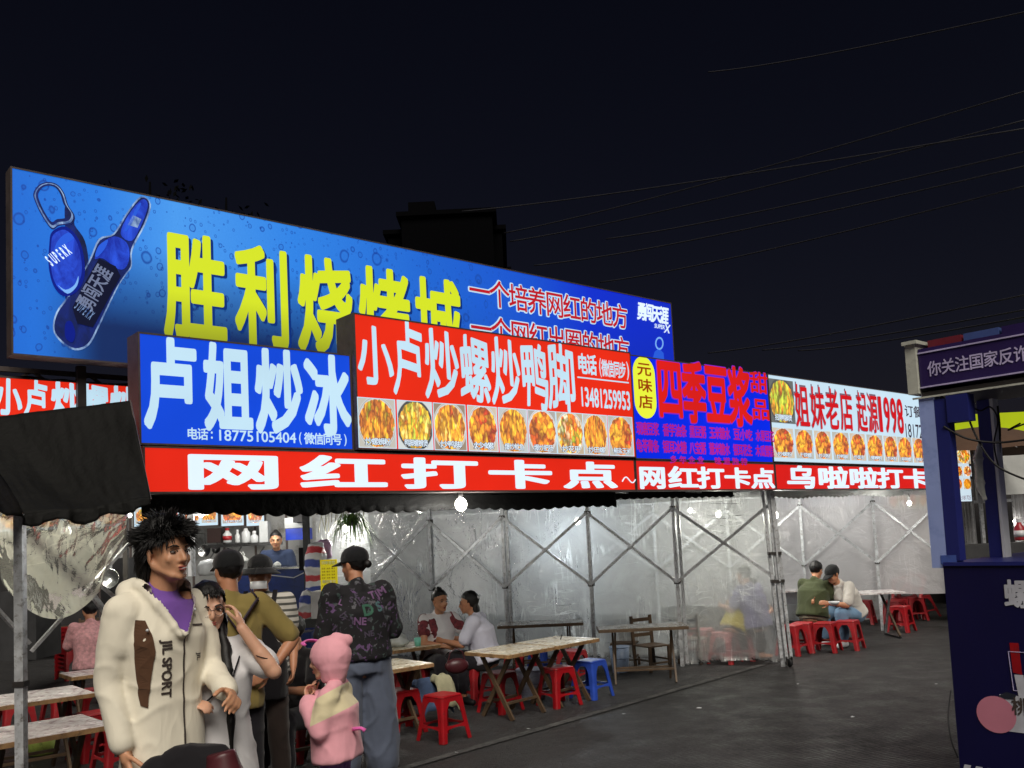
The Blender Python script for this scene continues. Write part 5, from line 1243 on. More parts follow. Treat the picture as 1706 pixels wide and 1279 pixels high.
MB().tube([hd + p1.R @ V(q) * k1 for q in ((.01, .10, -.064), (.014, .135, -.060))], .0022, 6).build('toothpick', M['white_pl'], p1.e)
# bag at his side
e = empty('shoulder_bag', D(330, 1300, 3.15), 0, label='black and maroon bag at the young man\'s hip at the bottom edge', cat='bag')
B_ = Blob(); B_.loft([((0, 0, -.12), .16, .07), ((0, 0, .0), .17, .075), ((0.01, 0, .09), .12, .05), ((.01, 0, .12), .09, .03)]); B_.ell((-.13, 0, .0), (.08, .06, .09)); B_.build('bag_body', M['blackcloth'], e, .009, 4, .006)
B_ = Blob(); B_.loft([((.10, -.03, -.12), .07, .06), ((.105, -.03, .0), .072, .062), ((.09, -.03, .10), .05, .04)]); B_.build('bag_flap', M['maroon'], e, .009, 4, .004)

# --- woman with glasses in the white dress
rz = facing(.18, -.98); M['whitecloth'] = cloth('white_cloth', (224, 222, 224), var=.06); M['glass'] = mat('spectacle_metal', (190, 180, 175), .2, .9, .1)
p2 = Person('person', 'woman with round glasses in a white dress holding the young man\'s arm', 1.50, atp(347, 905, 3.95), rz, skinm='skin3', vox=.007,
    J=dict(head=(0, .05, 1.585), ls=(-.165, 0, 1.375), le=(-.31, .13, 1.27), lw=(-.165, .135, 1.49), rs=(.165, 0, 1.375), re=(.22, .05, 1.13), rw=(.09, .20, 1.15)))
p2.R = head_rot(.35, -.08, .05)
p2.body(fem=1, lhand=dict(d=(.25, -.35, .9), n=(.9, -.2, .1), curl=.45, thumb=1), rhand=dict(d=(-.85, .4, .1), n=(0, -.3, -1), curl=.5, thumb=1))
face_parts(p2.e, p2.j['head'], p2.R, p2.k, 1)
hp = lambda q: (q.z > .045 + .5 * max(0, q.y)) or q.y < .01
hair_cap(p2.e, p2.j['head'], p2.R, hp, p2.k * 1.04, extra=[(0, -.06, -.06, .08, .055, .11), (.06, -.02, -.08, .03, .04, .09), (-.06, -.02, -.08, .03, .04, .09)], seed=3)
strands(p2.e, p2.j['head'], p2.R, 90, .045, .004, lambda d: d.y > .3 and d.z > .5, down=.9, spread=.2, k=p2.k, seed=3, grow=lambda d: V((d.x * .5, .6, -.1)))
B_ = Blob(); kk = p2.k
B_.chain([V((-.055, .02, 1.50)) * kk, V((-.085, .09, 1.38)) * kk, V((-.10, .15, 1.24)) * kk, V((-.11, .165, 1.05)) * kk, V((-.11, .17, .92)) * kk], [.020, .022, .020, .016, .008]); B_.build('hair_lock', M['hair'], p2.e, .008, 3, .006, 22)
for s_ in (-1, 1):
    b = MB(); b.tube([p2.j['head'] + p2.R @ V((s_ * .032 + .026 * cos(t), .096, .0 + .024 * sin(t))) * kk for t in [i * pi / 8 for i in range(17)]], .0014, 5); b.build('spectacle_rim', M['glass'], p2.e)
b = MB().tube([p2.j['head'] + p2.R @ V(q) * kk for q in ((-.007, .098, .004), (.007, .098, .004))], .0014, 5); b.build('spectacle_bridge', M['glass'], p2.e)
p2.top(M['whitecloth'], r=1.0, sleeve=.62, hem=.62, name='dress', loose=.025, flare=1.5, wr=.008, seed=5, sr=.075)
b = MB().tube([V((-.13, -.06, 1.40)) * kk, V((-.155, .06, 1.38)) * kk, V((-.12, .15, 1.26)) * kk, V((.02, .165, 1.14)) * kk], .004, 5); b.build('shoulder_strap', M['blackcloth'], p2.e)
b = MB().tube([p2.j['le'].lerp(p2.j['lw'], .35) + V((0, .0, 0)) + (V((cos(t), 0, .35 * cos(t))) * .036 + V((0, sin(t), 0)) * .036) for t in [i * pi / 6 for i in range(13)]], .002, 5); b.build('hair_tie', M['blackcloth'], p2.e)

# --- man in the olive shirt, seen from behind
rz = facing(-.42, .9); M['olive'] = cloth('olive_cloth', (138, 122, 70)); M['capblack'] = cloth('black_cap_cloth', (26, 27, 29), bump=.15)
p3 = Person('person', 'man in an olive shirt and black cap with a dark sling strap, back turned', 1.63, atp(380, 900, 5.2), rz, skinm='skin2',
    J=dict(re=(.36, -.06, 1.16), rw=(.20, -.15, .99), head=(0, .03, 1.585)))
p3.R = head_rot(.25, -.05, 0)
p3.body(rhand=dict(d=(-.9, -.2, -.35), n=(0, 1, .1), curl=.3, thumb=1))
def cap_hat(par, c, R_, k, mt, brim=.075, brim_dir=1, soft=0, brimz=.045):
    B_ = Blob(); P = lambda x, y, z: c + R_ @ V((x, y, z)) * k
    B_.ell(P(0, -.014, .058), (.089 * k, .108 * k, .080 * k), R_); B_.loft([(P(0, -.012, .026), .088 * k, .107 * k), (P(0, -.012, .062), .090 * k, .109 * k)], R_ @ V((1, 0, 0)))
    Ri = R_.transposed(); o = B_.build('cap_crown', mt, par, .007, 5, .002, 20, cut=lambda q: (Ri @ (q - c)).z / k < .022)
    def fn(u, w):
        a = RAD(-62 + 124 * u); r0_ = .100; y = .093 + 0; 
        x = sin(a) * (.080 + .012 * w); yy = cos(a) * (.088 + (brim + .03) * w * cos(a) ** .3) - .006; return P(x, yy * brim_dir, brimz - .028 * w - .10 * (x * x) * 4)
    ob = MB().grid(fn, 16, 5).build('cap_brim', mt, par, True); md = ob.modifiers.new('s', 'SOLIDIFY'); md.thickness = .005
    MB().ell(P(0, -.014, .139), (.008 * k, .008 * k, .005 * k)).build('cap_button', mt, par, True)
cap_hat(p3.e, p3.j['head'], p3.R, p3.k, M['capblack'])
hair_cap(p3.e, p3.j['head'], p3.R, lambda q: q.y < .0 and q.z > -.065 and q.z < .06, p3.k * .99)
p3.top(M['olive'], r=1.03, sleeve=.85, hem=.14, loose=.02, wr=.008, sr=.07, seed=7)
p3.legs(M['darkpants'], 1.0, .98); p3.shoes(M['rubber'])
M['strap'] = cloth('dark_strap', (44, 30, 44)); kk = p3.k
for pts in ([(-.17, .05, 1.43), (-.10, -.09, 1.44), (.02, -.15, 1.25), (.12, -.14, 1.05), (.17, -.05, .98)], [(.13, .03, 1.46), (.15, -.08, 1.42), (.03, -.155, 1.27)]):
    b = MB()
    for i in range(len(pts) - 1): b.bar(V(pts[i]) * kk, V(pts[i + 1]) * kk, .008, .038, V((0, 1, 0)))
    b.build('sling_strap', M['strap'], p3.e)

# --- woman in the bucket hat with a mask under her chin
rz = facing(.05, -1); M['stripe'] = None
n = N('striped_cloth'); co = n.coord(); sp_ = n.n('ShaderNodeSeparateXYZ'); n.l(co, sp_.inputs[0]); w_ = n.n('ShaderNodeMath', operation='SINE'); q_ = n.n('ShaderNodeMath', operation='MULTIPLY'); q_.inputs[1].default_value = 150; n.l(sp_.outputs[2], q_.inputs[0]); n.l(q_.outputs[0], w_.inputs[0])
n.l(n.ramp(w_.outputs[0], [(.25, lin((196, 192, 184))), (.35, lin((84, 84, 80)))]), n.b.inputs['Base Color']); n.b.inputs['Roughness'].default_value = .9; M['stripe'] = n.m
p4 = Person('person', 'woman in a black bucket hat and striped top, white mask under her chin, dark apron', 1.58, atp(433, 900, 6.1), rz, skinm='skin2',
    J=dict(re=(.25, -.03, 1.13), rw=(.16, .12, .95), le=(-.22, -.03, 1.12), lw=(-.23, .08, .92)))
p4.R = head_rot(.0, .05, 0); p4.body(fem=1); face_parts(p4.e, p4.j['head'], p4.R, p4.k, 1); kk = p4.k
c_ = p4.j['head']; P = lambda x, y, z: c_ + p4.R @ V((x, y, z)) * kk
def brim(u, w): a = 2 * pi * u; r = .088 + .06 * w; return P(sin(a) * r, cos(a) * r * 1.12 - .01, .045 - .045 * w)
ob = MB().grid(brim, 32, 4).build('hat_brim', M['capblack'], p4.e, True); md = ob.modifiers.new('s', 'SOLIDIFY'); md.thickness = .004
B_ = Blob(); B_.ell(P(0, -.014, .065), (.090 * kk, .108 * kk, .080 * kk)); Bc = B_.build('hat_crown', M['capblack'], p4.e, .008, 4, .003, 20, cut=lambda q: (q - c_).z / kk < .03)
hair_cap(p4.e, p4.j['head'], p4.R, lambda q: q.y < .0 and q.z > -.07 and q.z < .05, kk)
strands(p4.e, p4.j['head'], p4.R, 70, .05, .004, lambda d: d.y > .5 and d.z > .35, down=.9, spread=.2, k=kk, seed=13, grow=lambda d: V((d.x, .5, -.6)))
def mask(u, w): a = RAD(-70 + 140 * u); return P(sin(a) * .064, cos(a) * .085 + .008 * sin(pi * w) + .01, -.050 - .055 * w)
ob = MB().grid(mask, 16, 6).build('face_mask', M['white_pl'], p4.e, True)
p4.top(M['stripe'], sleeve=.6, hem=.05, sr=.068, seed=9); p4.legs(cloth('brown_trousers', (62, 52, 48)), .95, .95); p4.shoes(M['rubber'])
B_ = Blob(); B_.loft([(V((0, .05, .70)) * kk, .165, .12), (V((0, .05, .95)) * kk, .17, .12), (V((0, .045, 1.12)) * kk, .14, .115), (V((0, .055, 1.28)) * kk, .10, .105)]); B_.build('apron', M['blackcloth'], p4.e, .011, 4, .006, cut=lambda q: q.y < .03)
for s_ in (-1, 1): b = MB(); b.bar(V((s_ * .10, .165, 1.27)) * kk, V((s_ * .105, .02, 1.465)) * kk, .03, .008); b.build('apron_strap', M['blackcloth'], p4.e)

# --- sitting pose helper
def seated(seat=.36, lean=.1, H=1.62, spread=.13, knee=.30):
    s_ = 1.7 / H; z0 = seat * s_ + .09
    up = lambda d: (0, lean * d, z0 + d * (1 - lean * .35))
    j = dict(pelvis=(0, 0, z0), waist=up(.14), chest=up(.33), sh=up(.46), neck=up(.50), head=(0, lean * .6 + .05, up(.65)[2] + .003))
    sh = up(.455); j.update(rs=(.17, sh[1], sh[2]), ls=(-.17, sh[1], sh[2]), re=(.23, sh[1] + .12, sh[2] - .24), le=(-.23, sh[1] + .12, sh[2] - .24), rw=(.14, sh[1] + .34, sh[2] - .20), lw=(-.14, sh[1] + .34, sh[2] - .20),
        rh=(.09, .02, z0 - .02), lh=(-.09, .02, z0 - .02), rk=(spread, .38, .46), lk=(-spread, .38, .46), ra=(spread, knee + .06, .08), la=(-spread, knee + .06, .08), rt=(spread + .02, knee + .22, .03), lt=(-spread - .02, knee + .22, .03))
    return j
# --- seated person in black behind the child
p5 = Person('person', 'seated person in a black T-shirt with white letters, behind the child', 1.6, atp(503, 900, 6.7), facing(-.5, -.85), skinm='skin2', J=seated(.36, .15, 1.6))
p5.R = head_rot(-.3, -.15); p5.body(); face_parts(p5.e, p5.j['head'], p5.R, p5.k); hair_cap(p5.e, p5.j['head'], p5.R, lambda q: q.z > .05 + .4 * max(0, q.y) or q.y < 0, p5.k * 1.02)
sh5 = p5.top(M['blackcloth'], sleeve=.7); p5.legs(M['darkpants']); p5.shoes(M['rubber'])
zc = p5.j['chest'].z; decal(surf_text(None, 'ON', V((.09, .3, zc - .02)), (-1, 0, -.25), (-.25, 0, 1), .075, .03), sh5, 'shirt_lettering', M['white_pl'], p5.e, V((0, -1, 0)))

# --- woman in black cap, patterned shirt and grey cropped trousers
rz = facing(-.45, .9)
n = N('patterned_black_cloth'); co = n.coord(); vo = n.n('ShaderNodeTexVoronoi'); vo.inputs['Scale'].default_value = 17; n.l(co, vo.inputs[0]); sc_ = n.n('ShaderNodeSeparateColor'); n.l(vo.outputs['Color'], sc_.inputs[0])
nn_ = n.noise(co, 24, 2, .5, 1); mk = n.ramp(nn_, [(.585, (0, 0, 0)), (.60, (1, 1, 1))]); pc = n.ramp(sc_.outputs[0], [(.2, lin((96, 70, 110))), (.45, lin((60, 60, 66))), (.7, lin((52, 78, 70))), (.9, lin((90, 90, 96)))])
n.l(n.mix(mk, lin((24, 23, 27)), pc), n.b.inputs['Base Color']); n.b.inputs['Roughness'].default_value = .9; M['pattern'] = n.m
M['greycloth'] = cloth('grey_cloth', (92, 100, 118), bump=.3, bs=60)
p6 = Person('person', 'woman in a black cap, dark lettered shirt and loose grey cropped trousers, back turned', 1.62, atp(592, 898, 5.95), rz, skinm='skin2',
    J=dict(re=(.25, .02, 1.12), rw=(.20, .24, 1.10), le=(-.24, .02, 1.12), lw=(-.18, .24, 1.10), head=(0, .05, 1.575), rk=(.13, .02, .49), lk=(-.13, .02, .49), ra=(.14, -.01, .08), la=(-.14, -.01, .08)))
p6.R = head_rot(.55, -.08, 0); p6.body(fem=1); face_parts(p6.e, p6.j['head'], p6.R, p6.k, 1); kk = p6.k
cap_hat(p6.e, p6.j['head'], p6.R, kk, M['capblack'], .085)
hair_cap(p6.e, p6.j['head'], p6.R, lambda q: q.y < -.01 and q.z > -.055 and q.z < .06, kk * .99)
MB().ell(p6.j['head'] + p6.R @ V((0, -.125, .0)) * kk, (.028, .024, .026)).build('hair_bun', M['hair'], p6.e, True)
s6 = p6.top(M['pattern'], r=1.14, sleeve=1.45, hem=-.02, loose=.035, sr=.080, wr=.009, seed=12)
p6.legs(M['greycloth'], 1.30, .80, wr=.012, top_=.10, low=1.35); p6.shoes(M['rubber'])
cols = [mat('letter_' + a, c, .9) for a, c in (('lilac', (120, 88, 128)), ('green', (60, 104, 86)), ('teal', (78, 108, 112)), ('dim', (74, 66, 84)))]
for tx, x, z, sz, ro, ci in (('D', .02, 1.24, .10, .1, 1), ('NE', -.07 + .02, 1.19, .065, -.1, 0), ('S', .13, 1.26, .085, .3, 2), ('HC', -.0, 1.305, .05, .4, 3), ('S', -.06, 1.34, .05, -.3, 3), ('T', .09, 1.345, .065, .2, 0), ('E', -.02, 1.36, .045, 0, 3), ('M', .15, 1.16, .04, -.3, 3), ('JM', .15, 1.35, .07, .5, 0), ('NE', .02, 1.10, .05, .1, 3), ('ST', -.12, 1.22, .05, .6, 3), ('X', .12, 1.08, .05, .3, 3), ('L', -.13, 1.33, .05, -.5, 0)):
    b = surf_text(None, tx, V((-.0 + x - .03, -.4, z)) * kk, (cos(ro), 0, sin(ro)), (-sin(ro), 0, cos(ro)), sz, .035); decal(b, s6, 'shirt_letter', cols[ci], p6.e, V((0, 1, 0)), .004)

# --- child in the pink hooded jacket
rz = facing(-.97, .15); M['pink'] = cloth('pink_cloth', (240, 172, 184), bump=.3, bs=50); M['pcream'] = cloth('pale_yellow_cloth', (226, 214, 176)); M['lilac'] = cloth('lilac_leggings', (178, 132, 206)); M['hotpink'] = cloth('bright_pink_trim', (240, 110, 190))
KJ = dict(pelvis=(0, 0, .86), waist=(0, .01, 1.0), chest=(0, .015, 1.16), sh=(0, 0, 1.26), neck=(0, 0, 1.29), head=(0, .05, 1.505), rs=(.16, 0, 1.25), ls=(-.16, 0, 1.25), re=(.22, .04, 1.02), rw=(.08, .19, 1.22), le=(-.22, .05, 1.01), lw=(-.07, .20, 1.21), rk=(.09, .02, .46), lk=(-.09, .02, .46))
p7 = Person('child', 'small child in a pink hooded jacket and lilac leggings, hands at the mouth', 1.17, atp(550, 900, 4.85), rz, J=KJ, skinm='skin3', vox=.007, head_k=1.32)
p7.R = head_rot(.05, -.05); p7.body(fem=1, lhand=dict(d=(.3, .2, .9), n=(0, -1, .2), curl=.6), rhand=dict(d=(-.3, .2, .9), n=(0, -1, .2), curl=.6)); kk = p7.k
face_parts(p7.e, p7.j['head'], p7.R, kk * 1.32, 1)
mp_ = M['pink'].copy(); mp_.name = 'pink_and_yellow_cloth'; n_t = mp_.node_tree; bs_ = n_t.nodes['Principled BSDF']; src = bs_.inputs['Base Color'].links[0].from_socket
def nd(t_, **k):
    o_ = n_t.nodes.new(t_)
    for a_, v_ in k.items(): setattr(o_, a_, v_)
    return o_
tc_ = nd('ShaderNodeTexCoord'); mk_ = []
for nrm_, off_ in (((0, .42, 1), -1.10 * kk), ((0, -.5, -1), 1.285 * kk), ((0, -1.0, .0), .105 * kk)):
    dp = nd('ShaderNodeVectorMath', operation='DOT_PRODUCT'); dp.inputs[1].default_value = nrm_; n_t.links.new(tc_.outputs['Object'], dp.inputs[0])
    g_ = nd('ShaderNodeMath', operation='GREATER_THAN'); g_.inputs[1].default_value = -off_; n_t.links.new(dp.outputs['Value'], g_.inputs[0]); mk_.append(g_)
m1_ = nd('ShaderNodeMath', operation='MULTIPLY'); n_t.links.new(mk_[0].outputs[0], m1_.inputs[0]); n_t.links.new(mk_[1].outputs[0], m1_.inputs[1])
m2_ = nd('ShaderNodeMath', operation='MULTIPLY'); n_t.links.new(m1_.outputs[0], m2_.inputs[0]); n_t.links.new(mk_[2].outputs[0], m2_.inputs[1])
mx_ = nd('ShaderNodeMix', data_type='RGBA'); n_t.links.new(m2_.outputs[0], mx_.inputs[0]); n_t.links.new(src, mx_.inputs[6]); mx_.inputs[7].default_value = lin((226, 214, 176)); n_t.links.new(mx_.outputs[2], bs_.inputs['Base Color'])
j7 = p7.top(mp_, r=1.12, sleeve=1.9, hem=.10, loose=.045, sr=.088, name='jacket', seed=6, wr=.007, extra=lambda B_: B_.cap(V((-.10, -.02, 1.31)) * kk, V((.10, -.02, 1.31)) * kk, .06 * kk, .06 * kk))
hc = p7.j['head']; Ri7 = p7.R.transposed()
B_ = Blob(); B_.ell(hc + V((0, -.02, .03)) * kk * 1.32, (.102 * kk * 1.32, .125 * kk * 1.32, .112 * kk * 1.32)); B_.loft([(hc + V((0, -.03, -.13)) * kk * 1.3, .09 * kk, .085 * kk), (hc + V((0, -.035, -.04)) * kk * 1.3, .125 * kk, .12 * kk), (hc + V((0, -.03, .05)) * kk * 1.3, .12 * kk, .13 * kk)])
B_.ell(hc + V((0, -.115, .115)) * kk * 1.3, (.03, .04, .035)); B_.cap(hc + V((0, -.06, .13)) * kk * 1.3, hc + V((0, -.125, .12)) * kk * 1.3, .045 * kk, .035 * kk)
B_.build('hood', M['pink'], p7.e, .008, 6, .004, 12, 3, cut=lambda q: (q - hc).y / kk > .128 and (q - hc).z / kk < .12)
ob = MB().grid(lambda u, w: hc + V((sin(RAD(-70 + 140 * u)) * .11, .075 + cos(RAD(-70 + 140 * u)) * .055 * (1 + .5 * w), .105 + .02 * cos(RAD(-70 + 140 * u)) - .012 * w)) * kk * 1.3, 16, 3).build('hood_peak', M['hotpink'], p7.e, True); md = ob.modifiers.new('s', 'SOLIDIFY'); md.thickness = .008
hair_cap(p7.e, hc, p7.R, lambda q: q.y < .06 and q.z > .0 or q.z > .075, kk * 1.3)
B_ = Blob(); B_.loft([(V((0, 0, .755)) * kk, .155 * kk, .125 * kk), (V((0, 0, .79)) * kk, .16 * kk, .13 * kk)]); B_.build('waistband', M['pink'], p7.e, .008, 3)
p7.legs(M['lilac'], .95, .95); p7.shoes(M['white_pl'])
b = MB().tube([V((-.10, -.17, 1.0)) * kk, V((-.12, -.24, 1.01)) * kk, V((-.12, -.27, .99)) * kk], [.012, .009, .012], 6); b.build('drawstring', M['hotpink'], p7.e, True)

# --- the two women at the joined tables
p8 = Person('person', 'seated woman in a dark red and white top with tied up hair, facing her friend', 1.6, atp(722, 900, 9.4), facing(.45, -.85), skinm='skin2', J=seated(.34, .12, 1.6))
p8.j['lw'] = p8.j['ls'] + V((-.12, .22, -.02)); p8.j['rw'] = p8.j['rs'] + V((-.12, .24, -.26)); p8.j['le'] = p8.j['ls'] + V((-.12, .12, -.22))
p8.R = head_rot(.15, -.05); p8.body(fem=1); face_parts(p8.e, p8.j['head'], p8.R, p8.k, 1)
hair_cap(p8.e, p8.j['head'], p8.R, lambda q: q.z > .04 + .45 * max(0, q.y) or q.y < .0, p8.k * 1.03, extra=[(0, -.03, .125, .035, .035, .03)])
M['redlace'] = mat('dark_red_print', (120, 48, 56), .8, 0, .6, 30); p8.top(M['whitecloth'], sleeve=.5, sr=.07, seed=3); p8.legs(M['darkpants']); p8.shoes(M['rubber'])
B_ = Blob(); j = p8.j; B_.loft([(j['waist'] + V((.07, .05, .02)), .055, .075), (j['chest'] + V((.08, .05, .02)), .06, .075), (j['rs'] + V((-.05, .03, .0)), .05, .05)]); B_.cap(j['rs'], j['rs'].lerp(j['re'], .5), .066, .066); B_.build('print_vest', M['redlace'], p8.e, .011, 4, .006)
B_ = Blob(); B_.cap(j['ls'] + V((.03, .0, 0)), j['ls'].lerp(j['le'], .45), .066, .066); B_.build('print_sleeve', M['redlace'], p8.e, .011, 4, .006)
p9 = Person('person', 'seated woman in a white shirt with a pale bow in her black hair', 1.58, atp(803, 900, 9.2), facing(-.9, .15), skinm='skin2', J=seated(.34, .22, 1.58))
p9.R = head_rot(.1, -.05); p9.body(fem=1); face_parts(p9.e, p9.j['head'], p9.R, p9.k, 1)
hair_cap(p9.e, p9.j['head'], p9.R, lambda q: q.z > .04 + .45 * max(0, q.y) or q.y < .0, p9.k * 1.06, extra=[(0, -.07, -.06, .07, .04, .06)])
M['shirtwhite'] = cloth('white_shirt', (206, 206, 222)); p9.top(M['shirtwhite'], r=1.08, sleeve=.75, sr=.078, loose=.03, seed=8, hem=.03); p9.legs(M['darkpants'], 1.05); p9.shoes(M['rubber'])
c_ = p9.j['head'] + V((.03, -.105, .06)); b = MB(); b.ell(c_ + V((.03, 0, .01)), (.030, .010, .016)); b.ell(c_ - V((.03, 0, .0)), (.030, .010, .016)); b.ell(c_, (.01, .012, .01)); b.build('hair_bow', M['white_pl'], p9.e, True)
# --- couple in the right hand stall
M['green'] = cloth('army_green_cloth', (64, 70, 46)); M['khaki2'] = cloth('khaki_trousers', (140, 130, 112), bump=.4, bs=60); M['jeans'] = cloth('light_jeans', (110, 140, 170), var=.2)
p10 = Person('person', 'man in a green T-shirt and khaki trousers seated with his back to us', 1.66, atp(1342, 868, 12.1), facing(.62, .60), skinm='skin2', J=seated(.33, .26, 1.72))
p10.R = head_rot(-.1, -.2); p10.body(); face_parts(p10.e, p10.j['head'], p10.R, p10.k); hair_cap(p10.e, p10.j['head'], p10.R, lambda q: q.z > .05 + .4 * max(0, q.y) or (q.y < .02 and q.z > -.04), p10.k * 1.02)
p10.top(M['green'], r=1.15, sleeve=.75, sr=.078, loose=.03, seed=4, hem=.03); p10.legs(M['khaki2'], 1.1); p10.shoes(M['rubber'])
p11 = Person('person', 'person in a white T-shirt, jeans and black cap leaning over the table', 1.64, atp(1410, 866, 12.1), facing(-.75, -.35), skinm='skin2', J=seated(.33, .46, 1.70, .16))
p11.R = head_rot(.0, -.45); p11.body(fem=1); face_parts(p11.e, p11.j['head'], p11.R, p11.k, 1); cap_hat(p11.e, p11.j['head'], p11.R, p11.k, M['capblack']); hair_cap(p11.e, p11.j['head'], p11.R, lambda q: q.y < .02 and -.09 < q.z < .06, p11.k * 1.03)
M['offwhite'] = cloth('off_white_tee', (200, 196, 190)); p11.top(M['offwhite'], r=1.08, sleeve=.8, sr=.078, loose=.03, seed=14, hem=.03); p11.legs(M['jeans'], 1.1); p11.shoes(M['white_pl'])
# --- diners behind the fogged sheet
M['yellow'] = cloth('yellow_shirt', (190, 170, 20)); M['lav'] = cloth('lavender_shirt', (130, 125, 165))
p12 = Person('person', 'diner in a yellow top blurred behind the fogged plastic', 1.5, atp(1212, 878, 11.05), facing(.8, .5), skinm='skin2', J=seated(.34, .55, 1.5)); p12.R = head_rot(0, -.5); p12.body(); hair_cap(p12.e, p12.j['head'], p12.R, lambda q: q.z > .05 or q.y < 0, p12.k); p12.top(M['yellow'], r=1.1, sleeve=.7, hem=.05, sr=.075); p12.legs(M['darkpants'])
p13 = Person('person', 'diner in a lavender shirt blurred behind the fogged plastic', 1.62, atp(1250, 876, 11.0), facing(-.6, .75), skinm='skin2', J=seated(.36, .18, 1.62)); p13.R = head_rot(0, -.2); p13.body(); hair_cap(p13.e, p13.j['head'], p13.R, lambda q: q.z > .05 or q.y < 0, p13.k); p13.top(M['lav'], r=1.15, sleeve=.7, hem=.05, sr=.078); p13.legs(M['darkpants'])
# --- smiling vendor
M['navy'] = cloth('navy_tee', (52, 64, 92)); vz = .28
pv = atp(463, 905, 12.4); pv.z = vz
p14 = Person('person', 'smiling vendor in a navy top and dark apron behind the blue counter', 1.62, pv, facing(.1, -1), skinm='skin', J=dict(pelvis=(0, -.06, .92), waist=(0, -.02, 1.05), chest=(0, .06, 1.22), sh=(0, .10, 1.34), neck=(0, .11, 1.38), head=(0, .17, 1.53), rs=(.175, .10, 1.33), ls=(-.175, .10, 1.33), re=(.24, .12, 1.06), le=(-.24, .12, 1.06), rw=(.10, .30, .98), lw=(-.10, .32, .98)))
p14.R = head_rot(.1, -.1); p14.body(fem=1); face_parts(p14.e, p14.j['head'], p14.R, p14.k, 1); hair_cap(p14.e, p14.j['head'], p14.R, lambda q: q.z > .045 + .45 * max(0, q.y) or q.y < 0, p14.k * 1.02, extra=[(0, -.06, .12, .035, .035, .03)])
p14.top(M['navy'], sleeve=.6, sr=.07); p14.legs(M['darkpants'])
B_ = Blob(); kk = p14.k; B_.loft([(V((0, .0, .80)) * kk, .16, .12), (V((0, .04, 1.05)) * kk, .13, .115), (V((0, .10, 1.22)) * kk, .10, .11)]); ap = B_.build('apron', M['blackcloth'], p14.e, .012, 4, .004, cut=lambda q: q.y < .04)
decal(surf_text(None, 'BEST', V((.06, .5, 1.15)) * kk, (-1, 0, 0), (0, 0, 1), .04, .03), ap, 'apron_lettering', M['white_pl'], p14.e, V((0, -1, 0)))
platform = MB().box((0, 0, vz / 2), (2.4, .8, vz)).build('floor_platform', M['dwood'], None, kind='structure'); platform.location = (pv.x - .3, pv.y, 0)
# --- diner in pink on the left
M['pinkprint'] = mat('pale_pink_print', (216, 160, 164), .85, 0, .35, 26)
p15 = Person('person', 'seated diner in a pale pink printed shirt on a wooden chair, far left', 1.58, atp(150, 912, 9.9), facing(-.5, .8), skinm='skin2', J=seated(.38, .1, 1.58)); p15.R = head_rot(.2, -.1); p15.body(fem=1); hair_cap(p15.e, p15.j['head'], p15.R, lambda q: q.z > .05 or q.y < .0, p15.k * 1.04)
p15.top(M['pinkprint'], r=1.1, sleeve=.8, hem=.04, sr=.076); p15.legs(M['darkpants']); p15.shoes(M['rubber'])

# ------------------------------------------------------------------ kitchen of the open stall
def ext(x0, y0, x1, y1, dist):            # photo rectangle -> centre, width, height at a distance
    a = D(x0, y1, dist); b = D(x1, y0, dist); return (a + b) / 2, (D(x1, (y0 + y1) / 2, dist) - D(x0, (y0 + y1) / 2, dist)).length, (D((x0 + x1) / 2, y0, dist) - D((x0 + x1) / 2, y1, dist)).length
def slab(name, x0, y0, x1, y1, dist, dep, mt, label=None, cat=None, kind=None, parent=None, group=None):
    c, w, h = ext(x0, y0, x1, y1, dist); o = MB().box((0, dep / 2, 0), (w, dep, h)).build(name, mt, parent, label=label, cat=cat, kind=kind, group=group); o.location = c; return o
M['kwall'] = mat('painted_metal_wall', (150, 152, 152), .6, .1, .15, 2, bump=.2, bs=20, dirt=(96, 92, 86)); M['kdark'] = mat('kitchen_dark', (52, 52, 54), .7, 0, .4, 5)
M['crate'] = mat('dark_crate', (44, 26, 24), .6); M['counterblue'] = mat('blue_counter', (36, 60, 130), .5, 0, .2, 4, dirt=(30, 40, 80)); M['coolblue'] = mat('bright_blue_plastic', (26, 64, 200), .35); M['clear'] = mat('cloudy_container', (196, 200, 202), .25, 0, .1, 8)
M['steelpan'] = mat('stainless_pan', (170, 172, 174), .25, 1, .2, 6); M['leaf'] = mat('grass_leaf', (74, 104, 44), .5, 0, .4, 20)
wl = empty('stall_wall', D(410, 1000, 13.3) * 1, 0, label='grey metal back wall of the open kitchen stall', cat='wall'); wl.location.z = 0
for i in range(9): MB().box((-1.9 + i * .46, 0, 1.25), (.452, .04, 2.5)).build('panel', M['kwall'], wl)
for i in range(10): MB().box((-2.13 + i * .46, -.03, 1.25), (.03, .02, 2.5)).build('joint_strip', M['sign_side'], wl)
mb_lab = ('menu light box with orange dishes at the left end, behind the young man\'s hair', 'menu light box with red dish, partly behind the shaded lamp', 'menu light box with a green and orange dish', 'menu light box with a pale soup dish at the right end')
for i, (x0, x1, f) in enumerate(((222, 300, 0), (304, 364, 9), (367, 407, 5), (409, 441, 11))):
    c, w, h = ext(x0, 826, x1, 877, 12.9); sg = Sign('menu_board', 0, w, 0, h, 0, .06, T_PANELWHITE, mb_lab[i], 'menu board', 'row of lit menu boards over the kitchen', ang=0, origin=c - V((w / 2, 0, h / 2)))
    nn2 = 2 if x1 - x0 > 50 else 1
    for q in range(nn2): photo(sg, .03 + (w - .03) * q / nn2, (w - .03) * (q + 1) / nn2, .05, h * .62, FOOD[(f + q * 3) % 12], False, '炒粉丝螺'[:3])
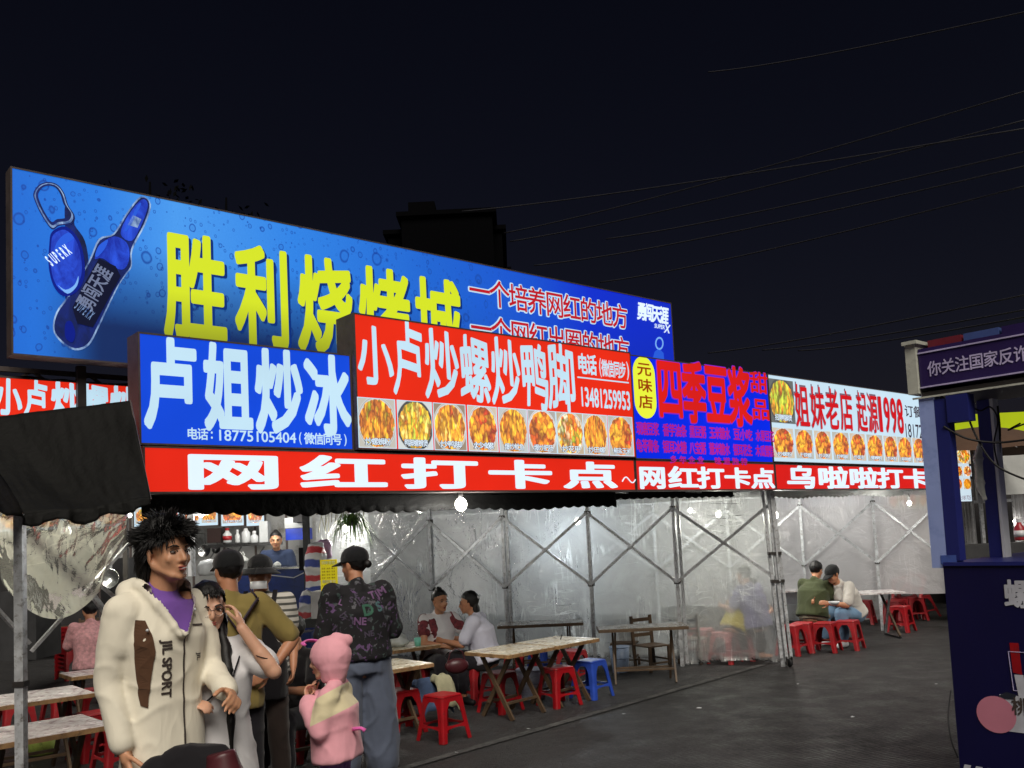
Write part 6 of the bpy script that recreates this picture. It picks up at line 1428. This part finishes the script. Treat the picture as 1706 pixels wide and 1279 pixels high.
c, w, h = ext(-60, 836, 208, 884, 9.6); sg = Sign('menu_board', 0, w, 0, h, 0, .06, T_PANELWHITE, 'lit menu board seen through the gathered plastic on the left', 'menu board', ang=0, origin=c - V((w / 2, 0, h / 2)))
for q in range(5): photo(sg, .04 + w / 5 * q, w / 5 * (q + 1), .03, h - .05, FOOD[(q * 2 + 1) % 12], False)
slab('kitchen_shelf', 344, 905, 462, 910, 12.55, .3, M['steelpan'], 'thin metal shelf holding bottles and tubs behind the people', 'shelf')
for x in (362, 402, 440): 
    a, b_ = D(x, 911, 12.56), D(x - 12, 930, 12.8); o = MB().bar(a, b_, .015).build('shelf_bracket', M['steelpan'], None, label='small metal bracket under the kitchen shelf at ' + {362: 'its dark crate', 402: 'its bottles', 440: 'its white tub'}[x], cat='bracket')
e = slab('dark_crate', 345, 880, 368, 904, 12.5, .22, M['crate'], 'dark crate at the left end of the kitchen shelf', 'crate')
def jar(x, y, dist, h, r, mt, label, capm=None, band=None, name='bottle', prof=None):
    p = D(x, y, dist); e = empty(name, p, 0, label=label, cat=name.replace('_', ' '))
    MB().lathe(prof or [(r * .9, 0), (r, .01), (r, h * .7), (r * .5, h * .86), (r * .42, h)], 16).build(name + '_body', mt, e, True)
    if capm: MB().lathe([(r * .48, h), (r * .48, h + .03), (r * .3, h + .035)], 12).build('cap', capm, e)
    if band: MB().lathe([(r + .002, h * .2), (r + .002, h * .55)], 16).build('label_band', band, e, True)
    return e
jar(379, 904, 12.5, .17, .06, M['clear'], 'tub with red lid and red band beside the dark crate', M['red_pl'], M['red_pl2'], 'tub'); jar(396, 904, 12.5, .15, .035, M['clear'], 'white bottle next to the red banded tub', M['white_pl'])
jar(410, 904, 12.5, .20, .06, M['clear'], 'tall cloudy container in the middle of the kitchen shelf', None, None, 'container'); jar(424, 904, 12.5, .13, .055, M['clear'], 'short round tub right of the tall cloudy container', M['white_pl'], None, 'tub')
slab('clear_box', 432, 868, 446, 903, 12.5, .2, M['clear'], 'cloudy square box at the right end of the kitchen shelf', 'box')
crumple('hanging_bag', D(403, 938, 12.45), .08, M['bag'], 'small white bag hanging under the kitchen shelf', 'bag', 4)
crumple('hanging_bag', D(372, 938, 12.5), .06, M['kdark'], 'dark bag hanging under the shelf beside the white bag', 'bag', 9)
def ladle_pan(x, y, dist, r, label):
    e = empty('hanging_pan', D(x, y, dist), 0, label=label, cat='pan'); o = MB().lathe([(r * .5, 0), (r * .9, .03), (r, .05), (r * .95, .05), (r * .5, .01)], 20).build('pan_body', M['steelpan'], e, True); o.rotation_euler = (RAD(80), 0, 0)
    MB().bar((0, 0, r), (0, 0, r + .16), .02, .008).build('handle', M['steelpan'], e)
ladle_pan(342, 918, 12.7, .09, 'steel pan hanging on the grey wall left of the caps'); ladle_pan(362, 916, 12.7, .06, 'small steel ladle pan hanging beside the larger pan')
ladle_pan(186, 965, 7.2, .08, 'round steel sieve hanging by the gathered plastic')
c, w, h = ext(392, 947, 515, 1030, 11.7); e = empty('kitchen_counter', (c.x, c.y, 0), 0, label='blue fronted kitchen counter in front of the vendor', cat='counter')
zt = c.z + h / 2
MB().box((0, .3, zt / 2), (w, .6, zt - .03)).build('front_panel', M['counterblue'], e); MB().box((0, .3, zt), (w + .06, .66, .03)).build('counter_top', M['steelpan'], e)
MB().bar((-w * .1, -.012, zt - .07), (w * .30, -.012, zt - .13), .012).build('white_stripe', M['white_pl'], e); MB().bar((w * .30, -.012, zt - .13), (w * .47, -.012, zt - .06), .012).build('white_stripe', M['white_pl'], e)
crumple('paper_heap', D(462, 944, 11.9), .05, M['bag'], 'white paper lying before the vendor on the counter', 'paper', 6, handles=False)
e = slab('cool_box', 476, 880, 511, 899, 12.6, .35, M['coolblue'], 'bright blue cool box behind the vendor', 'box'); 
slab('white_tub', 474, 862, 511, 879, 12.6, .35, M['clear'], 'cloudy white tub stacked on the blue box', 'tub')
slab('dark_pot', 488, 850, 504, 870, 12.4, .2, M['kdark'], 'dark cooking pot on top of the white tub', 'pot')
slab('stall_post', 505, 826, 515, 1010, 11.3, .08, M['kdark'], 'dark wooden post right of the vendor', 'post')
slab('stall_post', 318, 838, 323, 960, 10.8, .04, M['steel'], 'slim steel post beside the shaded lamp', 'post')
slab('door_jamb_post', 312, 842, 318, 960, 12.8, .05, M['white_pl'], 'white vertical frame at the left edge of the kitchen', 'frame post')
slab('dark_apron', 498, 912, 512, 950, 11.6, .05, M['blackcloth'], 'black apron hanging on the dark post', 'apron')
jar(349, 958, 9.5, .16, .12, M['white_pl'], 'round white rice cooker behind the olive shirted man', None, None, 'rice_cooker', [(.10, 0), (.12, .03), (.12, .10), (.09, .15), (.02, .17)])
# striped bags, yellow menu sheet, box
def stripes(name):
    n = N(name); co = n.coord(); s_ = n.n('ShaderNodeSeparateXYZ'); n.l(co, s_.inputs[0]); ns = n.noise(co, 4, 3); a = n.n('ShaderNodeMath', operation='MULTIPLY_ADD'); n.l(ns, a.inputs[0]); a.inputs[1].default_value = .12; n.l(s_.outputs[2], a.inputs[2])
    m_ = n.n('ShaderNodeMath', operation='MULTIPLY'); n.l(a.outputs[0], m_.inputs[0]); m_.inputs[1].default_value = 3.6; f = n.n('ShaderNodeMath', operation='FRACT'); n.l(m_.outputs[0], f.inputs[0])
    r = n.ramp(f.outputs[0], [(0, lin((190, 60, 70))), (.22, lin((190, 60, 70))), (.26, lin((220, 220, 226))), (.5, lin((220, 220, 226))), (.54, lin((50, 70, 160))), (.74, lin((50, 70, 160))), (.78, lin((220, 220, 226)))]); n.l(r, n.b.inputs['Base Color']); n.b.inputs['Roughness'].default_value = .5; n.bump(n.noise(co, 14, 4), .5, .02); return n.m
M['stripes'] = stripes('striped_woven_plastic')
def softbox(name, x0, y0, x1, y1, dist, dep, mt, label, cat, wr=.02, seed=0):
    c, w, h = ext(x0, y0, x1, y1, dist); B_ = Blob(); B_.loft([((0, 0, -h / 2), w * .46, dep * .45), ((0, 0, -h * .35), w * .5, dep * .5), ((0, 0, h * .3), w * .46, dep * .48), ((0, 0, h / 2), w * .30, dep * .3)], n=24, sq=.7); o = B_.build(name, mt, None, .012, 3, wr, 7, seed); o.location = c; return tag(o, label, cat)
softbox('striped_bag', 508, 905, 545, 1008, 9.6, .22, M['stripes'], 'upper red white and blue striped woven bag on the dark post', 'bag', seed=1)
softbox('striped_bag', 500, 985, 528, 1050, 9.3, .2, M['stripes'], 'lower striped woven bag above the seated person in black', 'bag', seed=5)
softbox('pink_bag', 528, 898, 552, 930, 9.8, .15, mat('pink_blue_plastic', (190, 150, 190), .5, 0, .4, 12), 'pink and blue plastic bag above the yellow menu sheet', 'bag', seed=8)
slab('cardboard_box', 518, 985, 556, 1030, 8.9, .3, mat('white_card', (186, 184, 186), .7), 'white cardboard box beside the elbow of the capped woman', 'box')
slab('dark_box', 508, 1030, 560, 1045, 8.9, .3, M['kdark'], 'dark flat case under the white cardboard box', 'case')
c, w, h = ext(534, 932, 562, 990, 9.0); e = empty('menu_sheet', c, 0, label='yellow menu sheet with small lines of text behind the capped woman', cat='menu')
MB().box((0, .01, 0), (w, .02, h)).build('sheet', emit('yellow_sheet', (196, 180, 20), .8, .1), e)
b = MB(); run(b, '四季豆浆', -w * .4, w * .4, h * .36, h * .46, .02, -.003); run(b, '微信支付', -w * .4, w * .4, -h * .18, -h * .08, .02, -.003); b.build('lettering', M['white_pl'], e)
b = MB()
for r_ in range(4):
    for q in range(3): run(b, ('豆浆', '油条', '糖水')[(q + r_) % 3], -w * .42 + q * w * .29, -w * .42 + q * w * .29 + w * .23, h * (.22 - r_ * .09), h * (.27 - r_ * .09), .01, -.003)
for r_ in range(2):
    for q in range(3): run(b, ('3元', '5元', '8元')[(q + r_) % 3], -w * .42 + q * w * .29, -w * .42 + q * w * .29 + w * .23, h * (-.28 - r_ * .1), h * (-.22 - r_ * .1), .01, -.003)
b.build('price_lettering', M['brownfab'], e)['kind'] = 'stuff'
# hanging grass plant
e = empty('hanging_plant', D(585, 868, 9.9), 0, label='hanging plant with long thin arching leaves around a bulb', cat='plant'); rnd = random.Random(3)
MB().lathe([(.05, -.05), (.09, .0), (.085, .0), (.04, -.04)], 14).build('pot', M['kdark'], e, True)
b = MB(); LV = []
for i in range(90):
    a = rnd.uniform(0, 2 * pi); l = rnd.uniform(.18, .42); r0_ = rnd.uniform(0, .06); up_ = rnd.uniform(.02, .14); pts = []
    for t in range(6):
        q = t / 5; pts.append(V((cos(a) * (r0_ + l * .75 * q), sin(a) * (r0_ + l * .75 * q), up_ * 4 * q * (1 - q) - l * .8 * q * q)))
    lb_ = MB(); w_ = rnd.uniform(.004, .009); sd_ = V((-sin(a), cos(a), 0)); vs = []
    for t, p in enumerate(pts): ww = w_ * (1 - (t / 5) ** 2) + .0006; vs += [p - sd_ * ww, p + sd_ * ww]
    b.add(vs, [(2 * t, 2 * t + 1, 2 * t + 3, 2 * t + 2) for t in range(5)])
o = b.build('foliage', M['leaf'], e); o['kind'] = 'stuff'
# dry strings and cords hanging beside the plant
b = MB()
for i in range(26):
    x = 530 + i * 3.2 + rnd.uniform(-3, 3); y1 = rnd.uniform(850, 905); b.tube([D(x, 834, 10.1), D(x + rnd.uniform(-3, 3), (834 + y1) / 2, 10.1), D(x + rnd.uniform(-6, 6), y1, 10.1)], .004, 4)
o = b.build('dry_vines', mat('dry_vine', (120, 118, 96), .8), None, kind='stuff', label='tangle of dry vines and cords hanging from the canopy edge', cat='vines')
sheet('plastic_sheet', D(528, 870, 10.6) * V((1, 1, 0)) if False else V((D(528, 870, 10.6).x, 10.6, 0)), 0, 0, .62, .3, 2.0, M['film'], 'narrow hanging plastic strip behind the leaves of the plant', .02, 9)
# clutter, dark masses at the left
def fan(x, y, dist): pass
slab('storage_rack', 0, 985, 60, 1100, 11, .6, M['kdark'], 'dark storage rack far behind the left tables', 'rack')
slab('storage_rack', 168, 930, 212, 1085, 10.5, .5, M['kdark'], 'dark storage rack right of the gathered plastic', 'rack')
w_ = MB().lathe([(.0, -.01), (.20, -.01), (.20, .01), (0, .01)], 4)
e = empty('parked_cart', G(15, 1110) + V((0, .6, 0)), .3, label='dark hand cart with spoked wheels beyond the left pole', cat='cart')
for s_ in (0, .6):
    b = MB().tube([(s_, .22 * cos(t), .24 + .22 * sin(t)) for t in [i * pi / 10 for i in range(21)]], .014, 6); wh = b.build('wheel', M['rubber'], e, True)
    sp = MB()
    for q in range(8): sp.bar((s_, 0, .24), (s_, .21 * cos(q * pi / 4), .24 + .21 * sin(q * pi / 4)), .006)
    sp.build('spokes', M['steel'], wh)
MB().box((.3, 0, .48), (.7, .6, .05)).build('cart_bed', M['dwood'], e); MB().bar((.3, -.3, .48), (.3, -.7, .85), .03).build('handle', M['steel'], e)
# the platform and hanging strings done; goods around the left post
crumple('hanging_bag', D(205, 900, 7.6), .07, M['kdark'], 'dark bag hanging beside the young man\'s hair', 'bag', 12)

# ------------------------------------------------------------------ blue booth on the right
BD = V((.656, -.755, 0)).normalized(); BA = atan2(BD.y, BD.x); BV = V((-BD.y, BD.x, 0))    # the booth front runs towards the camera to the right
BO = D(1571, 940, 5.05); BO.z = 0
def navy(name, rgb, **k): return mat(name, rgb, k.pop('rough', .4), 0, .12, 3, bump=.08, bs=40, **k)
M['booth'] = navy('navy_panel', (14, 12, 62)); M['boothblue'] = navy('blue_painted_post', (72, 96, 170), dirt=(50, 64, 120)); M['boothlit'] = navy('sign_lit_blue', (158, 176, 232), dirt=(124, 144, 206)); M['boothside'] = navy('dark_blue_paint', (34, 40, 110)); M['signpurple'] = navy('purple_sign_sheet', (44, 28, 84), rough=.45)  # lightest booth blue carries the white sign's light in its colour
M['signtext'] = mat('lavender_print', (196, 186, 226), .5); M['offw'] = mat('cream_board', (196, 198, 186), .6, dirt=(160, 160, 150)); M['whiteprint'] = mat('white_print', (200, 202, 212), .5)
e = empty('market_booth', BO, BA, label='dark navy booth with a purple sign, standing at the right edge', cat='booth')
ztop = D(1571, 937, 5.05).z
MB().box((.55, .6, ztop / 2), (1.1, 1.2, ztop - .03)).build('front_panel', M['booth'], e); MB().box((.56, .6, ztop - .008), (1.11, 1.22, .02)).build('counter_top', M['boothside'], e)
def bl(px_, py_): # photo point -> local x, z on the booth front
    r = ray(px_, py_); t = (BO - CAM).dot(BV) / r.dot(BV); p = CAM + r * t; return (p - BO).dot(BD), p.z
b = MB()
x0, z0 = bl(1676, 1012); x1, z1 = bl(1712, 966); cells(b, '螺', x0, x0 + (z1 - z0) * .95, z0, z1, 1, .03, -.003); cells(b, '蛳', x0 + (z1 - z0), x0 + (z1 - z0) * 1.95, z0, z1, 1, .03, -.003); b.build('panel_lettering', M['whiteprint'], e)
x, z = bl(1660, 1190); b = MB(); b.add([(x + .10 * cos(t), -.003, z + .097 * sin(t)) for t in [i * pi / 16 for i in range(32)]], [tuple(range(32))]); b.build('pink_disc', mat('peach_print', (206, 130, 150), .5, 0, .1, 3), e)
b = MB(); b.add([(x + .02, -.0045, z + .10), (x + .06, -.0045, z + .125), (x + .11, -.0045, z + .115), (x + .10, -.0045, z + .09), (x + .05, -.0045, z + .088)], [(0, 1, 2, 3, 4)]); b.build('printed_leaf', mat('dark_leaf_print', (40, 44, 56), .5), e)
b = MB(); xx, zz = bl(1664, 1216); b.add([(xx, -.0018, zz), (xx + .5, -.0018, zz), (xx + .5, -.0018, zz + .19), (xx + .02, -.0018, zz + .19)], [(0, 1, 2, 3)]); b.build('white_label', M['whiteprint'], e)
b = MB(); x0, z0 = bl(1688, 1190); cells(b, '桃', x0, x0 + .08, z0, z0 + .09, 1, .02, -.004); b.build('label_lettering', M['ink'], e)
b = MB(); x0, z0 = bl(1688, 1120); b.add([(x0, -.003, z0), (x0 + .045, -.003, z0 - .01), (x0 + .04, -.003, z0 + .155), (x0 - .005, -.003, z0 + .155)], [(0, 1, 2, 3)]); b.build('red_band', M['red_pl'], e)
b = MB(); b.add([(x0 + .005, -.003, z0 - .01), (x0 + .05, -.003, z0 - .01), (x0 + .06, -.003, z0 - .145), (x0 + .02, -.003, z0 - .145)], [(0, 1, 2, 3)]); b.build('white_band', M['whiteprint'], e)
b = MB(); x0, z0 = bl(1680, 1085); x1, z1 = bl(1690, 1150); b.bar((x0, -.003, z0), (x0 + .01, -.003, z1), .003); b.bar((x0, -.003, z0), (x0 + .2, -.003, z0), .003); b.bar((x0 + .01, -.003, z1), (x0 + .03, -.003, z1), .003); b.build('thin_outline', M['signtext'], e)
b = MB(); x0, z0 = bl(1601, 1272); 
for i in range(14): b.add([(x0 + .06 * i, -.003, z0 - .06), (x0 + .06 * i + .035, -.003, z0 - .06), (x0 + .06 * i + .055, -.003, z0), (x0 + .06 * i + .02, -.003, z0)], [(0, 1, 2, 3)])
o = b.build('hazard_stripes', M['whiteprint'], e); o['kind'] = 'stuff'
# front post: white sign's light painted into the left face, right face dark
pz = D(1560, 663, 5.05).z
MB().box((-.022, .05, (ztop + pz) / 2 - .01), (.085, .085, pz - ztop + .04)).build('corner_post', M['boothlit'], e)
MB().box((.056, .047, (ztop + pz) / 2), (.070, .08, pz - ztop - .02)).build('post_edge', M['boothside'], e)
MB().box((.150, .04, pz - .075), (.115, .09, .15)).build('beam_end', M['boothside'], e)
MB().box((.030, .05, ztop + .015), (.085, .09, .05)).build('torn_wrap', M['boothblue'], e)
def bloc(px_, dist): p = D(px_, 800, dist) - BO; return p.dot(BD), p.dot(BV)
x2, y2 = bloc(1650, 5.35); x3, y3 = bloc(1633, 5.25)
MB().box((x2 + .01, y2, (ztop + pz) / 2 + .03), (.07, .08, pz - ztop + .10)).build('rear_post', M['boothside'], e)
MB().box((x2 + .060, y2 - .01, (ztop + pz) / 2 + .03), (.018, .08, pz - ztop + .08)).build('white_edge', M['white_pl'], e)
b = Blob(); b.loft([((x3 + .02, y3, 1.72), .012, .012), ((x3, y3, 1.80), .022, .02), ((x3, y3, 1.98), .024, .02), ((x3 + .02, y3, 2.06), .012, .012)]); b.build('wrapped_cloth', M['offw'], e, .009, 4, .01)
# roof sign
zs0, zs1 = D(1536, 646, 5.0).z, D(1531, 576, 5.0).z
xs0 = bl(1531, 610)[0]
sgn = empty('booth_sign', BO + BD * xs0 + V((0, 0, zs0)), BA, label='purple booth sign with lavender characters and a cream end board', cat='sign'); hs = zs1 - zs0; WS = 1.1
MB().box((WS / 2, .30, hs / 2), (WS, .6, hs - .01)).build('sign_box', M['signpurple'], sgn)
for z in (.012, hs - .03): MB().box((WS / 2, -.003, z), (WS, .008, .008)).build('trim_line', M['signtext'], sgn)
MB().box((-.035, .34, hs / 2 + .005), (.06, .72, hs + .05)).build('end_board', M['offw'], sgn); MB().box((-.03, .33, hs + .035), (.085, .74, .02)).build('end_cap', M['offw'], sgn)
for i, m_ in enumerate((mat('dull_red_block', (120, 36, 50), .5), mat('dull_blue_block', (70, 90, 150), .5), M['signpurple'], M['signpurple'])): MB().box((.12 + i * .20, .22, hs + .022), (.185, .3, .05)).build('colour_block', m_, sgn)
b = MB()
cw = .074
for i, ch in enumerate('你关注国家反诈中心'): cells(b, ch, .05 + i * cw * 1.02, .05 + i * cw * 1.02 + cw * .98, hs * .28, hs * .28 + .086, 1, .014, -.003)
b.build('lettering', M['signtext'], sgn)
MB().box((WS / 2, .32, -.03), (WS, .62, .03)).build('soffit', M['dark_metal'], sgn)
MB().bar((.04, .05, -.12), (.04, .05, -.01), .035).build('bracket', mat('rusty_bracket', (150, 110, 90), .6), sgn); MB().bar((.09, .05, -.12), (.09, .05, -.01), .015).build('bracket', M['sign_side'], sgn)
MB().bar((-.05, .0, -.045), (WS, .0, -.05), .010).build('bottom_rail', M['offw'], sgn)
# cords around the booth
def cord(pts, r, label, n_=5, k=10, cat='cable', group=None):
    P_ = [V(p) for p in pts]; out = []
    for i in range(len(P_) - 1):
        p0, p1_, p2_, p3 = P_[max(0, i - 1)], P_[i], P_[i + 1], P_[min(len(P_) - 1, i + 2)]
        for q in range(k): t = q / k; out.append(.5 * ((2 * p1_) + (p2_ - p0) * t + (2 * p0 - 5 * p1_ + 4 * p2_ - p3) * t * t + (3 * p1_ - p0 - 3 * p2_ + p3) * t ** 3))
    out.append(P_[-1]); return MB().tube(out, r, n_).build('cable', M['rubber'], None, True, label=label, cat=cat, group=group)
cord([D(1602, 665, 5.0), D(1628, 730, 4.95), D(1660, 775, 4.9), D(1712, 800, 4.8)], .006, 'black cable sagging from the beam end across the booth')
cord([D(1572, 710, 5.0), D(1610, 730, 4.95), D(1660, 737, 4.9), D(1712, 732, 4.8)], .006, 'black cable running nearly level behind the blue post')
cord([D(1612, 672, 5.2), D(1632, 684, 5.2), D(1650, 678, 5.2), D(1662, 700, 5.2), D(1656, 740, 5.2), D(1664, 780, 5.15)], .005, 'thin cable looping down the rear booth post')
cord([D(1700, 705, 5.0), D(1680, 716, 5.0), D(1690, 712, 5.05), D(1712, 704, 4.9)], .005, 'short cable curling under the yellow band')
cord([D(1584, 1150, 5.0), D(1580, 1190, 4.85), D(1584, 1230, 4.8), D(1596, 1262, 4.8)], .005, 'black cable hanging down the left edge of the navy panel')
cord([D(1662, 676, 5.3), D(1666, 720, 5.3), D(1664, 770, 5.3)], .006, 'straight black cable taped to the rear booth post')

# ------------------------------------------------------------------ things beyond the booth
M['yband'] = emit('lit_yellow_band', (170, 186, 20), .9, .15)
c, w, h = ext(1588, 688, 1760, 742, 17); e = empty('yellow_sign', c, 0, label='long glowing yellow sign band beyond the booth', cat='sign'); MB().box((0, 0, 0), (w, .15, h)).build('light_panel', M['yband'], e)
e = empty('parasol', D(1630, 800, 14.5), 0, label='large brown parasol beyond the booth under the yellow band', cat='parasol'); e.location.z = 0; cz = D(1630, 712, 14.5).z
def par(u, w_):
    a = 2 * pi * u; r = 1.25 * w_; sc_ = 1 + .04 * cos(a * 8) * w_; return (r * cos(a) * sc_, r * sin(a) * sc_, cz - .42 * w_ * w_ - .02 * w_ * abs(sin(a * 4)))
M['brownc'] = cloth('brown_canopy', (88, 66, 52)); MB().grid(par, 48, 8).build('canopy', M['brownc'], e, True); MB().bar((0, 0, 0), (0, 0, cz), .05).build('pole', M['steel'], e)
for i in range(8): a = i * pi / 4; MB().bar((0, 0, cz - .03), (1.2 * cos(a), 1.2 * sin(a), cz - .43), .015).build('rib', M['steel'], e)
slab('tarp_screen', 1622, 745, 1655, 832, 15.5, .03, M['tarp_white'], 'pale grey tarp screen right of the small menu board', 'tarp')
slab('tarp_screen', 1668, 752, 1760, 822, 15.5, .03, M['tarp_white'], 'wide pale grey tarp screen under the brown parasol', 'tarp')
slab('steel_rail', 1590, 831, 1760, 836, 15.2, .04, M['steel'], 'long steel rail under the pale tarp screens', 'rail')
for i, (a, b2) in enumerate(((1591, 1603), (1606, 1624), (1690, 1712))):
    pp2 = D(a, 870, 14.9); o = MB().grid(lambda u, w_: ((D(b2, 870, 14.9) - pp2).length * u, .03 * sin(u * 22 + i), .62 + 1.0 * (1 - w_) + .0), 20, 12).build('plastic_strip', M['film_back'], None, True, label=('first clear plastic strip curtain next to the blue post', 'second clear plastic strip curtain with a torn edge', 'plastic strip curtain at the right frame edge')[i], cat='plastic sheet'); o.location = (pp2.x, pp2.y, .3)
slab('dark_counter', 1595, 905, 1760, 960, 13.5, .5, M['kdark'], 'dark counter beyond the booth top', 'counter')
slab('dark_stall', 1600, 838, 1770, 1000, 16.5, .4, M['part_dark'], 'dark unlit stall far beyond the booth', 'stall')
jar(1700, 900, 8.0, .16, .045, mat('red_bottle', (170, 50, 60), .35), 'red bottle with white band standing at the right frame edge', M['white_pl'], M['white_pl'])
# pale front shelf of small dishes behind the back sheet
c, w, h = ext(1292, 822, 1476, 845, 14.2); sg = Sign('menu_board', 0, w, 0, h, 0, .06, emit('dim_panel_white', (205, 210, 214), .8), 'pale printed board behind the back plastic sheet, left part', 'menu board', ang=0, origin=c - V((w / 2, 0, h / 2)))
b = MB(); cells(b, '炒螺 炒粉 炒面 鸭脚 田螺 花甲', .05, w - .05, h * .45, h * .85, 1, .01); cells(b, '螺蛳粉 酸笋 豆腐 青菜 米粉', .05, w * .8, h * .08, h * .36, 1, .01); sg.part('lettering', b, T_GREY)
c, w, h = ext(1480, 818, 1562, 848, 14.0); sg = Sign('menu_board', 0, w, 0, h, 0, .06, emit('dim_panel_green', (190, 205, 150), .8), 'pale green board with dish photos behind the back plastic sheet', 'menu board', ang=0, origin=c - V((w / 2, 0, h / 2)))
for q in range(5): photo(sg, .02 + w / 5 * q, w / 5 * (q + 1) - .02, .04, h - .03, FOOD[(9, 11, 9, 0, 11)[q]], False)

# ------------------------------------------------------------------ far silhouettes and power lines
M['sil'] = mat('unlit_concrete', (5, 5, 7), .95, spec=.05)
def build_block(x0, y0, x1, dist, label, stepx=None):
    a = D(x0, y0, dist); b_ = D(x1, y0, dist); e = empty('apartment_block', ((a.x + b_.x) / 2, dist, 0), 0, label=label, cat='building'); w = b_.x - a.x; h = a.z
    MB().box((0, 6, h / 2), (w, 12, h)).build('wall', M['sil'], e); MB().box((0, 6, h + .15), (w + .6, 12.6, .3)).build('roof', M['sil'], e)
    for fl in range(int(h / 3)):
        for q in range(max(2, int(w / 3.5))): MB().box((-w / 2 + (q + .5) * w / max(2, int(w / 3.5)), -.02, 1.8 + fl * 3), (1.4, .1, 1.3)).build('window', M['sil'], e)
    return e, w, h
e, w, h = build_block(668, 362, 820, 60, 'dark apartment block silhouette above the right half of the billboard')
MB().box((-w * .30, 6, h + 1.0), (w * .3, 8, 1.6)).build('stair_house', M['sil'], e)
build_block(646, 392, 668, 62, 'narrow lower dark block joined to the left of the silhouette'); build_block(820, 384, 836, 62, 'narrow dark block joined to the right of the silhouette')
M['sleaf'] = mat('night_leaf', (7, 8, 7), .9, spec=.1)
def tree(x, ytop, dist, r, label, seed):
    rnd = random.Random(seed); t = D(x, ytop, dist); e = empty('tree', (t.x, dist, 0), 0, label=label, cat='tree'); H = t.z
    MB().tube([(0, 0, 0), (.1, 0, H * .4), (0, .1, H * .8), (.1, 0, H * .95)], [.35, .26, .12, .04], 8).build('trunk', M['sil'], e, True); lim = MB(); b = MB(); tips = []
    for i in range(16):
        a = rnd.uniform(0, 2 * pi); z0 = H * rnd.uniform(.55, .85); L = r * rnd.uniform(.6, 1.1); p1_ = V((cos(a) * L, sin(a) * L, z0 + L * rnd.uniform(.2, .8))); p1_.z = min(p1_.z, H - .2); lim.tube([(0, 0, z0), tuple(V((0, 0, z0)).lerp(p1_, .5) + V((0, 0, .2))), tuple(p1_)], [.09, .05, .015], 5); tips += [p1_, V((0, 0, z0)).lerp(p1_, .6)]
    lim.build('limb', M['sil'], e)
    for tp in tips:
        for q in range(60):
            d = V((rnd.gauss(0, 1), rnd.gauss(0, 1), rnd.gauss(0, .8))) * r * .22; c = tp + d; x_ = V((rnd.gauss(0, 1), rnd.gauss(0, 1), rnd.gauss(0, 1))).normalized() * .14; y_ = x_.cross(V((rnd.random(), rnd.random(), 1))).normalized() * .07
            b.add([c - x_, c + y_, c + x_, c - y_], [(0, 1, 2, 3)])
    b.build('crown', M['sleaf'], e)
tree(245, 268, 34, 2.3, 'dark tree top showing above the billboard, left of two', 1); tree(372, 296, 36, 1.7, 'smaller dark tree top showing above the billboard, right of two', 2)
tree(300, 320, 38, 1.8, 'low dark bush of tree between the two tree tops', 5)
def wire(x0, y0, x1, y1, sag, label, d0=14, d1=45, r=.013):
    a, c = D(x0, y0, d0), D(x1, y1, d1); pts = []
    for i in range(25): t = i / 24; p = a.lerp(c, t); p.z -= sag * 1.5 * t * (1 - t); pts.append(p)
    MB().tube(pts, [r * (1 + (d1 / d0 - 1) * i / 24 * .7) for i in range(25)], 5).build('power_cable', M['rubber2'], None, True, label=label, cat='cable', group='power cables across the night sky')
M['rubber2'] = mat('cable_sheath', (62, 62, 68), .6)
for i, (y0, x1, y1, sg_, lb) in enumerate(((136, 840, 388, .5, 'topmost power cable from the upper right corner'), (186, 850, 402, .5, 'second power cable from the top'), (205, 770, 352, .4, 'power cable crossing the second one'), (264, 890, 442, .6, 'long sagging power cable above the white sign'), (240, 1010, 398, .4, 'short power cable in the middle of the sky'), (480, 1180, 588, .3, 'upper of the low cables above the booth sign'), (506, 1270, 583, .3, 'brighter low cable above the booth sign'), (518, 1330, 584, .3, 'lowest power cable above the booth sign'), (8, 1180, 120, .4, 'faint power cable at the very top right'), (296, 1000, 470, .5, 'power cable just above the deep blue sign'))): wire(1760, y0, x1, y1, sg_, lb)
for sc_ in (WS_, GS): bpy.data.scenes.remove(sc_)
